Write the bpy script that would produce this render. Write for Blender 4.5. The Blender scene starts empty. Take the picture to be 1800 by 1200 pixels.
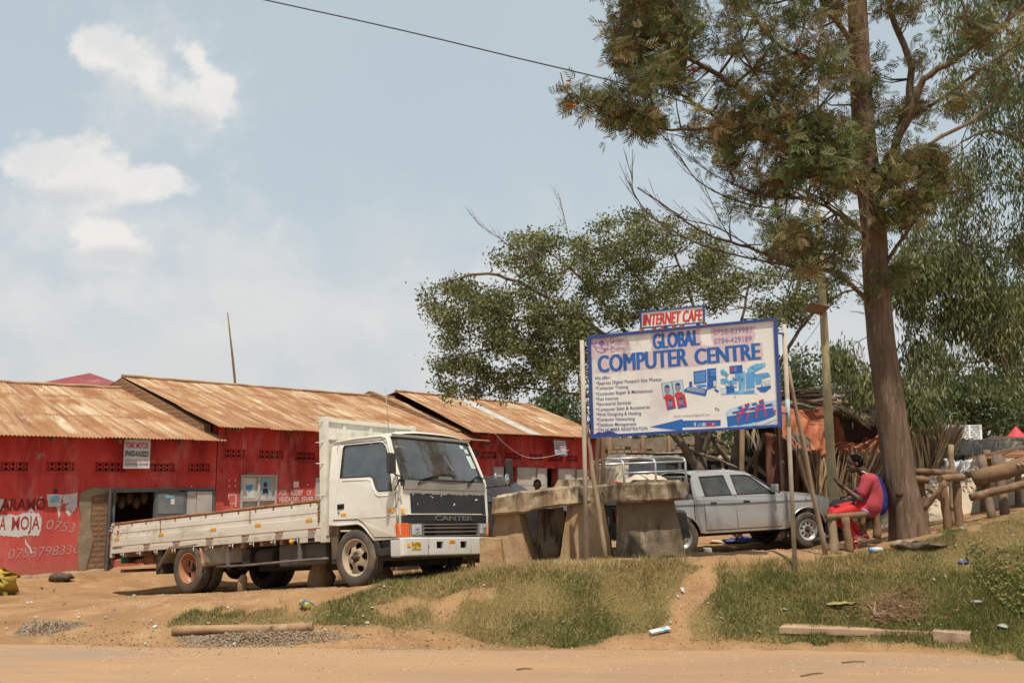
import bpy, bmesh, math, random
import numpy as np
from mathutils import Vector, Matrix, Euler, noise as mnoise
random.seed(7); RNG = np.random.default_rng(7)
SC = bpy.context.scene
COL = SC.collection
F = 1750.0
PITCH = math.atan(235.0 / F)
R = math.radians
# ---------------------------------------------------------------- camera
cam = bpy.data.cameras.new('camera'); camo = bpy.data.objects.new('camera', cam); COL.objects.link(camo)
camo.location = (0, 0, 2.0); camo.rotation_euler = (math.pi / 2 + PITCH, 0, 0)
cam.sensor_width = 36.0; cam.lens = 35.0; cam.clip_start = 0.1; cam.clip_end = 3000
SC.camera = camo
# ---------------------------------------------------------------- sun and sky
SUNV = Vector((0.04, -0.42, 1.0)).normalized()
sun_el = math.asin(SUNV.z); sun_az = math.atan2(SUNV.x, SUNV.y)
sl = bpy.data.lights.new('sun', 'SUN'); so = bpy.data.objects.new('sun', sl); COL.objects.link(so)
sl.energy = 4.6; sl.angle = R(0.6); sl.color = (1.0, 0.93, 0.82)
so.rotation_euler = SUNV.to_track_quat('Z', 'Y').to_euler(); so.location = (0, 0, 30)
SC.view_settings.view_transform = 'Standard'; SC.view_settings.look = 'None'
SC.view_settings.exposure = 0.12; SC.view_settings.gamma = 1.0
W_ = bpy.data.worlds.new("World"); SC.world = W_; W_.use_nodes = True

def build_world():
    nt = W_.node_tree; N = nt.nodes; L = nt.links; N.clear()
    out = N.new('ShaderNodeOutputWorld'); bg = N.new('ShaderNodeBackground'); bg.inputs[1].default_value = SKY_S
    L.new(bg.outputs[0], out.inputs[0])
    sky = N.new('ShaderNodeTexSky'); sky.sky_type = 'NISHITA'; sky.sun_disc = False
    sky.sun_elevation = sun_el; sky.sun_rotation = sun_az; sky.altitude = 1200; sky.dust_density = 2.0; sky.air_density = 1.0; sky.ozone_density = 2.0
    tc = N.new('ShaderNodeTexCoord')
    sep = N.new('ShaderNodeSeparateXYZ'); L.new(tc.outputs['Generated'], sep.inputs[0])
    def math_(op, a, b=None, c=None):
        n = N.new('ShaderNodeMath'); n.operation = op
        for i, x in enumerate((a, b, c)):
            if x is None: continue
            if isinstance(x, (int, float)): n.inputs[i].default_value = x
            else: L.new(x, n.inputs[i])
        return n.outputs[0]
    def mixc(f, a, b):
        n = N.new('ShaderNodeMix'); n.data_type = 'RGBA'
        for s, x in ((0, f), (6, a), (7, b)):
            if isinstance(x, (int, float)): n.inputs[s].default_value = x
            elif isinstance(x, tuple): n.inputs[s].default_value = (*x, 1)
            else: L.new(x, n.inputs[s])
        return n.outputs[2]
    def ramp(v, a, b, smooth=True):
        n = N.new('ShaderNodeMapRange'); n.interpolation_type = 'SMOOTHSTEP' if smooth else 'LINEAR'
        L.new(v, n.inputs[0]); n.inputs[1].default_value = a; n.inputs[2].default_value = b
        n.inputs[3].default_value = 0; n.inputs[4].default_value = 1; return n.outputs[0]
    yy = math_('MAXIMUM', sep.outputs[1], 0.05)
    px = math_('DIVIDE', sep.outputs[0], yy); pz = math_('DIVIDE', sep.outputs[2], yy)
    cmb = N.new('ShaderNodeCombineXYZ'); L.new(px, cmb.inputs[0]); L.new(pz, cmb.inputs[1])
    def fbm(scale, detail=8, rough=.55, src=None, dist=0.0):
        n = N.new('ShaderNodeTexNoise'); n.inputs['Scale'].default_value = scale; n.inputs['Detail'].default_value = detail
        n.inputs['Roughness'].default_value = rough; n.inputs['Distortion'].default_value = dist
        L.new(src or cmb.outputs[0], n.inputs['Vector']); return n.outputs[0]
    def blobs(lst):
        acc = None
        for (u, v, ru, rv, rot) in lst:
            d = px_dir(u, v); cx, cz = d.x / d.y, d.z / d.y
            mp = N.new('ShaderNodeMapping'); mp.vector_type = 'TEXTURE'
            mp.inputs['Location'].default_value = (cx, cz, 0); mp.inputs['Rotation'].default_value = (0, 0, R(rot))
            mp.inputs['Scale'].default_value = (ru / F, rv / F, 1); L.new(cmb.outputs[0], mp.inputs[0])
            ln = N.new('ShaderNodeVectorMath'); ln.operation = 'LENGTH'; L.new(mp.outputs[0], ln.inputs[0])
            val = math_('SUBTRACT', 1.0, ln.outputs['Value'])
            acc = val if acc is None else math_('MAXIMUM', acc, val)
        return acc
    nz = math_('SUBTRACT', fbm(10, 12, .62), .5); nz2 = math_('SUBTRACT', fbm(22, 7, .55), .5)
    nn = math_('ADD', math_('MULTIPLY', nz, 3.6), math_('MULTIPLY', nz2, 1.6))
    b1 = blobs([(185, 90, 90, 52, -25), (250, 120, 110, 60, -30), (320, 165, 110, 60, -30), (345, 110, 70, 40, -50), (375, 160, 80, 50, -60),
                (70, 285, 110, 62, 0), (150, 325, 150, 62, -8), (270, 325, 100, 42, 0), (190, 420, 95, 50, -15)])
    c1 = ramp(math_('ADD', b1, math_('MULTIPLY', nn, .80)), 0.0, 0.50)
    b3 = blobs([(215, 165, 90, 40, -30), (330, 205, 70, 30, -20), (90, 350, 130, 32, 0), (250, 372, 110, 26, 0), (200, 455, 100, 28, 0)])
    under = ramp(math_('ADD', b3, math_('MULTIPLY', nn, .5)), -0.1, 0.8)
    b2 = blobs([(190, 430, 150, 80, -10), (90, 400, 230, 120, 0), (330, 420, 230, 80, -8), (300, 140, 170, 110, -30), 
                (250, 520, 330, 55, 0), (640, 560, 420, 60, 0), (1420, 370, 140, 40, 0), (900, 470, 240, 40, 10)])
    c2 = ramp(math_('ADD', b2, nn), -0.45, 1.1)
    # broad veil of thin cloud low in the sky
    el = pz
    veil = math_('MULTIPLY', ramp(math_('ADD', el, math_('MULTIPLY', nz, -0.30)), 0.34, 0.08), 1.0)
    veil2 = ramp(fbm(2.6, 7, .5), 0.35, 0.75)
    # shading inside the clouds (thick parts a little grey): part of the sky itself
    greyn = ramp(fbm(13, 6, .5), .42, .68)
    greyn2 = ramp(fbm(7, 8, .55), .50, .66)
    S = 1.0 / SKY_S
    base = mixc(0.85, sky.outputs[0], (.505 * S, .585 * S, .62 * S))
    base = mixc(math_('MULTIPLY', veil2, .22), base, (.58 * S, .62 * S, .65 * S))
    vc = mixc(math_('MULTIPLY', greyn2, .6), (.64 * S, .645 * S, .64 * S), (.52 * S, .565 * S, .60 * S))
    base = mixc(math_('MULTIPLY', veil, .92), base, vc)
    cc2 = mixc(math_('MULTIPLY', greyn, .5), (.69 * S, .69 * S, .685 * S), (.56 * S, .60 * S, .64 * S))
    base = mixc(math_('MULTIPLY', c2, .75), base, cc2)
    cc1 = mixc(math_('MULTIPLY', greyn, .6), (.80 * S, .78 * S, .745 * S), (.63 * S, .645 * S, .655 * S))
    cc1 = mixc(math_('MULTIPLY', under, .75), cc1, (.55 * S, .57 * S, .60 * S))
    base = mixc(math_('MULTIPLY', c1, .9), base, cc1)
    L.new(base, bg.inputs[0])

def px_dir(u, v):
    dx = (u - 900) / F; dz = (600 - v) / F
    return Vector((dx, math.cos(PITCH) - dz * math.sin(PITCH), math.sin(PITCH) + dz * math.cos(PITCH)))
def P(u, v, Y):
    d = px_dir(u, v); t = Y / d.y
    return Vector((d.x * t, Y, 2.0 + d.z * t))
def to_px(p):
    x, y, z = p[0], p[1], p[2] - 2.0
    yc = y * math.cos(PITCH) + z * math.sin(PITCH); zc = -y * math.sin(PITCH) + z * math.cos(PITCH)
    return 900 + F * x / yc, 600 - F * zc / yc
SKY_S = 0.12
build_world()

# ---------------------------------------------------------------- materials
def mat(name, col, col2=None, scale=4.0, rough=.8, metal=0.0, bump=0.0, bscale=40.0, spots=(), stretch=(1, 1, 1), spec=.3, contrast=(.35, .65), coord='Object', coat=0.0, bdist=.02):
    m = bpy.data.materials.new(name); m.use_nodes = True
    nt = m.node_tree; N = nt.nodes; L = nt.links
    b = N['Principled BSDF']; b.inputs['Roughness'].default_value = rough; b.inputs['Metallic'].default_value = metal
    b.inputs['Specular IOR Level'].default_value = spec; b.inputs['Coat Weight'].default_value = coat
    tc = N.new('ShaderNodeTexCoord'); mp = N.new('ShaderNodeMapping'); mp.inputs['Scale'].default_value = stretch
    L.new(tc.outputs[coord], mp.inputs[0])
    def nz(s, d=6, r=.6, src=None):
        n = N.new('ShaderNodeTexNoise'); n.inputs['Scale'].default_value = s; n.inputs['Detail'].default_value = d; n.inputs['Roughness'].default_value = r
        L.new(src or mp.outputs[0], n.inputs['Vector']); return n.outputs[0]
    def mr(v, a, b_):
        n = N.new('ShaderNodeMapRange'); L.new(v, n.inputs[0]); n.inputs[1].default_value = a; n.inputs[2].default_value = b_; return n.outputs[0]
    def mix(f, a, c):
        n = N.new('ShaderNodeMix'); n.data_type = 'RGBA'
        for s, x in ((0, f), (6, a), (7, c)):
            if isinstance(x, tuple): n.inputs[s].default_value = (*x[:3], 1)
            elif isinstance(x, (int, float)): n.inputs[s].default_value = x
            else: L.new(x, n.inputs[s])
        return n.outputs[2]
    if col2 is None: col2 = tuple(c * .8 for c in col)
    cur = mix(mr(nz(scale), *contrast), tuple(col), tuple(col2))
    for sp in spots:   # (colour, scale, threshold, softness[, stretch])
        src = None
        if len(sp) > 4:
            m2 = N.new('ShaderNodeMapping'); m2.inputs['Scale'].default_value = sp[4]; L.new(tc.outputs[coord], m2.inputs[0]); src = m2.outputs[0]
        cur = mix(mr(nz(sp[1], 8, .65, src), sp[2], sp[2] + sp[3]), cur, tuple(sp[0]))
    L.new(cur, b.inputs['Base Color'])
    if bump:
        bp = N.new('ShaderNodeBump'); bp.inputs['Strength'].default_value = bump; bp.inputs['Distance'].default_value = bdist
        L.new(nz(bscale, 6, .7), bp.inputs['Height']); L.new(bp.outputs[0], b.inputs['Normal'])
    m['out'] = 1
    return m
def plain(name, col, rough=.6, metal=0.0, spec=.3):
    return mat(name, col, tuple(c * .85 for c in col), 8, rough, metal, spec=spec)
def low_tint(m, axis_z0, z1, col, amount=.9, sc=6.0):
    """tint on the lower part of a body, mostly settled dust (world-fixed on the thing: object space height)"""
    nt = m.node_tree; N = nt.nodes; L = nt.links; b = N['Principled BSDF']
    old = b.inputs['Base Color'].links[0].from_socket
    tc = N.new('ShaderNodeTexCoord'); sp = N.new('ShaderNodeSeparateXYZ'); L.new(tc.outputs['Object'], sp.inputs[0])
    nz = N.new('ShaderNodeTexNoise'); nz.inputs['Scale'].default_value = sc; nz.inputs['Detail'].default_value = 6; L.new(tc.outputs['Object'], nz.inputs['Vector'])
    ad = N.new('ShaderNodeMath'); ad.operation = 'MULTIPLY_ADD'; ad.inputs[1].default_value = .35; L.new(nz.outputs[0], ad.inputs[0]); L.new(sp.outputs[2], ad.inputs[2])
    mr = N.new('ShaderNodeMapRange'); mr.inputs[1].default_value = axis_z0 + .17; mr.inputs[2].default_value = z1 + .17; mr.inputs[3].default_value = amount; mr.inputs[4].default_value = 0
    L.new(ad.outputs[0], mr.inputs[0])
    mx = N.new('ShaderNodeMix'); mx.data_type = 'RGBA'; L.new(mr.outputs[0], mx.inputs[0]); L.new(old, mx.inputs[6]); mx.inputs[7].default_value = (*col, 1)
    L.new(mx.outputs[2], b.inputs['Base Color'])
    return m
def leaf_mat(name, cols, trans=.35, rough=.55):
    m = bpy.data.materials.new(name); m.use_nodes = True
    nt = m.node_tree; N = nt.nodes; L = nt.links; N.clear()
    out = N.new('ShaderNodeOutputMaterial'); at = N.new('ShaderNodeAttribute'); at.attribute_name = 'tint'
    cr = N.new('ShaderNodeValToRGB'); els = cr.color_ramp.elements
    while len(els) < len(cols): els.new(.5)
    for i, c in enumerate(cols):
        els[i].position = i / (len(cols) - 1); els[i].color = (*c, 1)
    L.new(at.outputs['Fac'], cr.inputs[0])
    b = N.new('ShaderNodeBsdfPrincipled'); b.inputs['Roughness'].default_value = rough; b.inputs['Specular IOR Level'].default_value = .25
    L.new(cr.outputs[0], b.inputs['Base Color'])
    t = N.new('ShaderNodeBsdfTranslucent'); L.new(cr.outputs[0], t.inputs[0])
    mx = N.new('ShaderNodeMixShader'); mx.inputs[0].default_value = trans
    L.new(b.outputs[0], mx.inputs[1]); L.new(t.outputs[0], mx.inputs[2]); L.new(mx.outputs[0], out.inputs[0])
    return m
def glass_mat(name, tint=(.55, .6, .6), refl=.25, dust=.12, dustcol=(.45, .42, .36)):
    m = bpy.data.materials.new(name); m.use_nodes = True
    nt = m.node_tree; N = nt.nodes; L = nt.links; N.clear()
    out = N.new('ShaderNodeOutputMaterial'); tr = N.new('ShaderNodeBsdfTransparent'); tr.inputs[0].default_value = (*tint, 1)
    gl = N.new('ShaderNodeBsdfGlossy'); gl.inputs['Roughness'].default_value = .03; gl.inputs[0].default_value = (.9, .95, 1, 1)
    fr = N.new('ShaderNodeLayerWeight'); fr.inputs[0].default_value = refl
    m1 = N.new('ShaderNodeMixShader'); L.new(fr.outputs['Facing'], m1.inputs[0]); L.new(tr.outputs[0], m1.inputs[1]); L.new(gl.outputs[0], m1.inputs[2])
    df = N.new('ShaderNodeBsdfDiffuse'); df.inputs[0].default_value = (*dustcol, 1)
    tc = N.new('ShaderNodeTexCoord'); nz = N.new('ShaderNodeTexNoise'); nz.inputs['Scale'].default_value = 5; nz.inputs['Detail'].default_value = 7; L.new(tc.outputs['Object'], nz.inputs['Vector'])
    mr = N.new('ShaderNodeMapRange'); mr.inputs[1].default_value = .3; mr.inputs[2].default_value = .8; mr.inputs[3].default_value = dust * .5; mr.inputs[4].default_value = dust * 2; L.new(nz.outputs[0], mr.inputs[0])
    m2 = N.new('ShaderNodeMixShader'); L.new(mr.outputs[0], m2.inputs[0]); L.new(m1.outputs[0], m2.inputs[1]); L.new(df.outputs[0], m2.inputs[2]); L.new(m2.outputs[0], out.inputs[0])
    return m
def brick_mat(name, c1, c2, mortar, bw=.23, bh=.09, msize=.014, rough=.9, coord='Object', bump=.6, bias=0.0):
    """bricks laid on a wall: object coordinates, x = along wall, z = up (object is rotated to face)"""
    m = bpy.data.materials.new(name); m.use_nodes = True
    nt = m.node_tree; N = nt.nodes; L = nt.links; b = N['Principled BSDF']; b.inputs['Roughness'].default_value = rough; b.inputs['Specular IOR Level'].default_value = .1
    uv = N.new('ShaderNodeUVMap')
    nz = N.new('ShaderNodeTexNoise'); nz.inputs['Scale'].default_value = 3; nz.inputs['Detail'].default_value = 5; L.new(uv.outputs[0], nz.inputs['Vector'])
    ad = N.new('ShaderNodeVectorMath'); ad.operation = 'MULTIPLY_ADD'; L.new(nz.outputs['Color'], ad.inputs[0]); ad.inputs[1].default_value = (.03, .03, 0); L.new(uv.outputs[0], ad.inputs[2])
    br = N.new('ShaderNodeTexBrick'); L.new(ad.outputs[0], br.inputs['Vector'])
    br.inputs['Color1'].default_value = (*c1, 1); br.inputs['Color2'].default_value = (*c2, 1); br.inputs['Mortar'].default_value = (*mortar, 1)
    br.inputs['Scale'].default_value = 1; br.inputs['Brick Width'].default_value = bw; br.inputs['Row Height'].default_value = bh; br.inputs['Mortar Size'].default_value = msize; br.inputs['Mortar Smooth'].default_value = .3; br.inputs['Bias'].default_value = bias
    n2 = N.new('ShaderNodeTexNoise'); n2.inputs['Scale'].default_value = 9; n2.inputs['Detail'].default_value = 8; L.new(uv.outputs[0], n2.inputs['Vector'])
    mx = N.new('ShaderNodeMix'); mx.data_type = 'RGBA'; mx.blend_type = 'MULTIPLY'; mx.inputs[0].default_value = .5; L.new(br.outputs[0], mx.inputs[6]); L.new(n2.outputs['Color'], mx.inputs[7])
    cr = N.new('ShaderNodeMix'); cr.data_type = 'RGBA'; cr.inputs[0].default_value = .55; L.new(br.outputs[0], cr.inputs[6]); L.new(mx.outputs[2], cr.inputs[7])
    L.new(cr.outputs[2], b.inputs['Base Color'])
    bp = N.new('ShaderNodeBump'); bp.inputs['Strength'].default_value = bump; bp.inputs['Distance'].default_value = .03; bp.invert = True
    L.new(br.outputs['Fac'], bp.inputs['Height']); L.new(bp.outputs[0], b.inputs['Normal'])
    return m

# ---------------------------------------------------------------- mesh builder
class MB:
    def __init__(s): s.v = []; s.f = []; s.mi = []; s.sm = []; s.uv = None
    def add(s, vs, fs, mi=0, smooth=False):
        o = len(s.v); s.v += [Vector(p) for p in vs]
        for f in fs: s.f.append([i + o for i in f]); s.mi.append(mi); s.sm.append(smooth)
        return s
    def box(s, x0, x1, y0, y1, z0, z1, mi=0, M=None):
        vs = [Vector((x, y, z)) for z in (z0, z1) for y in (y0, y1) for x in (x0, x1)]
        if M is not None: vs = [M @ v for v in vs]
        return s.add(vs, [(0, 2, 3, 1), (4, 5, 7, 6), (0, 1, 5, 4), (2, 6, 7, 3), (0, 4, 6, 2), (1, 3, 7, 5)], mi)
    def beam(s, a, b, w, h=None, up=(0, 0, 1), mi=0):
        a = Vector(a); b = Vector(b); h = h or w; d = (b - a); l = d.length
        if l < 1e-6: return s
        d.normalize(); u = Vector(up)
        if abs(d.dot(u)) > .98: u = Vector((0, 1, 0))
        r = d.cross(u).normalized(); u = r.cross(d)
        M = Matrix((( d.x, r.x, u.x, a.x), (d.y, r.y, u.y, a.y), (d.z, r.z, u.z, a.z), (0, 0, 0, 1)))
        return s.box(0, l, -w / 2, w / 2, -h / 2, h / 2, mi, M)
    def tube(s, pts, rad, n=8, mi=0, cap=True, smooth=True, squash=1.0, jit=0.0):
        pts = [Vector(p) for p in pts]; k = len(pts)
        if not isinstance(rad, (list, tuple)): rad = [rad] * k
        o = len(s.v); prev = None
        for i, p in enumerate(pts):
            d = (pts[min(i + 1, k - 1)] - pts[max(i - 1, 0)])
            if d.length < 1e-9: d = Vector((0, 0, 1))
            d.normalize()
            if prev is None:
                u = Vector((0, 0, 1)) if abs(d.z) < .9 else Vector((1, 0, 0))
                u = (u - d * u.dot(d)).normalized()
            else:
                u = prev - d * prev.dot(d)
                u = u.normalized() if u.length > 1e-6 else Vector((1, 0, 0))
            prev = u; r = d.cross(u)
            for j in range(n):
                a = 2 * math.pi * j / n; q = 1 + (random.uniform(-jit, jit) if jit else 0)
                s.v.append(p + (u * math.cos(a) * squash + r * math.sin(a)) * rad[i] * q)
        for i in range(k - 1):
            for j in range(n):
                a = o + i * n + j; b = o + i * n + (j + 1) % n
                s.f.append([a, b, b + n, a + n]); s.mi.append(mi); s.sm.append(smooth)
        if cap:
            s.f.append([o + j for j in range(n)][::-1]); s.mi.append(mi); s.sm.append(False)
            s.f.append([o + (k - 1) * n + j for j in range(n)]); s.mi.append(mi); s.sm.append(False)
        return s
    def ball(s, c, r, n=10, sc=(1, 1, 1), mi=0, M=None):
        c = Vector(c); vs = []; fs = []
        for i in range(n + 1):
            th = math.pi * i / n
            for j in range(n * 2):
                ph = math.pi * j / n
                v = Vector((r * sc[0] * math.sin(th) * math.cos(ph), r * sc[1] * math.sin(th) * math.sin(ph), r * sc[2] * math.cos(th)))
                if M is not None: v = M @ v
                vs.append(c + v)
        m = n * 2
        for i in range(n):
            for j in range(m):
                fs.append((i * m + j, (i + 1) * m + j, (i + 1) * m + (j + 1) % m, i * m + (j + 1) % m))
        return s.add(vs, fs, mi, True)
    def prism(s, poly, fn, a, b, mi=0, smooth=False):
        """polygon of 2-D points; fn(p, t) -> 3-D; a and b the two offsets"""
        k = len(poly); o = len(s.v)
        s.v += [Vector(fn(p, a)) for p in poly] + [Vector(fn(p, b)) for p in poly]
        s.f.append([o + i for i in range(k)]); s.f.append([o + k + i for i in range(k)][::-1]); s.mi += [mi, mi]; s.sm += [False, False]
        for i in range(k):
            j = (i + 1) % k
            s.f.append([o + i, o + k + i, o + k + j, o + j]); s.mi.append(mi); s.sm.append(smooth)
        return s
    def lathe(s, prof, M, n=32, mi=0, smooth=True, skip=None):
        """prof: (r, h) list; axis = local z of M. skip(i, j) removes faces"""
        o = len(s.v); k = len(prof)
        for r, h in prof:
            for j in range(n):
                a = 2 * math.pi * j / n; s.v.append(M @ Vector((r * math.cos(a), r * math.sin(a), h)))
        for i in range(k - 1):
            for j in range(n):
                if skip and skip(i, j): continue
                a = o + i * n + j; b = o + i * n + (j + 1) % n
                s.f.append([a, b, b + n, a + n]); s.mi.append(mi); s.sm.append(smooth)
        return s
    def grid(s, fn, nu, nv, mi=0, smooth=True, uvfn=None):
        o = len(s.v)
        for i in range(nu + 1):
            for j in range(nv + 1): s.v.append(Vector(fn(i / nu, j / nv)))
        for i in range(nu):
            for j in range(nv):
                a = o + i * (nv + 1) + j; s.f.append([a, a + nv + 1, a + nv + 2, a + 1]); s.mi.append(mi); s.sm.append(smooth)
        return s
    def build(s, name, mats, parent=None, tag=None, bevel=0.0, world=True, uv=None, solid=0.0, recalc=True, seg=2):
        me = bpy.data.meshes.new(name)
        off = Vector((0, 0, 0)); inv = None
        vs = s.v
        if parent is not None and world:
            inv = root_inv(parent); vs = [inv @ v for v in s.v]
        me.from_pydata([tuple(v) for v in vs], [], s.f)
        for p, mi, sm in zip(me.polygons, s.mi, s.sm): p.material_index = mi; p.use_smooth = sm
        if not isinstance(mats, (list, tuple)): mats = [mats]
        for m in mats: me.materials.append(m)
        if uv:
            ul = me.uv_layers.new(name='UVMap')
            for lp in me.loops: ul.data[lp.index].uv = uv(s.v[lp.vertex_index])
        if recalc or bevel:
            bm = bmesh.new(); bm.from_mesh(me)
            if recalc: bmesh.ops.recalc_face_normals(bm, faces=bm.faces)
            if bevel:
                es = [e for e in bm.edges if len(e.link_faces) == 2 and e.calc_face_angle(0) > .6]
                bmesh.ops.bevel(bm, geom=es, offset=bevel, segments=seg, profile=.5, affect='EDGES', clamp_overlap=True)
            bm.to_mesh(me); bm.free()
        me.update()
        o = bpy.data.objects.new(name, me); COL.objects.link(o)
        if parent is not None: o.parent = parent
        elif world and tag is not None:
            # put the origin at the thing's base
            pass
        if solid:
            md = o.modifiers.new('thickness', 'SOLIDIFY'); md.thickness = solid; md.offset = 0
        if tag: settag(o, *tag)
        return o
_mat_cache = {}
def root_inv(o):
    M = Matrix.Identity(4); q = o
    while q is not None:
        M = Matrix.LocRotScale(q.location, q.rotation_euler, q.scale) @ M; q = q.parent
    return M.inverted()
def settag(o, label=None, cat=None, group=None, kind=None):
    if label: o['label'] = label
    if cat: o['category'] = cat
    if group: o['group'] = group
    if kind: o['kind'] = kind
    return o
def thing(name, label, cat, loc=(0, 0, 0), rot=None, group=None):
    o = bpy.data.objects.new(name, None); COL.objects.link(o); o.location = loc
    if rot is not None: o.rotation_euler = rot
    o.empty_display_size = .2
    return settag(o, label, cat, group)
def mod_remesh(o, vox, smooth=4, fac=.5):
    m = o.modifiers.new('merge', 'REMESH'); m.mode = 'VOXEL'; m.voxel_size = vox; m.use_smooth_shade = True
    if smooth:
        m = o.modifiers.new('soften', 'SMOOTH'); m.iterations = smooth; m.factor = fac
    return o
def copy_tree(o, parent=None):
    c = o.copy(); COL.objects.link(c)
    if parent is not None: c.parent = parent
    for ch in list(o.children): copy_tree(ch, c)
    return c
def fast_mesh(name, V, FA, mat_, parent=None, tint=None, tag=None, per=None):
    """V (n,3) array, FA (m,k) int array"""
    if parent is not None:
        inv = np.array(root_inv(parent)); V = V @ inv[:3, :3].T + inv[:3, 3]
    me = bpy.data.meshes.new(name); n = len(V); m, k = FA.shape
    me.vertices.add(n); me.vertices.foreach_set('co', V.astype(np.float32).ravel())
    me.loops.add(m * k); me.loops.foreach_set('vertex_index', FA.astype(np.int32).ravel())
    me.polygons.add(m); me.polygons.foreach_set('loop_start', np.arange(0, m * k, k, dtype=np.int32))
    try: me.polygons.foreach_set('loop_total', np.full(m, k, dtype=np.int32))
    except Exception: pass
    me.update(calc_edges=True); me.materials.append(mat_)
    if tint is not None:
        at = me.attributes.new('tint', 'FLOAT', 'POINT'); at.data.foreach_set('value', tint.astype(np.float32))
    me.validate()
    o = bpy.data.objects.new(name, me); COL.objects.link(o)
    if parent is not None: o.parent = parent
    if tag: settag(o, *tag)
    return o
def rot_from(dirs, spin):
    """rotation matrices (n,3,3) whose z column follows dirs"""
    z = dirs / np.linalg.norm(dirs, axis=1, keepdims=True)
    a = np.where(np.abs(z[:, 2:3]) > .95, np.array([[1., 0, 0]]), np.array([[0, 0, 1.]]))
    x = np.cross(a, z); x /= np.linalg.norm(x, axis=1, keepdims=True); y = np.cross(z, x)
    c, s_ = np.cos(spin)[:, None], np.sin(spin)[:, None]
    return np.stack([x * c + y * s_, -x * s_ + y * c, z], axis=2)
def scatter(tv, tf, C, Rm, S, tint):
    n = len(C); k = len(tv)
    V = np.einsum('nij,kj->nki', Rm, tv) * S[:, None, None] + C[:, None, :]
    FA = (tf[None] + (np.arange(n) * k)[:, None, None]).reshape(-1, tf.shape[1])
    return V.reshape(-1, 3), FA, np.repeat(tint, k)
def inpoly(x, y, poly):
    c = False; n = len(poly); j = n - 1
    for i in range(n):
        xi, yi = poly[i]; xj, yj = poly[j]
        if (yi > y) != (yj > y) and x < (xj - xi) * (y - yi) / (yj - yi) + xi: c = not c
        j = i
    return c
def inpoly_np(x, y, poly):
    c = np.zeros(len(x), bool); n = len(poly); j = n - 1
    for i in range(n):
        xi, yi = poly[i]; xj, yj = poly[j]
        with np.errstate(divide='ignore', invalid='ignore'):
            m = ((yi > y) != (yj > y)) & (x < (xj - xi) * (y - yi) / (yj - yi + 1e-12) + xi)
        c ^= m; j = i
    return c
def text_mesh(txt, bold=0.0):
    cu = bpy.data.curves.new('t', 'FONT'); cu.body = txt; cu.size = 1; cu.offset = bold; cu.resolution_u = 3
    o = bpy.data.objects.new('t', cu); COL.objects.link(o)
    dg = bpy.context.evaluated_depsgraph_get(); me = bpy.data.meshes.new_from_object(o.evaluated_get(dg))
    vs = [v.co.copy() for v in me.vertices]; fs = [list(p.vertices) for p in me.polygons]
    bpy.data.objects.remove(o); bpy.data.curves.remove(cu); bpy.data.meshes.remove(me)
    return vs, fs
CAPH = None
def put_text(mb, txt, fn, a, b, h, bold=0.0, mi=0, slant=0.0, lift=0.0, smear=0.0):
    """a, b: start and end of the baseline in a plane; h: capital height; fn(x, y, lift) -> 3-D"""
    global CAPH
    if CAPH is None:
        hv, _ = text_mesh('H'); CAPH = max(v.y for v in hv)
    vs, fs = text_mesh(txt, bold)
    if not vs: return
    x0 = min(v.x for v in vs); x1 = max(v.x for v in vs)
    a = Vector(a); b = Vector(b); d = b - a; L_ = d.length; d.normalize(); n = Vector((-d.y, d.x))
    for k, sx in enumerate((0, -1, 1, -.5, .5) if smear else (0,)):
        out = []
        for v in vs:
            x = smear + (v.x - x0) / (x1 - x0) * (L_ - 2 * smear) + sx * smear; y = v.y / CAPH * h; x += slant * y
            q = a + d * x + n * y; out.append(fn(q.x, q.y, lift + k * .0004))
        mb.add(out, fs, mi)
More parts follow.
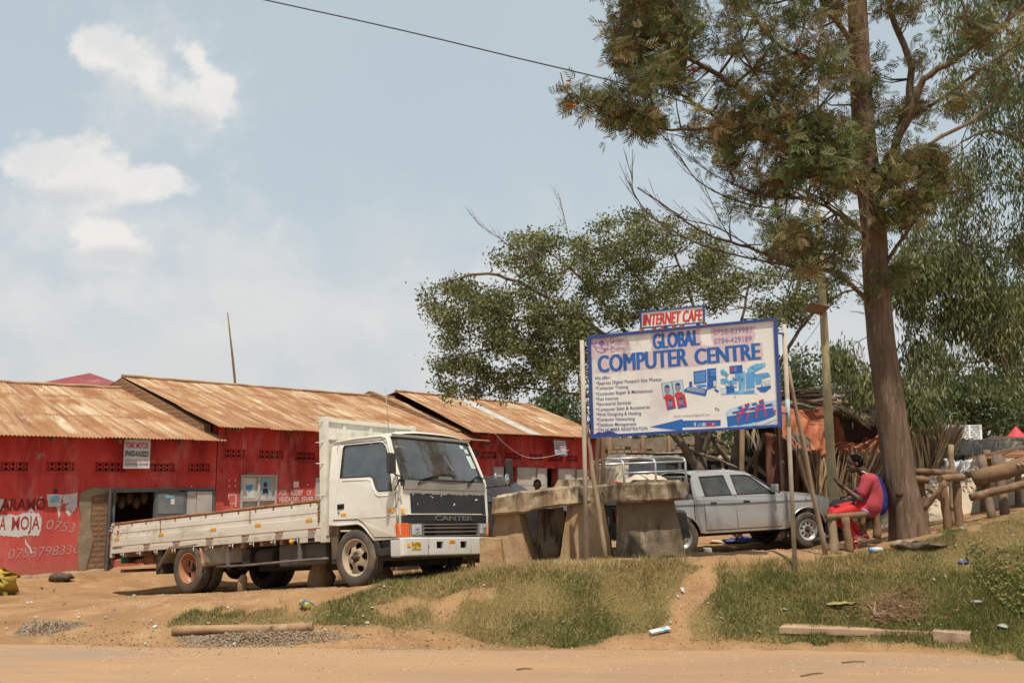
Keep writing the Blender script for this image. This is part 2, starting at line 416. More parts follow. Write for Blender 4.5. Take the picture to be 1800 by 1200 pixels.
# ================================================================ terrain
TRS = 1.08   # the truck's size: 1.08 x the model's metres
TRK = Matrix.Translation((-1.575, 14.677, .458)) @ Matrix.Rotation(-.651, 4, 'Z') @ Matrix.Rotation(-.092, 4, 'Y') @ Matrix.Rotation(-.033, 4, 'X') @ Matrix.Scale(TRS, 4)
PKP = Matrix.Translation((5.684, 21.081, .565)) @ Matrix.Rotation(.317, 4, 'Z') @ Matrix.Rotation(-.038, 4, 'Y') @ Matrix.Rotation(-.005, 4, 'X')
cps = [(0, 1012, 18.7), (180, 1000, 20.0), (300, 1078, 13.4), (450, 1050, 13.9), (100, 1080, 13.7), (560, 1092, 12.7), (560, 1062, 13.1), (700, 1108, 12.5), (700, 1080, 12.8), (700, 1050, 13.05),
       (850, 1118, 12.3), (850, 1090, 12.6), (850, 1060, 12.9), (850, 1030, 13.2), (850, 1006, 13.7), (865, 1001, 15.1), (1000, 990, 15.3), (1200, 982, 15.2), (760, 1022, 13.6), (700, 1028, 13.3), (700, 1024, 14.2), (1000, 1125, 12.2), (1000, 1100, 12.4), (1000, 1060, 12.75), (1000, 1020, 13.1), (1000, 992, 13.7),
       (1200, 1118, 12.3), (1200, 1090, 12.55), (1205, 1060, 12.75), (1215, 1010, 13.1), (1225, 988, 13.6), (1100, 990, 13.7), (1100, 1040, 12.95), (1100, 1090, 12.5), (1300, 985, 13.5), (1300, 1040, 12.85), (1300, 1090, 12.5),
       (1400, 1112, 12.3), (1400, 1098, 12.45), (1400, 1080, 12.6), (1400, 1050, 12.8), (1400, 1020, 13.0), (1400, 984, 13.35), (1480, 972, 13.9), (1500, 1000, 13.15), (1500, 1060, 12.6), (1500, 1107, 12.2),
       (1600, 1118, 11.95), (1600, 1103, 12.05), (1600, 1075, 12.25), (1600, 1040, 12.5), (1600, 1000, 12.8), (1550, 965, 13.9), (1600, 945, 15), (1700, 1112, 11.9), (1700, 1050, 12.3), (1700, 990, 12.8), (1700, 930, 14),
       (1785, 1145, 11.4), (1785, 1130, 11.6), (1785, 1080, 12.0), (1785, 1000, 12.6), (1790, 910, 14.5), (1690, 925, 15.5), (1760, 905, 17), (1700, 895, 20), (1095, 962, 18)]
def PZ(u, v, z): d = px_dir(u, v); return P(u, v, (z - 2) / (d.z / d.y))
cpz = []
cpt = [tuple(P(*c)) for c in cps] + [tuple(PZ(*c)) for c in cpz]
for M_, lst in ((TRK, [(0, -.87), (-3.52, -.87), (-3.52, .5), (-1.7, 0), (-5.5, 0), (-1.0, -.9)]), (PKP, [(0, -.85), (0, .8), (-2.82, -.85), (-2.82, .8)])):
    for x, y in lst: cpt.append(tuple(M_ @ Vector((x, y, 0.0))))
p_ = TRK @ Vector((0, .87, 0)); cpt.append((p_.x, p_.y, .52))
cpt += [(-14, 14, .02), (-10, 13, .02), (-30, 20, .1), (-30, 60, .3), (0, 24, .45), (0, 34, .5), (-4, 22, .35), (20, 40, 1.2), (12, 25, 1.5), (10, 17, 1.5), (8, 13, 1.1), (30, 30, 1.6),
        (8, 11, .1), (14, 10.3, .1), (14, 12, 1.1), (40, 11, .6), (0, 80, .8), (60, 90, 1.5), (-60, 100, .5), (-16, 13.2, 0), (-40, 15, 0), (0, 200, 1), (100, 200, 1.5), (-150, 200, .5)]
def road_edge(x): return np.interp(x, [-20, -6.4, -2, 0, 3.3, 4.7, 5.75, 12], [13.3, 12.43, 12.1, 11.95, 11.97, 11.7, 11.24, 10.4])
for x in (-24, -18, -12, -9, -6, -4, -2, 0, 2, 4, 6, 9, 12): cpt.append((x, road_edge(x) - .05, 0.0)); cpt.append((x, road_edge(x) - 1.2, 0.0))
CP = np.array(cpt)
def _tps(d2): return np.where(d2 > 1e-12, .5 * d2 * np.log(d2 + 1e-12), 0)
n_ = len(CP); K_ = _tps(((CP[:, None, :2] - CP[None, :, :2]) ** 2).sum(-1)) + np.eye(n_) * .03
PM = np.c_[np.ones(n_), CP[:, :2]]
AA = np.zeros((n_ + 3, n_ + 3)); AA[:n_, :n_] = K_; AA[:n_, n_:] = PM; AA[n_:, :n_] = PM.T
WT = np.linalg.solve(AA, np.r_[CP[:, 2], 0, 0, 0])
def nfield(x, y, seed, sc):
    """cheap smooth noise, -1..1, vectorised"""
    r = np.random.default_rng(seed); s = 0
    for k in range(7):
        a = r.uniform(0, 6.28); f = sc * r.uniform(.7, 2.2); p = r.uniform(0, 6.28)
        s = s + np.sin((x * math.cos(a) + y * math.sin(a)) * f + p + 1.3 * np.sin((x * math.sin(a) - y * math.cos(a)) * f * .6 + p * 2))
    return s / 4.0
def sstep(t): t = np.clip(t, 0, 1); return t * t * (3 - 2 * t)
def hgt(x, y):
    x = np.asarray(x, float); y = np.asarray(y, float); sh = np.broadcast(x, y).shape
    xf = np.broadcast_to(x, sh).ravel(); yf = np.broadcast_to(y, sh).ravel(); z = np.zeros(len(xf))
    for i in range(0, len(xf), 20000):
        a, b = xf[i:i + 20000], yf[i:i + 20000]
        d2 = (a[:, None] - CP[None, :, 0]) ** 2 + (b[:, None] - CP[None, :, 1]) ** 2
        z[i:i + 20000] = _tps(d2) @ WT[:n_] + WT[n_] + WT[n_ + 1] * a + WT[n_ + 2] * b
    ed = road_edge(xf)
    t = sstep((yf - ed + .05) / .3)
    far = sstep((np.hypot(xf, yf - 15) - 45) / 60)
    z = np.clip(z, -.2, 3) * (1 - far) + 1.0 * far
    bank = np.exp(-((xf - 2.5) / 4.5) ** 2) * np.exp(-((yf - 12) / 1.3) ** 2)
    z = z + .012 * nfield(xf, yf, 3, 3.0) + .010 * nfield(xf, yf, 9, 11) + .03 * nfield(xf, yf, 5, 4.5) * bank + .02 * nfield(xf, yf, 8, 12) * bank
    return (z * t).reshape(sh)
def H(x, y): return float(hgt(np.array([x]), np.array([y]))[0])
def Gp(u, v, lift=0.0):
    """the ground point seen at a pixel"""
    d = px_dir(u, v); ts = np.arange(7, 40, .02); xs = d.x / d.y * ts; zs = 2 + d.z / d.y * ts
    h = hgt(xs, ts); k = np.argmax(h >= zs)
    return Vector((xs[k], ts[k], h[k] + lift))
def axis(lo, hi, mid0, mid1, step, grow=1.25):
    a = list(np.arange(mid0, mid1, step)); s = step; x = mid1
    while x < hi: a.append(x); s *= grow; x += s
    a.append(hi); s = step; x = mid0; b = []
    while x > lo: s *= grow; x -= s; b.append(max(x, lo))
    return np.array(b[::-1] + a)
XS = axis(-400, 400, -9.5, 8.5, .07); YS = axis(-60, 900, 10.2, 22.5, .07)
GX, GY = np.meshgrid(XS, YS, indexing='ij'); GZ = hgt(GX, GY)
V = np.stack([GX, GY, GZ], -1).reshape(-1, 3); nx, ny = GX.shape
I_ = (np.arange(nx - 1)[:, None] * ny + np.arange(ny - 1)[None]).ravel()
FA = np.stack([I_, I_ + ny, I_ + ny + 1, I_ + 1], 1)

# where grass grows (regions as seen from the road, turned into ground areas)
GR1 = [(520, 1075), (640, 1040), (700, 1012), (850, 998), (1000, 988), (1190, 984), (1250, 996), (1235, 1000), (1190, 1020), (1175, 1080), (1140, 1112), (1010, 1140), (860, 1132), (800, 1112), (640, 1098), (560, 1100), (290, 1100), (330, 1075)]
GR2 = [(1258, 1000), (1330, 985), (1400, 985), (1480, 975), (1560, 968), (1660, 940), (1900, 880), (1980, 1000), (1980, 1160), (1790, 1160), (1700, 1140), (1500, 1128), (1380, 1132), (1220, 1122), (1205, 1095), (1250, 1040)]
BARE = [[(760, 1100), (740, 1060), (800, 1042), (870, 1030), (880, 1045), (820, 1062), (800, 1085)], [(640, 1075), (720, 1050), (760, 1055), (700, 1080)]]
def grassmask(x, y, z):
    yc = y * math.cos(PITCH) + (z - 2) * math.sin(PITCH); zc = -y * math.sin(PITCH) + (z - 2) * math.cos(PITCH)
    ok = yc > .5; yc = np.where(ok, yc, 1); u = 900 + F * x / yc; v = 600 - F * zc / yc
    ju = 16 * nfield(x, y, 21, 5.0); jv = 7 * nfield(x, y, 22, 7.0)
    m = inpoly_np(u + ju, v + jv, GR1) | inpoly_np(u + ju, v + jv, GR2)
    for b in BARE: m &= ~inpoly_np(u + ju, v + jv, b)
    return (m & ok & (y > 9.5) & (y < 22)), u, v
gm, gu, gv = grassmask(V[:, 0], V[:, 1], V[:, 2])
gm2 = gm.reshape(nx, ny).astype(float)
for _ in range(2):
    g = gm2.copy(); g[1:-1, 1:-1] = (gm2[1:-1, 1:-1] * 2 + gm2[:-2, 1:-1] + gm2[2:, 1:-1] + gm2[1:-1, :-2] + gm2[1:-1, 2:]) / 6; gm2 = g

def ground_mat():
    m = mat('dirt', (.385, .225, .112), (.29, .165, .08), 1.3, .95, bump=1.0, bscale=9, bdist=.06, spec=.1,
            spots=[((.45, .285, .155), 2.3, .52, .2), ((.235, .12, .055), 1.1, .56, .2), ((.22, .15, .09), 28, .70, .06), ((.63, .50, .34), 45, .70, .05)])
    nt = m.node_tree; N = nt.nodes; L = nt.links; b = N['Principled BSDF']; old = b.inputs['Base Color'].links[0].from_socket
    at = N.new('ShaderNodeAttribute'); at.attribute_name = 'tint'
    nz = N.new('ShaderNodeTexNoise'); nz.inputs['Scale'].default_value = 6; nz.inputs['Detail'].default_value = 8
    tc = N.new('ShaderNodeTexCoord'); L.new(tc.outputs['Object'], nz.inputs['Vector'])
    ramp = N.new('ShaderNodeMix'); ramp.data_type = 'RGBA'; L.new(nz.outputs[0], ramp.inputs[0]); ramp.inputs[6].default_value = (.24, .165, .07, 1); ramp.inputs[7].default_value = (.12, .115, .035, 1)  # soil under grass darkened so gaps between blades look shaded
    mm = N.new('ShaderNodeMath'); mm.operation = 'MULTIPLY'; L.new(at.outputs['Fac'], mm.inputs[0]); mm.inputs[1].default_value = .95
    mx = N.new('ShaderNodeMix'); mx.data_type = 'RGBA'; L.new(mm.outputs[0], mx.inputs[0]); L.new(old, mx.inputs[6]); L.new(ramp.outputs[2], mx.inputs[7])
    L.new(mx.outputs[2], b.inputs['Base Color'])
    return m
M_dirt = ground_mat()
go = fast_mesh('ground', V, FA, M_dirt, tint=gm2.ravel(), tag=(None, None, None, 'structure'))
for p in go.data.polygons: p.use_smooth = True
# road: a compacted sheet 4 mm above the ground
XR = axis(-300, 300, -12, 12, .15); nr = 40
M_road = mat('road_dirt', (.375, .235, .135), (.32, .205, .125), .5, .95, bump=.7, bscale=14, bdist=.03, spec=.1, stretch=(.35, 1.5, 1),
             spots=[((.42, .25, .13), 1.5, .5, .25), ((.29, .215, .155), .7, .54, .12), ((.20, .14, .09), 40, .70, .05, (1, 1, 1)), ((.52, .29, .13), 2.2, .60, .15)])
ed = road_edge(XR) - .14 + .07 * nfield(XR, XR * 0, 31, 1.6) + .03 * nfield(XR, XR * 0, 32, 9)
T_ = np.linspace(0, 1, nr + 1) ** .6
RX = np.repeat(XR[:, None], nr + 1, 1); RY = -30 + (ed[:, None] + 30) * T_[None]
RV = np.stack([RX, RY, np.full_like(RX, .004)], -1).reshape(-1, 3); ny2 = nr + 1
I_ = (np.arange(len(XR) - 1)[:, None] * ny2 + np.arange(ny2 - 1)[None]).ravel()
fast_mesh('road', RV, np.stack([I_, I_ + ny2, I_ + ny2 + 1, I_ + 1], 1), M_road, tag=(None, None, None, 'structure'))

# ---------------------------------------------------------------- grass
def grass(name, n, hmin, hmax, w, matt, pick, lean=.5, seed=1, dens=None):
    r = np.random.default_rng(seed); C = []
    x = r.uniform(-6, 9, int(n * 4)); y = r.uniform(10.9, 16.5, int(n * 4)); z = hgt(x, y)
    m, u, v = grassmask(x, y, z); m &= pick(x, y, u, v, r)
    x, y, z = x[m][:n], y[m][:n], z[m][:n]; k = len(x)
    a = r.uniform(0, 6.28, k); ll = r.uniform(.05, lean, k) * 1.0
    d = np.stack([np.cos(a) * ll, np.sin(a) * ll, np.ones(k)], 1)
    Rm = rot_from(d, r.uniform(0, 6.28, k)); S = r.uniform(hmin, hmax, k) * (1 + .35 * nfield(x, y, 41, 3.5)).clip(.4, 1.6)
    tv = np.array([[-w, 0, -.05], [w, 0, -.05], [w * .55, .06, .55], [-w * .55, .06, .55], [0, .25, 1.0]]); tf = np.array([[0, 1, 2], [0, 2, 3], [3, 2, 4]])
    tint = np.clip(r.normal(.5, .2, k) + .25 * nfield(x, y, 43, 2.0), 0, 1)
    V, FA, ti = scatter(tv, tf, np.stack([x, y, z], 1), Rm, S, tint)
    return fast_mesh(name, V, FA, matt, tint=ti, tag=(None, None, None, 'stuff'))
M_gg = leaf_mat('green_grass', [(.06, .075, .018), (.14, .155, .038), (.26, .25, .08)], .3)
M_dg = leaf_mat('dry_grass', [(.22, .15, .055), (.43, .31, .135), (.64, .51, .27)], .3)
def greenness(x, y, u, v):
    g = -.02 + .42 * nfield(x, y, 51, 1.6) + .28 * nfield(x, y, 52, 4.5)
    g = g + np.where(u > 1620, .25, 0) + np.where((u > 1250) & (v > 1010), .36, 0) + np.where((v > 1075) & (u > 900) & (u < 1200), .22, 0) + np.where((u > 560) & (u < 760), .05, 0) - np.where((u > 780) & (u < 1130) & (v < 1080), .22, 0) - np.where((u > 1250) & (v < 1005), .2, 0) - np.where((u > 1680) & (v < 985), .35, 0) + np.where((u > 1500) & (v > 1060), .2, 0)
    return g
g1 = grass('green_grass', 210000, .025, .075, .06, M_gg, lambda x, y, u, v, r: r.random(len(x)) < .24 + 1.25 * greenness(x, y, u, v), 1.6, 1)
g2 = grass('dry_grass', 175000, .025, .07, .045, M_dg, lambda x, y, u, v, r: r.random(len(x)) < .74 - 1.0 * greenness(x, y, u, v), 2.4, 2)
def tufts(name, pts, n, h, matt, seed, sp=.07):
    r = np.random.default_rng(seed); Cs = []
    for (u, v) in pts:
        g = Gp(u, v); Cs.append(np.stack([r.normal(g.x, sp, n), r.normal(g.y, sp, n), np.zeros(n)], 1))
    C = np.concatenate(Cs); C[:, 2] = hgt(C[:, 0], C[:, 1]); k = len(C)
    d = np.stack([r.normal(0, .45, k), r.normal(0, .45, k), np.ones(k)], 1)
    tv = np.array([[-.03, 0, -.02], [.03, 0, -.02], [.02, .05, .55], [-.02, .05, .55], [0, .22, 1.0]]); tf = np.array([[0, 1, 2], [0, 2, 3], [3, 2, 4]])
    V, FA, ti = scatter(tv, tf, C, rot_from(d, r.uniform(0, 6.28, k)), r.uniform(h * .4, h, k), np.clip(r.normal(.5, .25, k), 0, 1))
    fast_mesh(name, V, FA, matt, tint=ti, tag=(None, None, None, 'stuff'))
tufts('tall_grass', [(random.uniform(690, 1210), 0) for _ in range(0)] + [(u, 1012 - (u - 700) * .045 + random.uniform(-3, 8)) for u in range(700, 1215, 13)] + [(u, 990 + random.uniform(0, 12)) for u in range(1270, 1500, 15)], 26, .17, M_dg, 5)
tufts('weed_tufts', [(u, 1010 - (u - 700) * .045 + random.uniform(-2, 25)) for u in range(640, 1215, 22)] + [(random.uniform(1250, 1780), random.uniform(1000, 1130)) for _ in range(90)] + [(random.uniform(1650, 1800), random.uniform(1010, 1130)) for _ in range(50)] + [(380, 1036), (395, 1034), (590, 1020), (605, 1018), (420, 1032), (1462, 982), (1470, 985), (730, 1086), (745, 1084), (760, 1087)], 30, .13, M_gg, 6)
_r = random.Random(31)
tufts('dry_stalks', [(_r.uniform(680, 1170), _r.uniform(1005, 1105)) for _ in range(90)] + [(_r.uniform(1260, 1790), _r.uniform(985, 1120)) for _ in range(130)] + [(_r.uniform(300, 640), _r.uniform(1060, 1095)) for _ in range(20)], 16, .13, M_dg, 8, .10)
# broad-leaved green ground cover at the far right of the bank
def ground_cover():
    r = np.random.default_rng(9); x = r.uniform(4.5, 8.6, 16000); y = r.uniform(10.6, 13.6, 16000); z = hgt(x, y); m, u, v = grassmask(x, y, z)
    m = inpoly_np(u + 32 * nfield(x, y, 3, 4), v + 14 * nfield(x, y, 4, 5), [(1700, 985), (1760, 960), (1900, 950), (1900, 1110), (1800, 1085), (1745, 1065), (1720, 1030)])
    x, y, z = x[m], y[m], z[m]; k = len(x); d = np.stack([r.normal(0, .6, k), r.normal(-.3, .6, k), np.ones(k)], 1)
    tv = np.array([[0, -.5, 0], [.38, 0, .06], [0, .55, 0], [-.38, 0, .06]]); tf = np.array([[0, 1, 2, 3]])
    V, FA, ti = scatter(tv, tf, np.stack([x, y, z + r.uniform(.01, .09, k)], 1), rot_from(d, r.uniform(0, 6.28, k)), r.uniform(.025, .05, k), np.clip(r.normal(.5, .25, k), 0, 1))
    fast_mesh('ground_cover', V, FA, M_gg, tint=ti, tag=(None, None, None, 'stuff'))
ground_cover()
# rubble heaps, pebbles, small litter
def stones(name, regs, n, smin, smax, matt, seed, heap=.0):
    r = np.random.default_rng(seed); Cs = []
    for (u0, u1, v0, v1, w) in regs:
        k = int(n * w); g0 = Gp(u0, v1); g1 = Gp(u1, v0); cx, cy = (g0.x + g1.x) / 2, (g0.y + g1.y) / 2; rx, ry = abs(g1.x - g0.x) / 2, abs(g1.y - g0.y) / 2
        a = r.uniform(0, 6.28, k); q = np.sqrt(r.random(k)) * (1 + .2 * np.sin(a * 3 + 1)); x = cx + rx * q * np.cos(a); y = cy + ry * q * np.sin(a)
        Cs.append(np.stack([x, y, hgt(x, y) + heap * np.clip(1 - q, 0, 1) * r.random(k)], 1))
    C = np.concatenate(Cs); k = len(C)
    t = np.array([[1, 0, 0], [-.9, .1, .1], [0, .9, -.1], [.1, -1, 0], [0, .1, .7], [0, 0, -.6]]); f = np.array([[0, 2, 4], [2, 1, 4], [1, 3, 4], [3, 0, 4], [2, 0, 5], [1, 2, 5], [3, 1, 5], [0, 3, 5]])
    V, FA, ti = scatter(t, f, C, rot_from(r.normal(0, 1, (k, 3)), r.uniform(0, 6, k)), r.uniform(smin, smax, k) * r.uniform(.6, 1.3, k), r.random(k))
    return fast_mesh(name, V, FA, matt, tint=ti, tag=(None, None, None, 'stuff'))
M_stone = leaf_mat('rubble', [(.13, .085, .055), (.25, .18, .115), (.33, .25, .175)], 0, .9)
M_peb = leaf_mat('pebbles', [(.20, .11, .05), (.40, .24, .12), (.52, .40, .28)], 0, .9)
stones('grey_rubble', [(0, 165, 1088, 1118, .5), (275, 610, 1100, 1137, 1.0), (300, 520, 1110, 1130, .4)], 3600, .006, .022, M_stone, 11, .05)
stones('pebbles', [(0, 1000, 1040, 1190, 1), (900, 1800, 1120, 1190, .6), (1180, 1250, 1000, 1120, .15), (0, 640, 1020, 1110, .7), (1210, 1500, 960, 990, .3)], 2400, .004, .016, M_peb, 12)
stones('dry_debris', [(0, 1000, 1020, 1150, 1), (600, 1800, 1000, 1140, .8), (0, 640, 1050, 1135, .5)], 1100, .006, .020, leaf_mat('dead_leaf_bits', [(.10, .06, .03), (.22, .14, .07), (.36, .26, .14)], 0, .9), 15)
M_lit = leaf_mat('litter_colours', [(.50, .46, .40), (.05, .05, .06), (.22, .14, .08), (.14, .20, .32), (.45, .40, .32), (.16, .09, .05), (.50, .48, .45), (.12, .22, .12), (.20, .12, .06)], 0, .6)
r_ = np.random.default_rng(77)
def litter():
    P_ = []
    for (u0, u1, v0, v1, n) in [(0, 300, 1015, 1075, 26), (200, 660, 1065, 1135, 30), (640, 1200, 1030, 1125, 22), (1250, 1800, 1010, 1120, 34), (1640, 1800, 930, 1000, 16), (0, 700, 1085, 1110, 20)]:
        for _ in range(n): g = Gp(r_.uniform(u0, u1), r_.uniform(v0, v1)); P_.append((g.x, g.y, g.z + .02))
    C = np.array(P_); k = len(C)
    t = np.array([[-1, -.6, 0], [1, -.5, .2], [.9, .6, -.1], [-.8, .5, .25], [0, 0, .5]]); f = np.array([[0, 1, 4], [1, 2, 4], [2, 3, 4], [3, 0, 4]])
    V, FA, ti = scatter(t, f, C, rot_from(np.stack([r_.normal(0, .4, k), r_.normal(-.4, .4, k), np.ones(k)], 1), r_.uniform(0, 6, k)), r_.uniform(.010, .030, k) * np.where(r_.random(k) < .12, 1.5, 1), r_.random(k))
    fast_mesh('litter_scraps', V, FA, M_lit, tint=ti, tag=(None, None, None, 'stuff'))
litter()

# ================================================================ buildings
WO = Vector((-6.47, 22.0, 0)); WD = Vector((.85, 1.0, 0)).normalized(); WN = Vector((-WD.y, WD.x, 0))   # WN points into the buildings
def WP(s, off, z): return WO + WD * s + WN * off + Vector((0, 0, z))
def WH(u, v, off=0.0):
    """pixel -> (s, z) on the wall plane set back by off"""
    d = px_dir(u, v); C0 = Vector((0, 0, 2)); Q = WO + WN * off; t = (Q - C0).dot(WN) / d.dot(WN)
    p = C0 + d * t; return (p - Q).dot(WD), p.z
M_red = mat('red_plaster', (.60, .070, .060), (.49, .050, .044), 1.3, .85, bump=.35, bscale=18, spec=.15,
            spots=[((.24, .026, .022), 1.1, .52, .18, (1, 1, .3)), ((.60, .17, .14), 2.0, .50, .2, (1, 1, .5)), ((.52, .25, .20), 2.6, .66, .10), ((.20, .05, .035), 3.5, .60, .12, (1.5, 1.5, .12)), ((.60, .30, .25), 5, .66, .08, (1.2, 1.2, .1)), ((.10, .03, .02), 9, .72, .06)])
low_tint(M_red, -.2, 1.9, (.50, .14, .11), .75, 2)  # plaster colour turns paler and pinker towards the bottom
low_tint(M_red, -.1, .55, (.33, .17, .09), .9, 3)
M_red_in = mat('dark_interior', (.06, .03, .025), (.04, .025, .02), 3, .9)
M_brick = brick_mat('bare_brick', (.42, .19, .085), (.30, .13, .06), (.26, .18, .11), .25, .10, .03)
M_bpale = brick_mat('pale_brick', (.50, .36, .23), (.42, .27, .15), (.24, .17, .11), .26, .13, .03)
M_cem = mat('grey_cement', (.30, .225, .14), (.22, .16, .10), 5, .9, bump=.5, bscale=25, spots=[((.36, .28, .19), 3, .5, .2)])
def roof_mat():
    m = bpy.data.materials.new('rusty_roof'); m.use_nodes = True
    nt = m.node_tree; N = nt.nodes; L = nt.links; b = N['Principled BSDF']; b.inputs['Roughness'].default_value = .75; b.inputs['Specular IOR Level'].default_value = .25
    uv = N.new('ShaderNodeUVMap')
    def nz(sx, sy, d=6, r=.6):
        mp = N.new('ShaderNodeMapping'); mp.inputs['Scale'].default_value = (sx, sy, 1); L.new(uv.outputs[0], mp.inputs[0])
        n = N.new('ShaderNodeTexNoise'); n.inputs['Scale'].default_value = 1; n.inputs['Detail'].default_value = d; n.inputs['Roughness'].default_value = r; L.new(mp.outputs[0], n.inputs['Vector']); return n.outputs[0]
    def mr(v, a, c, lo=0, hi=1):
        n = N.new('ShaderNodeMapRange'); L.new(v, n.inputs[0]); n.inputs[1].default_value = a; n.inputs[2].default_value = c; n.inputs[3].default_value = lo; n.inputs[4].default_value = hi; return n.outputs[0]
    def mix(f, a, c, bt='MIX'):
        n = N.new('ShaderNodeMix'); n.data_type = 'RGBA'; n.blend_type = bt
        for s, x in ((0, f), (6, a), (7, c)):
            if isinstance(x, tuple): n.inputs[s].default_value = (*x, 1)
            elif isinstance(x, (int, float)): n.inputs[s].default_value = x
            else: L.new(x, n.inputs[s])
        return n.outputs[2]
    br = N.new('ShaderNodeTexBrick'); L.new(uv.outputs[0], br.inputs['Vector']); br.offset = 0.0
    br.inputs['Scale'].default_value = 1; br.inputs['Brick Width'].default_value = .66; br.inputs['Row Height'].default_value = 1.75; br.inputs['Mortar Size'].default_value = .018; br.inputs['Mortar Smooth'].default_value = 1
    br.inputs['Color1'].default_value = (.0, 0, 0, 1); br.inputs['Color2'].default_value = (1, 1, 1, 1); br.inputs['Mortar'].default_value = (.5, .5, .5, 1)
    cr = N.new('ShaderNodeValToRGB'); e = cr.color_ramp.elements; e[0].position = .08; e[0].color = (.16, .075, .04, 1); e[1].position = .92; e[1].color = (.50, .40, .27, 1)
    for p, c in ((.35, (.29, .145, .07)), (.62, (.39, .245, .13))): q = e.new(p); q.color = (*c, 1)
    ad = N.new('ShaderNodeMath'); ad.operation = 'MULTIPLY_ADD'; L.new(br.outputs[0], ad.inputs[0]); ad.inputs[1].default_value = .30; L.new(mr(nz(4.5, .30, 5), .30, .70, -.05, .85), ad.inputs[2]); L.new(ad.outputs[0], cr.inputs[0])
    c = mix(mr(nz(1.4, .8), .50, .62), cr.outputs[0], (.27, .115, .045))
    c = mix(mr(nz(11, .9), .56, .72), c, (.20, .095, .045))
    c = mix(mr(nz(3, 1.1), .62, .72), c, (.56, .47, .34))
    # rust gathers along the overlaps and the eave
    sp = N.new('ShaderNodeSeparateXYZ'); L.new(uv.outputs[0], sp.inputs[0])
    fr = N.new('ShaderNodeMath'); fr.operation = 'PINGPONG'; L.new(sp.outputs[1], fr.inputs[0]); fr.inputs[1].default_value = .875
    ov = mr(fr.outputs[0], .0, .09, .8, 0); om = N.new('ShaderNodeMath'); om.operation = 'MULTIPLY'; L.new(ov, om.inputs[0]); L.new(mr(nz(2, 2), .35, .6), om.inputs[1])
    c = mix(om.outputs[0], c, (.17, .085, .045))
    c = mix(mr(sp.outputs[1], .0, .85, .75, 0), c, (.29, .145, .07))
    c = mix(br.outputs['Fac'], c, (.19, .10, .055))
    L.new(c, b.inputs['Base Color']); return m
M_roof = roof_mat()
M_dirtyzinc = mat('pale_zinc', (.55, .54, .50), (.42, .38, .33), 3, .5, .3, spots=[((.33, .17, .08), 3, .6, .2)])
M_wood = mat('weathered_wood', (.24, .15, .085), (.15, .09, .05), 3, .85, bump=.4, bscale=30, stretch=(1, 1, 1))
M_greydoor = mat('grey_painted_metal', (.13, .14, .145), (.09, .10, .105), 3, .6, spots=[((.30, .2, .12), 5, .66, .1)])
M_whitedoor = mat('old_white_paint', (.50, .46, .42), (.38, .34, .30), 2.2, .7, spots=[((.25, .13, .08), 6, .63, .12), ((.2, .18, .15), 3, .66, .15)])
M_paperw = plain('paper_white', (.62, .60, .56)); M_blue = plain('poster_blue', (.08, .32, .52)); M_lblue = plain('poster_pale_blue', (.22, .45, .58)); M_black = plain('black_paint', (.02, .02, .022)); M_dbrown = plain('print_brown', (.12, .05, .04))
M_textred = plain('text_red', (.60, .04, .035)); M_textwhite = plain('chalk_white', (.75, .68, .62)); M_chalk = mat('chalk_faint', (.55, .33, .30), (.46, .2, .18), 20, .9); M_oldred = plain('faded_letter_red', (.36, .05, .05))

def patch(mb, poly_px, off, mi=0, thick=.006):
    """a thin flat thing stuck on the wall plane, outline given by pixels"""
    pts = [WH(u, v, off) for u, v in poly_px]
    mb.prism(pts, lambda p, t: WP(p[0], off - t, p[1]), 0, thick, mi)
def rect_px(mb, u0, v0, u1, v1, off, mi=0, thick=.01):
    a = WH(u0, (v0 + v1) / 2, off); c = WH(u1, (v0 + v1) / 2, off); z1 = WH((u0 + u1) / 2, v0, off)[1]; z0 = WH((u0 + u1) / 2, v1, off)[1]
    mb.prism([(a[0], z0), (c[0], z0), (c[0], z1), (a[0], z1)], lambda p, t: WP(p[0], off - t, p[1]), 0, thick, mi)
def wall_open(mb, s0, s1, zb, ztop, th, opens, mi=0):
    """front wall with real openings; ztop(s)"""
    ss = sorted(set([s0, s1] + [o[0] for o in opens] + [o[1] for o in opens] + list(np.arange(s0 + .5, s1, 1.0))))
    zs = sorted(set([zb] + [o[2] for o in opens] + [o[3] for o in opens])); top = 'T'; zs = zs + [None]
    def zz(k, s): return ztop(s) if zs[k] is None else zs[k]
    def hole(i, k):
        sm = (ss[i] + ss[i + 1]) / 2; z = (zs[k] + (zs[k + 1] if zs[k + 1] is not None else zs[k] + .02)) / 2
        return any(o[0] < sm < o[1] and o[2] < z < o[3] for o in opens)
    ns, nz_ = len(ss) - 1, len(zs) - 1
    for i in range(ns):
        for k in range(nz_):
            a, b = ss[i], ss[i + 1]
            if hole(i, k):
                z0, z1 = zs[k], zs[k + 1]
                if i == 0 or not hole(i - 1, k): mb.add([WP(a, 0, z0), WP(a, th, z0), WP(a, th, z1), WP(a, 0, z1)], [(0, 1, 2, 3)], mi)
                if i == ns - 1 or not hole(i + 1, k): mb.add([WP(b, 0, z0), WP(b, th, z0), WP(b, th, z1), WP(b, 0, z1)], [(0, 1, 2, 3)], mi)
                if k == 0 or not hole(i, k - 1): mb.add([WP(a, 0, z0), WP(a, th, z0), WP(b, th, z0), WP(b, 0, z0)], [(0, 1, 2, 3)], mi)
                if not hole(i, k + 1): mb.add([WP(a, 0, z1), WP(a, th, z1), WP(b, th, z1), WP(b, 0, z1)], [(0, 1, 2, 3)], mi)
                continue
            for off in (0, th): mb.add([WP(a, off, zz(k, a)), WP(b, off, zz(k, b)), WP(b, off, zz(k + 1, b)), WP(a, off, zz(k + 1, a))], [(0, 1, 2, 3)], mi)
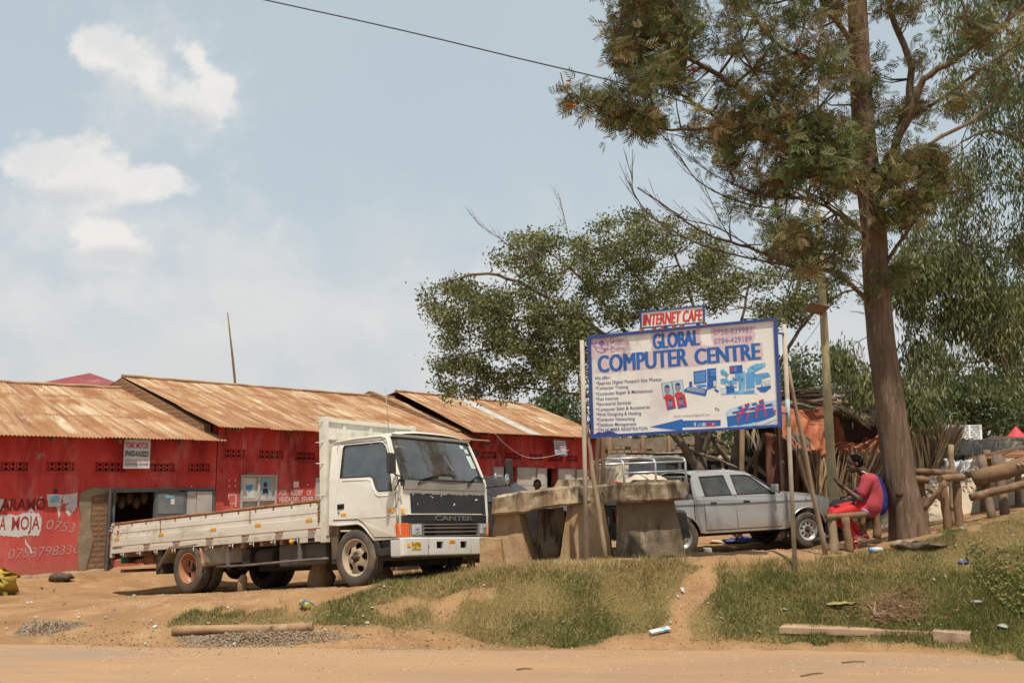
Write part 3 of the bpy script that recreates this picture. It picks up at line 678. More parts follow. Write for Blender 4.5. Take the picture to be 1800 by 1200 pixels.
def building(name, label, s0, s1, zb, eave, ridge, opens, vents, depth, gable=False, rsheets=(), seed=1):
    """eave, ridge: ((u, v), (u, v)) pixel ends; eave 0.42 m in front of the wall, ridge above off=4"""
    EO, RO = -.42, 4.0
    (e0, ze0), (e1, ze1) = [WH(u, v, EO) for u, v in eave]; (r0, zr0), (r1, zr1) = [WH(u, v, RO) for u, v in ridge]
    root = thing(name, label, 'building', WP((s0 + s1) / 2, 0, zb))
    def roofp(t, q):
        ea = WP(e0 + (e1 - e0) * t, EO, ze0 + (ze1 - ze0) * t); rb = WP(r0 + (r1 - r0) * t, RO, zr0 + (zr1 - zr0) * t); return ea.lerp(rb, q)
    def ztop(s):
        t = (s - e0) / (e1 - e0); return (ze0 + (ze1 - ze0) * t) + ((zr0 + (zr1 - zr0) * t) - (ze0 + (ze1 - ze0) * t)) * (-EO / (RO - EO)) - .06
    mb = MB(); wall_open(mb, s0, s1, zb, ztop, .22, opens + [v for v in vents])
    # end and rear walls, below the roof
    def end(s, mi):
        k = 10; pts = [(0.0, zb), (depth, zb)]
        def zt(off):
            t = min(max((s - e0) / (e1 - e0), 0), 1); zr = zr0 + (zr1 - zr0) * t; ze = ze0 + (ze1 - ze0) * t
            q = (min(off, 2 * RO - off) - EO) / (RO - EO); return ze + (zr - ze) * q - .05
        pts += [(depth, zt(depth)), (RO, zt(RO)), (0.0, zt(0))]
        return pts
    mb.build('wall', M_red, root)
    for s, th in ((e0 + .05, .2), (s1 - .2, .2)):
        g = MB(); g.prism(end(s, 0), lambda p, t, s=s: WP(s + t, p[0] + (.26 if p[0] < .1 else 0), p[1]), .01, th - .01)
        g.build('gable_wall', M_brick, root, uv=lambda v: ((v - WO).dot(WN), v.z))
    g = MB(); g.prism([(s0, zb), (s1, zb), (s1, zb + 2.3), (s0, zb + 2.3)], lambda p, t: WP(p[0], depth - t, p[1]), 0, .2); g.prism([(s0, zb), (s1, zb), (s1, ztop(s1) + .25), (s0, ztop(s0) + .25)], lambda p, t: WP(p[0], 2.4 - t, p[1]), 0, .1); g.build('rear_wall_and_screen', M_red_in, root)  # second, inner dark sheet added so the vents stay dark
    # corrugated roof, both slopes
    Ls = (WP(e1, EO, 0) - WP(e0, EO, 0)).length; ncol = int(Ls / .019); sl_ = (roofp(.5, 1) - roofp(.5, 0)).length
    rs = np.random.default_rng(seed); sag = rs.uniform(-1, 1, 40)
    V = []; UV = []
    nrow = 12; ts = np.linspace(0, 1, ncol + 1)
    up = (roofp(1, 0) - roofp(0, 0)).cross(roofp(0, 1) - roofp(0, 0)).normalized()
    if up.z < 0: up = -up
    for side in (0, 1):
        mbv = []; 
        for j in range(nrow + 1):
            q = j / nrow
            for i in range(ncol + 1):
                t = ts[i]; p = roofp(t, q)
                if side:
                    rp = roofp(t, 1); p = rp + (rp - p) * 1.0; p.z = 2 * 0 + roofp(t, q).z; p2 = roofp(t, q); off2 = 2 * ((rp - p2).dot(WN)); p = p2 + WN * off2
                ph = t * Ls / .076 * 2 * math.pi
                sh = int(t * Ls / .66); lap = .006 * (sh % 2) + .010 * (1 - ((q * sl_) % 1.75) / 1.75)
                wv = .012 * math.sin(ph) + lap + .018 * sag[int(t * 12) % 40] * math.sin(math.pi * q) + .012 * sag[(sh * 3 + int(q * sl_ / 1.75)) % 40]
                if j == 0: p = p + (roofp(t, 1) - roofp(t, 0)).normalized() * (.03 * sag[sh % 40])
                mbv.append(p + up * wv if not side else p + Vector((0, 0, wv)))
                if side == 0: UV.append((t * Ls, q * sl_))
                else: UV.append((t * Ls, q * sl_ + 20))
        V.append(mbv)
    nv = (nrow + 1) * (ncol + 1)
    allV = np.array([tuple(v) for s_ in V for v in s_])
    i, j = np.meshgrid(np.arange(ncol), np.arange(nrow)); base = (j * (ncol + 1) + i).ravel()
    f = np.stack([base, base + 1, base + ncol + 2, base + ncol + 1], 1); FA = np.concatenate([f, f + nv])
    o = fast_mesh('roof', allV, FA, M_roof, root)
    o.data.polygons.foreach_set('use_smooth', np.ones(len(FA), bool))
    uvl = o.data.uv_layers.new(name='UVMap'); U = np.array(UV); uvl.data.foreach_set('uv', U[FA.ravel()].astype(np.float32).ravel())
    rc = MB(); rc.tube([roofp(t, 1) + Vector((0, 0, .02 + .01 * math.sin(t * 40))) for t in np.linspace(0, 1, 20)], .075, 8, squash=.6); rc.build('ridge_cap', mat('ridge_rust_' + str(seed), (.40, .25, .14), (.26, .13, .06), 2, .8, bump=.3), o)
    if rsheets:
        for (t0, t1) in rsheets:
            zs = MB(); zs.grid(lambda a, c, t0=t0, t1=t1: roofp(t0 + (t1 - t0) * a, c * .98) + up * (.03 + .012 * math.sin(a * (t1 - t0) * Ls / .076 * 6.283)), 40, 2); zs.build('pale_roof_sheet', M_dirtyzinc, o)
    # rafters under the eave, purlin ends
    for s in np.arange(s0 + .3, s1, 1.35):
        t = (s - e0) / (e1 - e0)
        if 0.02 < t < .98: rf = MB(); rf.beam(roofp(t, .015) - up * .07, roofp(t, .16) - up * .07, .05, .08); rf.build('rafter_end', M_wood, root)
    # ventilation blocks: pierced lattice
    for (a, c, z0, z1) in vents:
        vb = MB(); nx_ = max(3, int((c - a) / .12)); w = (c - a) / nx_; rr = 2; hh = (z1 - z0) / rr
        for i in range(nx_):
            for k in range(rr):
                x = a + i * w; z = z0 + k * hh
                for (p, q) in (((x, z), (x + w, z + hh)), ((x + w, z), (x, z + hh))):
                    vb.beam(WP(p[0], .06, p[1]), WP(q[0], .06, q[1]), .022, .026)
        for k in range(rr + 1): vb.beam(WP(a, .061, z0 + k * hh), WP(c, .061, z0 + k * hh), .02, .02)
        vb.beam(WP(a - .03, -.01, z0 - .02), WP(c + .03, -.01, z0 - .02), .03, .03)
        vb.build('vent_block', M_red, root)
    return root, roofp
def opn(u0, v0, u1, v1):
    a = WH(u0, (v0 + v1) / 2); c = WH(u1, (v0 + v1) / 2); return (a[0], c[0], WH((u0 + u1) / 2, v1)[1], WH((u0 + u1) / 2, v0)[1])
v1 = [opn(*q) for q in [(-90, 810, -40, 827), (0, 811, 50, 828), (81, 811, 131, 828), (167, 812, 221, 829), (264, 814, 307, 829), (330, 814, 369, 829)]]
o1 = opn(196, 862, 372, 985); o1 = (o1[0], o1[1], .32, o1[3])
B1, rp1 = building('long_shop_building', 'low red shop building at far left with rust-streaked corrugated roof and peeling painted adverts', -9.5, -.02, -.1, ((-300, 757), (400, 776)), ((-300, 657), (224, 684)), [o1], v1, 8.0, seed=4)
v2 = [opn(*q) for q in [(394, 789, 431, 804), (455, 791, 498, 806), (521, 794, 554, 808)]]
o2 = opn(421, 835, 484, 925); o2b = opn(552, 838, 572, 915)
B2, rp2 = building('long_shop_building', 'red shop building with bare brick gable directly behind the white truck', 0.0, 8.2, .1, ((385, 750), (862, 775)), ((215, 662), (692, 700)), [o2], v2, 8.0, seed=8)
v3 = [opn(*q) for q in [(845, 793, 872, 806), (888, 795, 916, 807), (931, 797, 953, 809), (965, 799, 989, 810), (995, 800, 1015, 811)]]
o3 = [opn(884, 820, 907, 905), opn(961, 823, 979, 905), opn(1010, 826, 1030, 905)]
B3, rp3 = building('long_shop_building', 'farthest red shop building with white metal shop doors and one pale roof sheet', 8.25, 14.7, .3, ((832, 760), (1076, 772)), ((696, 688), (940, 713)), o3, v3, 8.0, rsheets=((.37, .44),), seed=15)

# exposed brick patch and step at the doorway of the first building
mb = MB(); pts = [WH(u, v) for u, v in [(150, 868), (197, 863), (197, 1000), (137, 1004), (140, 960), (146, 925), (141, 890)]]
mb.prism(pts, lambda p, t: WP(p[0], -t, p[1]), .001, .012); mb.build('exposed_brick', M_brick, B1, uv=lambda v: ((v - WO).dot(WD), v.z))
mb = MB(); pts = [WH(u, v) for u, v in [(141, 866), (160, 856), (205, 858), (300, 856), (315, 863), (197, 865), (160, 872), (158, 925), (163, 950), (150, 1000), (137, 1004), (136, 950), (142, 915), (138, 885)]]
mb.prism(pts, lambda p, t: WP(p[0], -t, p[1]), .002, .03); mb.build('cement_edge', M_cem, B1)
mb = MB()
for i in range(16):
    s = WH(20 + i * 10, 1005)[0]; mb.ball(WP(s, -.12 - .1 * random.random(), .1 + .04 * random.random()), random.uniform(.08, .16), 5, (1.3, 1, .5))
mb.build('plinth_rubble', M_cem, B1)
mb = MB(); a = WH(182, 930)[0]; mb.prism([(0, .18), (.55, .14), (.55, WH(190, 862)[1]), (0, WH(183, 862)[1])], lambda p, t: WP(a + .05, 0, 0) + Vector((.28, -.9, 0)).normalized() * p[0] * .6 + Vector((p[0] * .10, 0, p[1])) + WD * t, 0, .04)
d1 = mb.build('door_leaf', M_greydoor, B1)
mb = MB(); rect_px(mb, 273, 864, 326, 930, -.03, 0, .03); mb.build('door_leaf', M_greydoor, B1)
mb = MB(); rect_px(mb, 278, 868, 322, 902, -.062, 0, .004); mb.build('door_panel', mat('dull_grey_panel', (.20, .21, .20), (.15, .15, .15), 4, .6), B1)
mb = MB(); rect_px(mb, 291, 870, 306, 875, -.068, 0, .002); rect_px(mb, 300, 876, 307, 886, -.068, 1, .002); mb.build('sticker', [M_lblue, M_paperw], B1)
for (a, b_) in ((327, 343), (344, 371)):
    mb = MB(); rect_px(mb, a, 863, b_, 925, -.02, 0, .03); mb.build('shutter', M_whitedoor, B1)
mb = MB()
for q in ((194, 861, 198, 990), (371, 861, 375, 930), (194, 858, 375, 862), (269, 862, 273, 930)): rect_px(mb, *q, .02, 0, .06)
mb.build('door_frame', M_greydoor, B1)
# dark goods hanging inside the open shop
for i in range(5):
    mb = MB(); u = 205 + i * 13; s, z = WH(u, 874, .8); mb.ball(WP(s, .9, z - .1 * (i % 2)), .09, 6, (1, 1, 1.6)); mb.build('hanging_goods', plain('goods_' + str(i), (.16, .13, .11)), B1)
# adverts painted and pasted on the first wall
wf = lambda off: (lambda x, y, l: WP(x, -off - l, y))
def wtext(mb, txt, u0, v0, u1, v1, hpx, off=.004, bold=0.0, mi=0, slant=0.0):
    a = WH(u0, v0); b = WH(u1, v1); h = WH(u0, v0 - hpx)[1] - a[1]; put_text(mb, txt, wf(off), a, b, h, bold, mi, slant)
mb = MB(); rr = random.Random(3)
def torn(px, n=5, j=3):
    out = []
    for i in range(len(px)):
        a, b = px[i], px[(i + 1) % len(px)]
        for k in range(n): out.append((a[0] + (b[0] - a[0]) * k / n + rr.uniform(-j, j), a[1] + (b[1] - a[1]) * k / n + rr.uniform(-j, j)))
    return out
patch(mb, torn([(-40, 905), (35, 904), (52, 898), (67, 901), (72, 908), (72, 932), (66, 942), (50, 940), (30, 944), (0, 941), (-40, 945)], 9, 1.7), 0, 0, .003)
patch(mb, torn([(83, 869), (109, 868), (108, 888), (100, 890), (84, 889)], 4, 1.2), 0, 0, .003); patch(mb, torn([(88, 874), (103, 872), (105, 883), (88, 884)], 4, 2.2), 0, 1, .0045); patch(mb, torn([(116, 886), (122, 885), (124, 903), (120, 908), (116, 898)], 4, 1.4), 0, 0, .0031)
patch(mb, torn([(110, 868), (135, 866), (134, 896), (126, 900), (120, 884), (110, 884)], 4, 1.8), 0, 0, .003)
patch(mb, torn([(0, 877), (6, 876), (6, 896), (0, 897)], 3, 1), 0, 0, .003)
patch(mb, [(50, 897), (62, 888), (70, 874), (75, 871), (73, 877), (64, 892), (54, 902)], 0, 0, .003)
patch(mb, torn([(101, 890), (106, 890), (105, 905), (102, 914)], 3, 1), 0, 0, .003)
patch(mb, [(44, 945), (47, 953), (53, 960), (58, 972), (54, 972), (50, 962), (44, 955)], 0, 0, .003)
patch(mb, [(15, 880), (19, 881), (22, 896), (17, 892)], 0, 0, .003)
mb.build('torn_poster', [M_paperw, M_lblue], B1)
def wword(name, m, par, *a):
    mb = MB(); wtext(mb, *a); return mb.build(name, m, par)
wword('painted_word', M_oldred, B1, 'A', -2, 931, 9, 931, 23, .0055, .012); wword('painted_word', M_oldred, B1, 'MOJA', 20, 931, 69, 929, 23, .0055, .012)
wword('painted_word', M_black, B1, '@', 93, 866, 101, 866, 7, .006, 0.01); mb = MB()
wtext(mb, 'KARAMO', -14, 897, 80, 895, 20, .005, .03, 1)
mb.build('painted_letters', [M_oldred, mat('ghost_letters', (.30, .04, .035), (.2, .02, .02), 8, .9), M_black], B1)
mb = MB(); wtext(mb, '0753', 79, 929, 129, 936, 17, .005, -.005, 0, .1); wtext(mb, '0753798330', 13, 982, 138, 972, 17, .005, -.005, 0, .15)
mb.build('chalk_numbers', M_chalk, B1)
# second building: window, posters, painted words
mb = MB()
for q in ((421, 834, 424, 925), (481, 834, 484, 925), (451, 836, 454, 925), (424, 834, 481, 837), (424, 876, 481, 880)): rect_px(mb, *q, .03, 0, .05)
mb.build('window_frame', M_whitedoor, B2)
for q in ((424, 837, 451, 876), (454, 837, 481, 876), (424, 880, 451, 924), (454, 880, 481, 924)):
    mb = MB(); rect_px(mb, *q, .06, 0, .03); mb.build('shutter', M_whitedoor, B2)
mb = MB(); rect_px(mb, 426, 839, 449, 875, .028, 0, .004); rect_px(mb, 459, 841, 474, 868, .028, 1, .004); patch(mb, torn([(432, 852), (444, 851), (444, 858), (439, 864), (433, 860)], 3, .8), .022, 2, .003)
patch(mb, [(463, 858), (470, 858), (472, 866), (461, 866)], .022, 4, .003); pp = [WH(466.5 + 3.4 * math.cos(a), 851 + 5 * math.sin(a), .021) for a in np.linspace(0, 6.28, 12)[:-1]]
mb.prism(pp, lambda p, t: WP(p[0], .021 - t, p[1]), 0, .002, 3); mb.build('poster', [M_paperw, M_lblue, M_blue, M_dbrown, M_black], B2)
for a_ in (('FOR', 491, 870, 504, 870, 9), ('RELIEF', 511, 870, 532, 870, 9), ('OF', 539, 870, 547, 870, 9), ('HEADACHES', 491, 882, 525, 882, 9.5), ('FEVER', 530, 882, 551, 882, 9.5)): wword('painted_word', M_textwhite, B2, *a_, .004, .006)
mb = MB()
for (u, v) in ((402, 842), (413, 842), (402, 852), (413, 852), (336, 853), (540, 850)): rect_px(mb, u, v, u + 1.5, v + 3, 0, 0, .003)
for q in ((401, 869, 415, 870), (414, 869, 415.3, 890), (401, 870, 402.3, 878), (403, 884, 414, 885)): rect_px(mb, *q, 0, 0, .003)
rect_px(mb, 516, 846, 525, 856, 0, 0, .005); mb.build('paint_marks', M_textwhite, B2)
mb = MB(); rect_px(mb, 553, 839, 575, 920, -.0, 0, .04); mb.build('shutter', M_whitedoor, B2)
mb = MB(); patch(mb, [(430, 834), (434, 831), (441, 829), (448, 832), (452, 834)], 0, 0, .03); mb.build('lintel_stub', M_brick, B2, uv=lambda v: ((v - WO).dot(WD), v.z))
# third building: doors
for (u0, u1, t) in ((866, 884, .0), (908, 941, .0), (943, 960, .2), (980, 1010, .05), (1012, 1034, 0)):
    mb = MB(); rect_px(mb, u0, 820 + (u0 - 866) * .03, u1, 906, -.01 - t * .1, 0, .04)
    rect_px(mb, u0 + 2, 823 + (u0 - 866) * .03, u1 - 2, 852, -.051 - t * .1, 1, .003); rect_px(mb, u0 + 2, 856, u1 - 2, 905, -.051 - t * .1, 1, .003); mb.build('door_leaf', [M_whitedoor, mat('door_panel_%d' % u0, (.56, .52, .48), (.46, .42, .37), 2, .7, spots=[((.3, .14, .1), 5, .62, .1)])], B3)
mb = MB(); rect_px(mb, 980, 858, 1009, 862, -.1, 0, .01); mb.build('door_bar', M_greydoor, B3)
# lamps / conduit by the eave of building three
mb = MB(); 
for (u, v) in ((832, 795), (839, 797)): s, z = WH(u, v); mb.ball(WP(s, -.06, z), .06, 6, (.8, .8, 1.4))
mb.tube([WP(WH(842, 775)[0], -.15, WH(842, 778)[1]), WP(WH(848, 782)[0], -.1, WH(848, 784)[1]), WP(WH(856, 778)[0], -.15, WH(856, 779)[1])], .04, 6); mb.build('wall_lamp', plain('lamp_grey', (.16, .14, .12)), B3)

# hanging sign boards
M_signw = mat('sign_white', (.62, .60, .58), (.52, .50, .48), 3, .6)
t = thing('hanging_sign', 'small white spare parts shop sign hanging under the eave of the left red building', 'sign', WP(WH(241, 800)[0], -.25, WH(241, 822)[1]))
mb = MB(); a = WH(217, 800, -.25); c = WH(263, 800, -.25); z1 = WH(240, 772, -.25)[1]; z0 = WH(240, 823, -.25)[1]
mb.prism([(a[0], z0), (c[0], z0 - .0), (c[0], z1), (a[0], z1)], lambda p, t_: WP(p[0], -.25 - t_, p[1]), 0, .02); mb.build('board', M_signw, t, bevel=.003)
def stext(mb, txt, u0, v0, u1, v1, hpx, off, bold, mi):
    a = WH(u0, v0, off); b = WH(u1, v1, off); h = WH(u0, v0 - hpx, off)[1] - a[1]; put_text(mb, txt, lambda x, y, l: WP(x, off, y), a, b, h, bold, mi)
mb = MB(); stext(mb, 'TOMZ MOTOR', 220, 786.5, 261, 788, 9.5, -.273, .03, 0); stext(mb, 'SPARES-KALISIZO', 219.5, 800.5, 261, 802, 9, -.273, .03, 1)
stext(mb, 'Dealers in: All Spare Parts', 219.5, 810, 260.5, 811, 4, -.273, .005, 0); stext(mb, 'TEL:0703 964 922 / 0750 944 899', 219.5, 817, 260.5, 818, 4, -.273, .005, 1)
mb.build('lettering', [M_textred, M_black], t)
t = thing('hanging_sign', 'small blue-edged white notice hanging on the farthest red building', 'sign', WP(WH(983, 785)[0], -.3, WH(983, 801)[1]))
mb = MB(); q = [WH(972, 772, -.3), WH(994, 774, -.3), WH(996.5, 801, -.3), WH(975, 800, -.3)]; mb.prism(q, lambda p, t_: WP(p[0], -.3 - t_, p[1]), 0, .02); mb.build('board', plain('sign_blue_edge', (.10, .25, .5)), t)
mb = MB(); q = [WH(973, 773.5, -.32), WH(993, 775, -.32), WH(995, 799, -.32), WH(976, 798, -.32)]; mb.prism(q, lambda p, t_: WP(p[0], -.322 - t_, p[1]), 0, .003); mb.build('face', M_signw, t)
mb = MB()
rr = random.Random(12)
for k, (v, h, w) in enumerate([(777, 2.0, 16), (781, 2.0, 17), (785, 2.2, 16), (793, 1.6, 18), (797, 1.2, 17)]):   # worn rows of print, too small to read
    u = 976 + (v - 777) * .09
    while u < 976 + w:
        d = rr.uniform(1.2, 3.2); q = [WH(u, v, -.325), WH(u + d, v + .1, -.325), WH(u + d, v + h, -.325), WH(u, v + h, -.325)]; mb.prism(q, lambda p, t_: WP(p[0], -.3255 - t_, p[1]), 0, .001, k % 2); u += d + rr.uniform(.4, .9)
stext(mb, 'Wiring', 978, 791, 987, 791.4, 3, -.3268, .02, 1)
mb.build('lettering', [M_textred, plain('ink_blue', (.06, .10, .3))], t)
# ---------------------------------------------------------------- maroon pyramid roof behind
t = thing('roof_house', 'maroon pyramid-roofed house rising behind the left red building', 'house', P(158, 840, 34))
mb = MB(); ap = P(158, 656, 36); hw = 2.3; zb_ = P(158, 683, 34).z - .15
cs = [Vector((ap.x + a * hw, ap.y + b * hw, zb_)) for a, b in ((-1, -1), (1, -1), (1, 1), (-1, 1))]
for i in range(4):
    a, b = cs[i], cs[(i + 1) % 4]; mb.grid(lambda p, q, a=a, b=b: a.lerp(b, p).lerp(ap, q) + Vector((0, 0, .012 * math.sin(p * 190))), 140, 1)
mb.build('roof', mat('maroon_roof', (.30, .075, .075), (.22, .05, .05), 3, .45, spots=[((.5, .35, .32), 1.5, .6, .2)]), t)
mb = MB(); mb.box(ap.x - 2, ap.x + 2, ap.y - 2, ap.y + 2, .2, zb_ - .02); mb.build('wall', M_cem, t)
# thin pole standing behind the second building
mb = MB(); a = P(415, 690, 29); b = P(400, 549, 29); a.z = .5; a.x = P(415, 690, 29).x + .3; mb.tube([a, P(414, 680, 29), P(409, 630, 29), b], [.045, .04, .035, .018], 6, jit=.1)
o = mb.build('bamboo_pole', M_wood, None, ('thin leaning pole sticking up behind the ridge of the second red roof', 'pole'))
# ================================================================ white flatbed truck
M_tw = mat('truck_white', (.74, .71, .62), (.68, .65, .56), 2.5, .38, bump=.03, bscale=6, spec=.5, coat=.15,
           spots=[((.40, .30, .18), 7, .62, .14, (1, 1, .3)), ((.22, .10, .045), 12, .70, .04), ((.50, .42, .30), 2.0, .52, .3), ((.30, .15, .07), 4, .68, .05, (2, 2, .25))])
low_tint(M_tw, .45, .95, (.42, .31, .19), .55, 5)
M_bed = mat('bed_white', (.68, .64, .55), (.58, .54, .45), 3, .6, bump=.1, bscale=20,
            spots=[((.33, .25, .17), 6, .56, .22, (1, 1, 1)), ((.20, .09, .04), 13, .70, .05), ((.38, .33, .26), 1.5, .55, .25, (.3, 1, 3)), ((.08, .05, .03), 30, .74, .04)])
low_tint(M_bed, .5, .95, (.36, .24, .14), .5, 6)
M_rust = mat('rust', (.30, .13, .055), (.17, .07, .035), 9, .9, bump=.4, spots=[((.42, .25, .14), 14, .58, .1)])
M_rustw = mat('rusty_white', (.42, .27, .16), (.27, .12, .055), 7, .85, bump=.3, spots=[((.55, .47, .36), 5, .52, .14)])
M_chassis = mat('chassis_black', (.035, .028, .022), (.06, .045, .03), 5, .8, spots=[((.12, .085, .055), 5, .58, .2)])
M_tyre = mat('tyre_rubber', (.075, .062, .048), (.10, .08, .06), 5, .85, bump=.1, bscale=60, spots=[((.22, .155, .095), 4, .50, .25)])
M_rimr = mat('rim_rusty_orange', (.42, .185, .08), (.26, .10, .045), 4, .7, spots=[((.55, .36, .22), 5, .55, .15)])
M_rimf = mat('rim_dusty_white', (.46, .37, .27), (.34, .24, .15), 4, .65, spots=[((.24, .12, .06), 6, .58, .12)])
M_hole = plain('dark_hole', (.012, .01, .008), .9)  # near-black paints the shade in holes, gaps and recesses; also black trim
M_blk = mat('worn_black_paint', (.018, .018, .020), (.03, .03, .03), 4, .35, spec=.5, spots=[((.10, .09, .08), 9, .66, .08)])
M_blkp = mat('black_plastic', (.035, .033, .031), (.05, .045, .04), 4, .55, spots=[((.13, .10, .07), 5, .6, .2)])
M_grillg = mat('grille_grey', (.12, .105, .085), (.17, .14, .11), 5, .6)
M_chrome = mat('headlamp_silver', (.62, .62, .60), (.5, .5, .48), 6, .15, metal=.8)
M_lens = mat('lamp_lens', (.62, .64, .64), (.42, .44, .45), 14, .08, spec=.9, coat=.8, contrast=(.42, .5))
M_orange = mat('orange_lens', (.80, .14, .02), (.62, .08, .01), 12, .15, spec=.7, coat=.5)
M_amber = mat('amber_reflector', (.78, .36, .02), (.66, .28, .015), 10, .35)
M_redr = plain('red_reflector', (.5, .02, .02), .3)
M_bump = mat('bumper_silver', (.60, .585, .54), (.50, .48, .44), 3, .42, spots=[((.35, .27, .18), 5, .58, .2), ((.2, .1, .05), 12, .70, .06)], spec=.5)
low_tint(M_bump, .28, .48, (.42, .32, .2), .5, 8)
M_glass = glass_mat('cab_glass', (.58, .59, .55), .20, .07)
M_inter = mat('cab_interior', (.07, .065, .06), (.10, .09, .08), 4, .8)
M_seat = plain('seat_grey', (.055, .058, .062), .8)

def wheel(root, name, c, r, w, rimr, dish, M_rim, outer=-1, holes=5, hub=True, front=True):
    """wheel at centre c (thing coordinates); outer = -1: faces -y"""
    wh = bpy.data.objects.new(name, None); COL.objects.link(wh); wh.parent = root; wh.location = c; wh.empty_display_size = .1
    Mx = Matrix.Rotation(math.pi / 2 if outer < 0 else -math.pi / 2, 4, 'X')   # local z -> outward
    ty = MB(); hw = w / 2
    prof = [(rimr, hw * .80), (rimr + .012, hw * .94), (rimr + .03, hw * .99), (r * .80, hw * 1.02), (r * .90, hw * 1.0), (r * .955, hw * .93), (r * .985, hw * .80), (r * .990, hw * .55), (r * .975, hw * .52), (r * .975, hw * .47), (r, hw * .44), (r * 1.0, hw * .06), (r * .978, hw * .04), (r * .978, -hw * .04), (r, -hw * .06), (r, -hw * .44), (r * .975, -hw * .47), (r * .975, -hw * .52), (r * .99, -hw * .55), (r * .985, -hw * .80), (r * .9, -hw), (r * .78, -hw), (rimr, -hw * .85)]
    ty.lathe(prof, Mx, 56); ty.build('tyre', M_tyre, wh, world=False)
    rm = MB()
    lip = [(rimr + .006, hw * .82), (rimr + .010, hw * .90), (rimr - .004, hw * .92), (rimr - .012, hw * .84), (rimr - .022, hw * .60), (rimr - .028, hw * dish[0]), (rimr - .045, hw * dish[0] - .012)]
    rm.lathe(lip, Mx, 56, 0)
    z0 = hw * dish[0] - .012; ra = rimr - .045
    rr = [(ra, z0), (ra * .90, z0 + dish[1] * .25), (ra * .80, z0 + dish[1] * .5), (ra * .70, z0 + dish[1] * .75), (ra * .60, z0 + dish[1] * .95), (ra * .48, z0 + dish[1]), (ra * .30, z0 + dish[1]), (ra * .28, z0 + dish[1] - .01)]
    n = 60; per = n // holes
    def skip(i, j):
        k = (j + 2) % per
        return (i in (1, 2) and k < per * .42) or (i == 3 and 1 <= k < per * .42 - 1) or (i == 0 and 1 <= k < per * .42 - 1)
    rm.lathe(rr, Mx, n, 0, skip=skip)
    rm.lathe([(ra * .28, z0 + dish[1] - .01), (.001, z0 + dish[1] - .01)], Mx, 24, 0)
    rm.lathe([(rimr - .02, -hw * .7), (.01, -hw * .7)], Mx, 24, 1); rm.lathe([(rimr - .01, hw * .7), (rimr - .01, -hw * .7)], Mx, 40, 1)
    rim = rm.build('rim', [M_rim, M_hole], wh, world=False, recalc=False)
    hb = MB()
    zc = z0 + dish[1]
    if hub:
        hb.lathe([(.001, zc + .05), (.028, zc + .048), (.034, zc + .03), (.036, zc + .0), (.062, zc + .0), (.066, zc - .015)], Mx, 24, 1)
        for i in range(holes if holes >= 5 else 6):
            a = i * 2 * math.pi / max(holes, 5) + .3; q = Mx @ Vector((ra * .42 * math.cos(a), ra * .42 * math.sin(a), zc)); d = Mx @ Vector((0, 0, 1)) - Mx @ Vector((0, 0, 0))
            hb.tube([q - d * .01, q + d * .022], .013, 6)
        hb.build('hub', [M_rust if not front else M_rim, M_chassis], rim, world=False)
    return wh

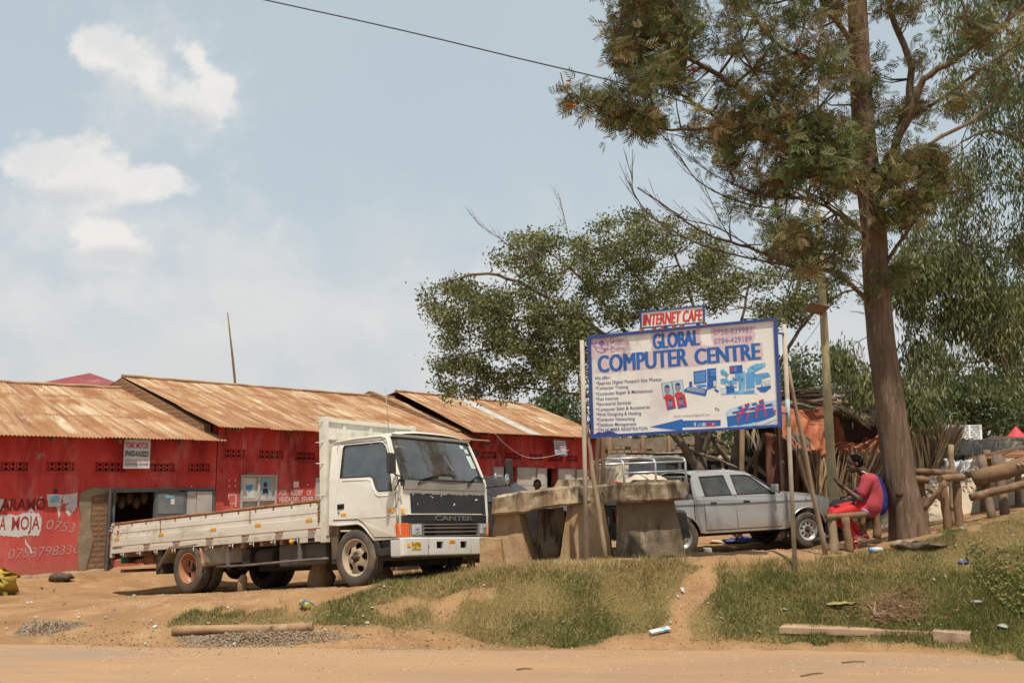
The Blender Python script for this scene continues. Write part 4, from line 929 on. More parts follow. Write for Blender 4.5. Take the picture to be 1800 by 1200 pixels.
def make_truck():
    e = TRK.to_euler(); T = thing('flatbed_truck', 'white flatbed truck with a scuffed black front panel parked on the slope', 'truck', TRK.translation, e); T.scale = (TRS, TRS, TRS)
    B = lambda mb, name, m, par=T, **k: mb.build(name, m, par, world=False, **k)
    HW = .875
    def yside(z): return HW - .085 * max(0, (z - 1.15) / .75) ** 1.4 - .02 * max(0, (.75 - z) / .2)
    def sp(p, t): return (p[0], -(yside(p[1]) - t), p[1])
    def spl(p, t): return (p[0], (yside(p[1]) - t), p[1])
    lower = [(-.46, .80), (-.31, .795), (-.29, .79), (.09, .79), (.16, .76), (.22, .71), (.343, .562), (.36, .558), (.775, .558), (.80, .60), (.812, .84), (.805, 1.12), (.815, 1.20), (.70, 1.15), (.46, 1.166), (.42, 1.20), (.385, 1.27), (.35, 1.345), (.299, 1.367), (-.25, 1.396), (-.46, 1.396)]
    upper = [(-.46, 1.396), (-.25, 1.396), (-.235, 1.79), (-.21, 1.815), (.44, 1.785), (.50, 1.768), (.545, 1.72), (.595, 1.62), (.64, 1.42), (.70, 1.15), (.815, 1.20), (.80, 1.30), (.70, 1.58), (.60, 1.83), (.57, 1.875), (.50, 1.885), (-.38, 1.90), (-.44, 1.86), (-.46, 1.80)]
    win = [(-.25, 1.396), (-.235, 1.79), (-.21, 1.815), (.44, 1.785), (.50, 1.768), (.545, 1.72), (.595, 1.62), (.64, 1.42), (.70, 1.15), (.46, 1.166), (.42, 1.20), (.385, 1.27), (.35, 1.345), (.299, 1.367)]
    body = MB()
    for f in (sp, spl):
        body.prism(lower, f, 0, .03); body.prism(upper, f, 0, .03)
    # front face strips
    def fx(z):
        pts = [(.55, .815), (.84, .835), (.88, .828), (1.12, .82), (1.165, .845), (1.29, .845)]
        for (a, xa), (b, xb) in zip(pts, pts[1:]):
            if a <= z <= b: return xa + (xb - xa) * (z - a) / (b - a)
        return pts[-1][1] if z > 1 else pts[0][1]
    def fp(y, z, lift=0.0):
        c = min(1, abs(y) / HW); return (fx(z) - .018 * c * c - .045 * max(0, (c - .90) / .10) ** 2 + lift, y * (yside(z) / HW), z)
    def strip(mb, z0, z1, y0, y1, lift=0, mi=0, nz=3, ny=24):
        mb.grid(lambda a, c: fp(y0 + (y1 - y0) * a, z0 + (z1 - z0) * c, lift), ny, nz, mi)
    strip(body, .556, 1.20, -HW, HW, 0, 0, 8, 40)
    # roof
    def roof(a, c):
        x = -.46 + 1.08 * a; y = -1 + 2 * c; hw = yside(1.885) - .005; zz = 1.885 + .075 * (1 - abs(y) ** 3.2) - .035 * max(0, (a - .9) / .1) ** 2 - .03 * max(0, (.06 - a) / .06) - .005 * a
        return (x + (.012 * (1 - y * y) if a > .9 else 0), y * hw, zz)
    body.grid(roof, 24, 28)
    body.grid(lambda a, c: (-.455, (-1 + 2 * c) * (yside(.8 + 1.1 * a) - .01), .80 + 1.09 * a), 8, 4)
    body.prism([(-.46, .80), (.80, .80), (.80, .83), (-.46, .83)], lambda p, t: (p[0], t, p[1]), -HW + .04, HW - .04)
    cab = B(body, 'cab', M_tw)
    # drip rail and windscreen surround
    for sg in (-1, 1): dr = MB(); dr.tube([(-.44, sg * (yside(1.87) + .008), 1.875), (0, sg * (yside(1.87) + .010), 1.885), (.45, sg * (yside(1.87) + .008), 1.868), (.56, sg * (yside(1.84) + .006), 1.835), (.64, sg * (yside(1.65) + .006), 1.66), (.80, sg * (yside(1.25) + .004), 1.24)], .011, 6); B(dr, 'drip_rail', M_tw)
    # windscreen
    def ws(a, c, off=0.0):
        z = 1.285 + .555 * c; y = (-1 + 2 * a) * (.80 - .055 * c); bow = .05 * (1 - (y / .8) ** 2) ; x = .838 - .232 * c + bow - .05 + off * .9
        return (x + .012, y, z + off * .35)
    g = MB(); g.grid(ws, 20, 8); wsc = B(g, 'windscreen', M_glass)
    s = MB(); loop = [ws(i / 16, 0, .006) for i in range(17)] + [ws(1, i / 6, .006) for i in range(7)] + [ws(1 - i / 16, 1, .006) for i in range(17)] + [ws(0, 1 - i / 6, .006) for i in range(7)]
    s.tube(loop, .013, 6); B(s, 'windscreen_seal', M_blkp, wsc)
    # infill between windscreen and cab pillars / roof
    f = MB()
    f.grid(lambda a, c: Vector(ws(a, 1)).lerp(Vector(((.62 + .012), (-1 + 2 * a) * (yside(1.87)), 1.885)), c), 20, 2)
    for sg, a in ((-1, 0), (1, 1)):
        f.grid(lambda t, c, sg=sg, a=a: Vector(ws(a, t)).lerp(Vector((.80 - .215 * t, sg * yside(1.25 + .6 * t), 1.27 + .585 * t)), c), 8, 2)
    B(f, 'pillar', M_tw)
    dv = MB(); dv.tube([ws(.505, 0, .004), ws(.505, .02, .006)], .004, 4)
    M_stk0, M_stk1 = plain('tax_disc_pale', (.55, .62, .60)), plain('tax_disc_green', (.45, .58, .45))
    for (a, c, da, dc, mi) in ((.905, .90, .035, .05, 0), (.955, .80, .035, .06, 1), (.955, .60, .045, .09, 0), (.96, .44, .045, .09, 1), (.60, .22, .0, .0, 0)):
        if da: st = MB(); st.add([ws(a - da, c - dc, .004), ws(a + da * .6, c - dc, .004), ws(a + da * .6, c + dc * .8, .004), ws(a - da, c + dc * .8, .004)], [(0, 1, 2, 3)], mi); B(st, 'windscreen_sticker', [M_stk0, M_stk1], wsc)
    st = MB(); st.add([ws(.60, .62, -.02), ws(.615, .62, -.02), ws(.665, .28, -.02), ws(.64, .28, -.02)], [(0, 1, 2, 3)], 2)
    st.add([ws(.42, .04, -.03), ws(.62, .04, -.03), ws(.60, .13, -.03), ws(.44, .13, -.03)], [(0, 1, 2, 3)], 3)
    B(st, 'dashboard_papers', [M_stk0, M_stk1, plain('strap_blue_white', (.5, .58, .68)), plain('paper_pale', (.5, .55, .52))], wsc)
    # side glass
    for f_, nm in ((sp, 1), (spl, 2)):
        g = MB(); g.prism(win, f_, .012, .016); B(g, 'side_window', M_glass)
        s = MB(); s.tube([f_(p, .001) for p in win + win[:1]], .009, 6); s.tube([f_((.515, 1.17), .002), f_((.45, 1.77), .002)] if False else [f_((.60, 1.16), .006), f_((.61, 1.60), .006)], .0, 4) if False else None; B(s, 'window_seal', M_blkp)
    g = MB(); g.prism([(.62, 1.165), (.70, 1.155), (.675, 1.27), (.635, 1.265)], sp, .004, .010); B(g, 'quarter_vent', M_blkp)
    # door: a skin 5 mm proud of the cab, with handle, lock and reflector
    door = [(-.375, .86), (.09, .842), (.17, .80), (.235, .74), (.36, .60), (.745, .582), (.757, .84), (.752, 1.125), (.69, 1.138), (.445, 1.152), (.405, 1.195), (.37, 1.265), (.335, 1.335), (.292, 1.353), (-.262, 1.382), (-.25, 1.80), (-.305, 1.835), (-.345, 1.80)]
    for f_ in (sp, spl):
        d = MB(); d.prism(door, f_, -.006, .002); dr_ = B(d, 'door', M_tw, bevel=.003, seg=1)
        gp = MB(); gp.tube([f_(p, .0) for p in [(p[0] + (-.006 if p[0] < .2 else .005), p[1] - .004) for p in door[:8]]] , .005, 4); gp.tube([f_((-.35, .86), 0), f_((-.352, 1.80), 0), f_((-.30, 1.845), 0), f_((.49, 1.815), 0), f_((.56, 1.76), 0)], .005, 4); B(gp, 'door_gap_shade', M_hole, dr_)  # black tubes laid on the skin paint the shadow in the gap
        h = MB(); h.prism([(-.29, 1.055), (-.16, 1.055), (-.16, .985), (-.29, .985)], f_, -.010, -.005); hh = B(h, 'handle', M_blkp, dr_, bevel=.004); 
        h = MB(); h.prism([(-.275, 1.035), (-.175, 1.035), (-.175, 1.01), (-.275, 1.01)], f_, -.020, -.009); B(h, 'handle_grip', M_hole, dr_)
        h = MB(); c0 = Vector(f_((-.262, .945), -.008)); h.ball(c0, .014, 6); h.prism([(-.225, .935), (-.125, .93), (-.125, .892), (-.225, .897)], f_, -.009, -.005, 1); h.prism([(.62, .93), (.735, .925), (.735, .885), (.62, .89)], f_, -.009, -.005, 1); B(h, 'reflector', [M_blkp, M_amber], dr_)
        cr = MB(); cr.tube([f_(p, -.006) for p in [(-.20, 1.352), (.285, 1.325), (.33, 1.30), (.375, 1.20), (.42, 1.13), (.47, 1.105), (.74, 1.095)]], .0065, 6); cr.tube([f_(p, -.004) for p in [(.12, .845), (.45, .848), (.75, .848)]], .003, 4); B(cr, 'door_crease', M_tw, dr_)
    for f_ in (sp, spl): ar = MB(); ar.tube([f_(p, .004) for p in [(-.46, .80), (-.28, .787), (.08, .785), (.15, .757), (.215, .705), (.345, .557)]], .014, 6); B(ar, 'arch_lip', M_tw)
    fr = MB()
    for f_ in (sp, spl): fr.prism([(-.475, .80), (-.31, .80), (-.30, .74), (-.34, .60), (-.40, .36), (-.475, .36)], f_, .03, .06); fr.prism([(.36, .56), (.79, .56), (.79, .42), (.74, .40), (.40, .385), (.36, .42)], f_, .035, .08, 1)
    B(fr, 'mudflap', [mat('mudflap_brown', (.22, .15, .09), (.10, .07, .045), 3, .9), M_blkp])
    for f_ in (sp, spl): sk = MB(); sk.prism([(.345, .558), (.41, .55), (.43, .50), (.43, .45), (.80, .475), (.80, .385), (.43, .355), (.375, .375), (.345, .43)], f_, -.01, .07); B(sk, 'corner_skirt', M_blkp, bevel=.012)
    # front details
    bp = MB(); rr = random.Random(5)
    top = [(-.675 + i * .0385, 1.112 + rr.uniform(-.014, .006)) for i in range(41)]
    for (y0, z0), (y1, z1) in zip(top, top[1:]): bp.grid(lambda a, c, y0=y0, z0=z0, y1=y1, z1=z1: fp(y0 + (y1 - y0) * a, .856 + ((z0 + (z1 - z0) * a) - .856) * c, .006), 1, 5)
    B(bp, 'front_panel', M_blk)
    ch = MB()
    for (y, z) in ((-.62, 1.10), (-.30, 1.085), (-.27, 1.07), (.05, 1.02), (.44, 1.06), (.15, .98), (-.55, .98), (-.1, 1.09), (.62, 1.05)):
        a = rr.uniform(0, 3); k = rr.uniform(.008, .026); ch.add([fp(y + k * 1.6 * math.cos(a), z + k * math.sin(a), .008), fp(y - k * math.sin(a) * .4, z + k * .4, .008), fp(y - k * 1.6 * math.cos(a), z - k * math.sin(a) * .8, .008), fp(y + k * .2, z - k * .5, .008)], [(0, 1, 2, 3)])
    B(ch, 'paint_chip', M_tw)
    cw = MB()
    for i in range(9): strip(cw, 1.165 + i * .0125, 1.170 + i * .0125 + .004, -.80 + i * .002, .80, .006, 0, 1)
    strip(cw, 1.160, 1.285, -.81, .81, .002, 1, 2); B(cw, 'cowl_grille', [mat('cowl_grey', (.38, .35, .30), (.30, .27, .22), 5, .6), M_blkp])
    hk = MB(); hk.tube([fp(-HW * .99, .85, .004), fp(-.7, .853, .006), fp(0, .855, .007), fp(.7, .853, .006), fp(HW * .99, .85, .004)], .007, 6); B(hk, 'panel_lip', M_tw)
    bd = MB(); strip(bd, .755, .842, -HW, HW, .008, 0, 2, 40); strip(bd, .556, .755, -HW, HW, .003, 0, 2, 40); B(bd, 'front_band', M_blk)
    def fbox(mb, y0, y1, z0, z1, d0, d1, mi=0):
        vs = [fp(y, z, d) for d in (d0, d1) for z in (z0, z1) for y in (y0, y1)]; mb.add(vs, [(0, 2, 3, 1), (4, 5, 7, 6), (0, 1, 5, 4), (2, 6, 7, 3), (0, 4, 6, 2), (1, 3, 7, 5)], mi)
    gr = MB(); fbox(gr, -.49, .61, .57, .735, .004, .008, 1)
    for z in (.575, .630, .680, .722):
        for i in range(10): fbox(gr, -.49 + i * .11, -.49 + (i + 1) * .11, z - .009, z + .010, .008, .034)
    for y in (-.492, .60): fbox(gr, y - .012, y + .012, .566, .735, .008, .036)
    for y in (-.33, .44): fbox(gr, y - .006, y + .006, .66, .69, .0, .02)
    B(gr, 'grille', [M_grillg, M_hole])
    for (y0, y1) in ((-.72, -.50), (.635, .84)):
        h = MB(); fbox(h, y0, y1, .566, .738, .006, .022, 0); hl = B(h, 'headlight', M_chrome, bevel=.006)
        l = MB(); cy = (y0 + y1) / 2
        fbox(l, y0 + .035, y1 - .02, .600, .722, .020, .034); B(l, 'lens', M_lens, hl, bevel=.012)
        l = MB(); l.ball(fp(cy + .01, .672, .030), .030, 8, (.3, 1.7, .7)); l.ball(fp(cy + .01, .628, .030), .032, 8, (.3, 1.7, .6)); B(l, 'bulb_reflector', M_chrome, hl)
    h = MB(); fbox(h, -.86, -.735, .566, .745, .008, .03); h.prism([(.74, .566), (.80, .566), (.80, .745), (.74, .745)], sp, -.012, .01); B(h, 'indicator', M_orange, bevel=.008)
    h = MB(); fbox(h, .848, .872, .566, .745, .0, .02); h.prism([(.74, .566), (.81, .566), (.81, .745), (.74, .745)], spl, -.012, .01); B(h, 'indicator', M_orange, bevel=.006)
    h = MB(); fbox(h, -.85, -.795, .865, .925, .003, .010); B(h, 'small_reflector', M_amber)
    lt = MB(); put_text(lt, 'CANTER', lambda x, y, l: fp(x, y, .013 + l), (-.255, .776), (.505, .772), .056, .022); lo = B(lt, 'badge_lettering', mat('badge_grey', (.16, .15, .14), (.12, .11, .1), 8, .6), solid=.006)
    # bumper with real openings
    def bpnt(y, z, d=0.0): 
        c = abs(y) / .87; return (.905 - .05 * c * c - .06 * max(0, (c - .93) / .07) ** 2 + d, y - .015, z + .02 - .012 * (y + .87))
    bm = MB(); ys = [-.86, -.83, -.795, -.74, -.70, -.565, -.5, -.29, -.165, -.06, .07, .17, .31, .5, .70, .80]; zs = [.32, .335, .41, .495, .53, .545]
    for i in range(len(ys) - 1):
        for k in range(len(zs) - 1):
            if ys[i] in (-.29, .17) and zs[k] == .41: continue
            bm.add([bpnt(ys[i], zs[k], -.03 if k == 0 else 0) if k or True else 0, bpnt(ys[i + 1], zs[k], -.03 if k == 0 else 0), bpnt(ys[i + 1], zs[k + 1], -.02 if k == 4 else 0), bpnt(ys[i], zs[k + 1], -.02 if k == 4 else 0)], [(0, 1, 2, 3)], 0)
    for (y0, y1) in ((-.86, -.86), (.80, .80)): bm.add([bpnt(y0, .33, 0), bpnt(y0, .53, 0), bpnt(y0, .53, -.16), bpnt(y0, .33, -.16)], [(0, 1, 2, 3)], 0)
    bm.grid(lambda a, c: bpnt(-.86 + 1.66 * a, .545, -.02 - .14 * c), 16, 1); bm.grid(lambda a, c: bpnt(-.86 + 1.66 * a, .32, -.03 - .12 * c), 16, 1)
    bmo = B(bm, 'bumper', M_bump, solid=.006)
    for (y0, y1) in ((-.29, -.165), (.17, .31)):
        h = MB(); h.add([bpnt(y0, .41, -.04), bpnt(y1, .41, -.04), bpnt(y1, .495, -.04), bpnt(y0, .495, -.04)], [(0, 1, 2, 3)]); 
        for (a, b) in (((y0, .41), (y0, .495)), ((y1, .41), (y1, .495)), ((y0, .495), (y1, .495))): h.add([bpnt(*a, 0), bpnt(*b, 0), bpnt(*b, -.04), bpnt(*a, -.04)], [(0, 1, 2, 3)], 1)
        B(h, 'bumper_recess', [M_hole, M_bump], bmo)
    def bb(name, y0, y1, z0, z1, m, d=.012):
        h = MB(); h.add([bpnt(y, z, dd) for dd in (.002, d) for z in (z0, z1) for y in (y0, y1)], [(0, 2, 3, 1), (4, 5, 7, 6), (0, 1, 5, 4), (2, 6, 7, 3), (0, 4, 6, 2), (1, 3, 7, 5)]); return B(h, name, m, bmo, bevel=.003)
    bb('fog_lamp', -.72, -.57, .40, .495, mat('fog_amber', (.62, .40, .03), (.25, .16, .02), 18, .15, coat=.5, contrast=(.45, .55)), .010); bb('reflector', -.795, -.745, .435, .48, M_amber)
    bb('permit_plate', -.06, .065, .468, .512, M_amber, .008)
    pt = MB(); put_text(pt, '25.75', lambda x, y, l: bpnt(x, y, .0095), (-.035, .478), (.04, .478), .022, .02); B(pt, 'plate_text', M_redr, bmo)
    bs = MB(); bs.tube([bpnt(-.44, .33, .003), bpnt(-.44, .54, .001)], .004, 5); bs.tube([bpnt(.39, .33, .003), bpnt(.39, .54, .001)], .003, 5); bs.ball(bpnt(-.44, .44, .005), .012, 5); B(bs, 'bumper_seam', M_grillg, bmo)
    ub = MB(); ub.box(.0, .84, -.78, .76, .30, .42); ub.box(.3, .80, -.7, .7, .42, .56); B(ub, 'front_crossmember', M_chassis)
    # wipers
    for (y0, y1, yb) in ((-.20, .17, -.55), (.58, .84, .40)):
        def wp(y, c, o=.02): return ws((y / .80 + 1) / 2, c, o)
        w = MB(); w.tube([wp(yb, -.10, .0), wp(yb + .05, -.02, .03), wp((y0 + yb) / 2 + .1, .06, .035), wp((y0 + y1) / 2, .13, .03)], .008, 5); w.tube([wp(yb + .09, -.03, .015), wp(y0 + .1, .13, .02), wp(y1 + .02, .10, .018)], .007, 5); B(w, 'wiper', M_hole)
    # mirrors
    mr = MB(); a = Vector(sp((.70, 1.29), -.0)); mr.tube([sp((.80, 1.24), -.0), (.92, -.93, 1.30), (.90, -1.02, 1.33), (.87, -1.03, 1.36)], .011, 6); mr.tube([sp((.74, 1.16), 0), (.86, -.92, 1.24), (.91, -1.0, 1.31)], .008, 6); marm = B(mr, 'mirror_arm', M_blkp)
    mm = MB(); mm.box(.825, .865, -1.10, -.955, 1.345, 1.60); B(mm, 'mirror', M_blkp, marm, bevel=.018)
    mr = MB(); mr.tube([fp(.86, 1.22, .01), (.98, 1.0, 1.235), (.97, 1.17, 1.25), (.93, 1.27, 1.28)], .012, 6); mr.tube([(.94, 1.235, 1.22), (.93, 1.25, 1.60)], .010, 6); mr.tube([(.97, 1.17, 1.25), (1.0, 1.14, 1.28)], .008, 6); ma2 = B(mr, 'mirror_arm', M_blkp)
    mm = MB(); mm.box(.90, .94, 1.19, 1.335, 1.265, 1.625); B(mm, 'mirror', M_blkp, ma2, bevel=.018)
    mm = MB(); mm.ball((1.0, 1.10, 1.33), .062, 8, (.35, .8, 1.2)); mm.ball((.975, .885, 1.36), .045, 8, (.6, .8, 1.1)); mm.tube([(1.0, 1.10, 1.27), (.985, 1.12, 1.245)], .007, 5); B(mm, 'round_mirror', mat('mirror_silver', (.7, .7, .7), (.6, .6, .6), 5, .08, metal=1), ma2)
    an = MB(); an.tube([(.50, -.70, 1.90), (.46, -.70, 2.50)], [.006, .003], 5); B(an, 'aerial', plain('aerial_grey', (.35, .34, .33), .4, .5))
    # interior
    it = MB(); it.box(-.43, .70, -.80, .80, .84, .95); it.box(.52, .80, -.80, .80, 1.0, 1.27); it.box(-.435, -.40, -.80, .80, .9, 1.40); B(it, 'interior', M_inter)
    for y in (-.42, 0.02, .45):
        s = MB(); s.box(-.38, -.25, y - .22, y + .22, .95, 1.48); s.box(-.38, .12, y - .22, y + .22, .92, 1.06); st_ = B(s, 'seat', M_seat, bevel=.04)
        if y: s = MB(); s.box(-.37, -.27, y - .13, y + .13, 1.50, 1.70); B(s, 'headrest', M_seat, st_, bevel=.04)
    bar = MB(); bar.tube([(-.395, -.70, 1.40), (-.395, -.66, 1.74), (-.395, -.45, 1.76)], .015, 6); 
    bar.tube([(-.395, .05, 1.44), (-.395, .62, 1.44)], .014, 6); B(bar, 'belt_frame', plain('belt_white', (.5, .5, .48)))
    sw = MB(); c = Vector((.42, -.42, 1.27)); R3 = Matrix.Rotation(R(-30), 3, 'Y'); sw.tube([c + R3 @ Vector((.20 * math.cos(t), .20 * math.sin(t), 0)) for t in np.linspace(0, 6.283, 25)], .014, 6); sw.tube([c, c + R3 @ Vector((.1, 0, -.25))], .02, 6); sw.tube([c + R3 @ Vector((0, -.19, 0)), c + R3 @ Vector((0, .19, 0))], .012, 6); B(sw, 'steering_wheel', M_blkp)
    # ---- load bed
    XB0, XB1, YB = -5.50, -.585, .892
    bd = MB(); bd.box(XB0 - .02, XB1 + .06, -YB + .03, YB - .03, .66, .715); 
    for x in np.arange(XB0 + .25, XB1, .42): bd.box(x, x + .06, -YB + .04, YB - .04, .60, .66)
    bed = B(bd, 'bed_floor', M_rustw)
    def side(sy, nm):
        s = MB(); g = lambda x0, x1, y0, y1, z0, z1, mi=0: s.box(x0, x1, min(sy * y0, sy * y1), max(sy * y0, sy * y1), z0, z1, mi)
        g(XB0, XB1, YB - .03, YB, .765, 1.105)                 # board
        g(XB0, XB1, YB, YB + .014, .775, .80); s.box(XB0, XB1, min(sy * YB, sy * (YB + .012)), max(sy * YB, sy * (YB + .012)), .80, .905)
        g(XB0, XB1, YB, YB + .005, .975, 1.055)
        sd = s.build(nm, M_bed, T, world=False, bevel=.003)
        r_ = MB(); r_.tube([(XB0 - .02, sy * (YB - .012), 1.127)] + [(x, sy * (YB - .012), 1.127 + random.uniform(-.003, .003)) for x in np.arange(XB0 + .3, XB1, .3)] + [(XB1 + .02, sy * (YB - .012), 1.125)], .021, 8, squash=1.1); B(r_, 'top_rail', M_rust, sd)
        for i, x in enumerate((-4.55, -3.78, -2.97, -2.15, -1.42, -.76)):
            h = MB(); h.box(x - .07, x + .07, *sorted((sy * YB, sy * (YB + .022))), .742, .770); h.tube([(x - .06, sy * (YB + .02), .752), (x + .06, sy * (YB + .02), .752)], .012, 6); B(h, 'hinge', M_rust, sd)
        h = MB()
        for x in np.arange(XB0 + .15, XB1, .38): h.box(x - .012, x + .012, *sorted((sy * (YB + .0), sy * (YB + .010))), 1.075, 1.107)
        for x in (-4.2, -2.05): h.box(x - .006, x + .006, *sorted((sy * YB, sy * (YB + .012))), .92, 1.1)
        B(h, 'rail_clips', M_rust, sd)
        for x in (-5.37, -4.17, -2.87, -1.87, -.81):
            k = MB(); k.box(x - .065, x + .065, *sorted((sy * (YB + .012), sy * (YB + .018))), .868, .908); B(k, 'amber_reflector', M_amber, sd)
        k = MB(); k.tube([(-5.36, sy * (YB + .004), 1.0), (-5.36, sy * (YB + .014), 1.0)], .024, 12); B(k, 'red_reflector', M_redr, sd)
        fr_ = MB(); g2 = lambda x0, x1, z0, z1: fr_.box(x0, x1, *sorted((sy * (YB - .04), sy * (YB + .002))), z0, z1)
        g2(XB0 - .03, XB1 + .10, .668, .735); B(fr_, 'side_member', M_rustw if sy > 0 else M_bed, sd)
        hk_ = MB()
        for x in np.arange(XB0 + .3, XB1 - .1, .46): hk_.tube([(x, sy * (YB - .02), .67), (x + .008, sy * (YB + .012), .645), (x + .02, sy * (YB + .012), .595)], .007, 5); hk_.box(x - .10, x - .06, *sorted((sy * (YB - .05), sy * (YB - .005))), .632, .668)
        B(hk_, 'rope_hook', M_bump, sd)
        return sd
    side(-1, 'side_board'); side(1, 'side_board')
    tb = MB(); tb.box(XB0 - .04, XB0 - .01, -YB, YB, .745, 1.11); tb.box(XB0 - .05, XB0 + .0, -YB - .004, YB + .004, 1.112, 1.15, 1); tb.box(XB0 - .075, XB0 - .03, -YB - .01, -YB + .06, .60, 1.10, 2); tb.box(XB0 - .075, XB0 - .03, YB - .06, YB + .01, .60, 1.10, 2)
    for k in range(3): tb.ball((XB0 - .05 + .02 * k, -YB - .01, 1.03 + .04 * k), .035, 5, (1.2, .8, .8), 1)
    tb.box(XB0 - .05, XB0 - .0, -YB - .012, -YB + .004, 1.02, 1.09, 1); B(tb, 'tailboard', [M_bed, M_rust, M_rustw], bevel=.004)
    ch_ = MB(); ch_.tube([(XB0 - .05, -YB - .02, 1.02), (XB0 - .09, -YB - .03, .98), (XB0 - .085, -YB - .03, .86), (XB0 - .06, -YB - .02, .80)], .009, 5); B(ch_, 'latch_chain', M_rust)
    # headboard
    hb = MB()
    hb.box(-.60, -.50, -YB - .01, -YB + .075, .58, 2.235); hb.box(-.60, -.50, YB - .075, YB + .01, .66, 2.235)
    hb.box(-.565, -.54, -YB + .075, YB - .075, .74, 2.20); hb.box(-.59, -.51, -YB + .07, YB - .07, 2.17, 2.225); hb.box(-.585, -.52, -YB + .07, YB - .07, 1.93, 1.97)
    for y in (-.50, 0, .50): hb.box(-.58, -.525, y - .03, y + .03, .75, 2.18)
    hbo = B(hb, 'headboard', M_bed, bevel=.005)
    hk = MB()
    for z in (1.20, 1.62, 1.90, 2.18): hk.tube([(-.50, -YB - .0, z), (-.56, -YB - .035, z - .01), (-.64, -YB - .035, z + .0)], .008, 5)
    B(hk, 'rope_hook', M_bump, hbo)
    tk = MB()
    for i in range(7): tk.tube([(-.615 + .012 * (i % 2), -YB - .025, .85 + i * .04), (-.60, -YB - .03, .885 + i * .04)], .014, 6)
    B(tk, 'tie_chain', M_rust, hbo)
    # chassis and running gear, plus dark boxes added to darken the underside
    cs = MB()
    for y in (-.40, .40): cs.box(-5.35, .70, y - .035, y + .035, .47, .60)
    for x in (-5.2, -4.4, -2.6, -1.6, -.5): cs.box(x, x + .08, -.38, .38, .49, .58)
    cs.tube([(-3.517, -.75, .34), (-3.517, .75, .34)], .06, 10); cs.ball((-3.517, 0, .34), .18, 8); cs.tube([(0, -.7, .33), (0, .7, .33)], .045, 8); cs.tube([(-3.4, 0, .36), (-.8, 0, .45)], .04, 8); cs.box(-1.0, .5, -.33, .33, .30, .62)
    for y in (-.45, .45): cs.tube([(-4.2, y, .45), (-3.9, y, .36), (-3.517, y, .32), (-3.1, y, .36), (-2.8, y, .45)], .03, 6, squash=.8); cs.tube([(-.55, y, .42), (0, y, .30), (.5, y, .42)], .03, 6)
    for y in (-.62,): cs.box(-4.3, -4.24, y - .02, y + .1, .35, .6)
    cs.box(-5.38, -5.30, -.75, .75, .50, .60)
    cs.box(-2.7, -.65, .35, .82, .24, .62); cs.box(-2.6, -.5, -.30, .34, .26, .58); cs.box(-.50, -.42, -.8, .8, .30, .7); cs.box(-3.1, -3.0, -.5, .5, .28, .62); cs.box(-2.95, -2.80, -.40, .86, .30, .66); cs.box(-1.0, .45, -.42, .42, .22, .6); cs.box(-.45, .55, .25, .80, .45, .75); cs.box(-4.35, -4.2, -.86, .86, .30, .64)  # boxes added to hide bright ground and blacken the space under the truck
    B(cs, 'chassis', M_chassis)
    tk = MB(); tk.box(-1.56, -.62, -.80, -.46, .30, .60); B(tk, 'fuel_tank', mat('tank_dusty_black', (.07, .06, .05), (.11, .09, .07), 3, .7), bevel=.03)
    tk = MB(); tk.tube([(-2.10, -.66, .45), (-1.72, -.66, .45)], .12, 16); tk.box(-2.35, -2.18, -.80, -.5, .38, .58); B(tk, 'air_tank', M_chassis)
    ex = MB(); ex.tube([(-4.65, -.62, .55), (-4.95, -.62, .55)], .085, 14); ex.tube([(-4.95, -.62, .55), (-5.3, -.62, .52)], .035, 8); B(ex, 'exhaust', M_rust)
    lb = MB(); lb.box(-5.42, -5.39, -.80, -.50, .50, .62); lb.box(-5.45, -5.36, -.78, .78, .36, .41, 1); B(lb, 'rear_lamp_bar', [plain('green_cloth', (.03, .25, .12)), M_rust])
    gr_ = MB(); gr_.tube([(-2.80, -YB + .0, .355), (-2.1, -YB, .352), (-1.4, -YB, .365), (-.9, -YB, .372), (-.47, -YB, .375)], .017, 8)
    for x in (-2.584, -1.046): gr_.box(x - .03, x + .03, -YB - .015 + .03, -YB + .045, .33, .66)
    gr_.tube([(-2.80, YB, .355), (-.47, YB, .375)], .017, 8); B(gr_, 'side_guard', mat('guard_grey', (.17, .14, .12), (.10, .08, .07), 4, .7))
    al = MB(); al.ball((-1.20, -YB + .02, .628), .038, 8); B(al, 'side_marker_lamp', M_amber)
    sb = MB(); sb.box(-1.02, -.62, -YB, -YB + .02, .60, .668); sb.box(-.85, -.72, -YB - .004, -YB + .0, .605, .655, 1); B(sb, 'side_bracket', [M_bed, M_hole])
    # mudguards at the rear
    for sy in (-1, 1):
        mg = MB(); yi, yo = (.50, .905); path = [(-4.30, .37), (-4.22, .44), (-4.08, .60), (-3.96, .69), (-3.85, .705), (-3.60, .69), (-3.45, .70), (-3.28, .71)]
        mg.grid(lambda a, c: (path[int(round(a * 7))][0] + .01 * math.sin(c * 9), sy * (yi + (yo - yi) * c), path[int(round(a * 7))][1] + .012 * math.sin(a * 20 + c * 5)), 7, 6, 0)
        mg.grid(lambda a, c: (-3.18 + .68 * c, sy * (.86 - .25 * c), .66 - .28 * a + .03 * c), 4, 4, 0)
        mg.grid(lambda a, c: (-3.20 + .06 * a, sy * (yi + (yo - yi) * c), .64 - .27 * a), 4, 4, 1); B(mg, 'mudguard', [mat('mudguard_grey_%d' % (sy + 1), (.36, .31, .24), (.22, .18, .13), 4, .7, spots=[((.4, .2, .08), 6, .62, .1)]), M_rustw], solid=.006)
    # wheels
    wheel(T, 'wheel', (0, -.775, .362), .362, .19, .232, (.40, .045), M_rimf, -1, 5); wheel(T, 'wheel', (0, .775, .362), .362, .19, .232, (.40, .045), M_rimf, 1, 5)
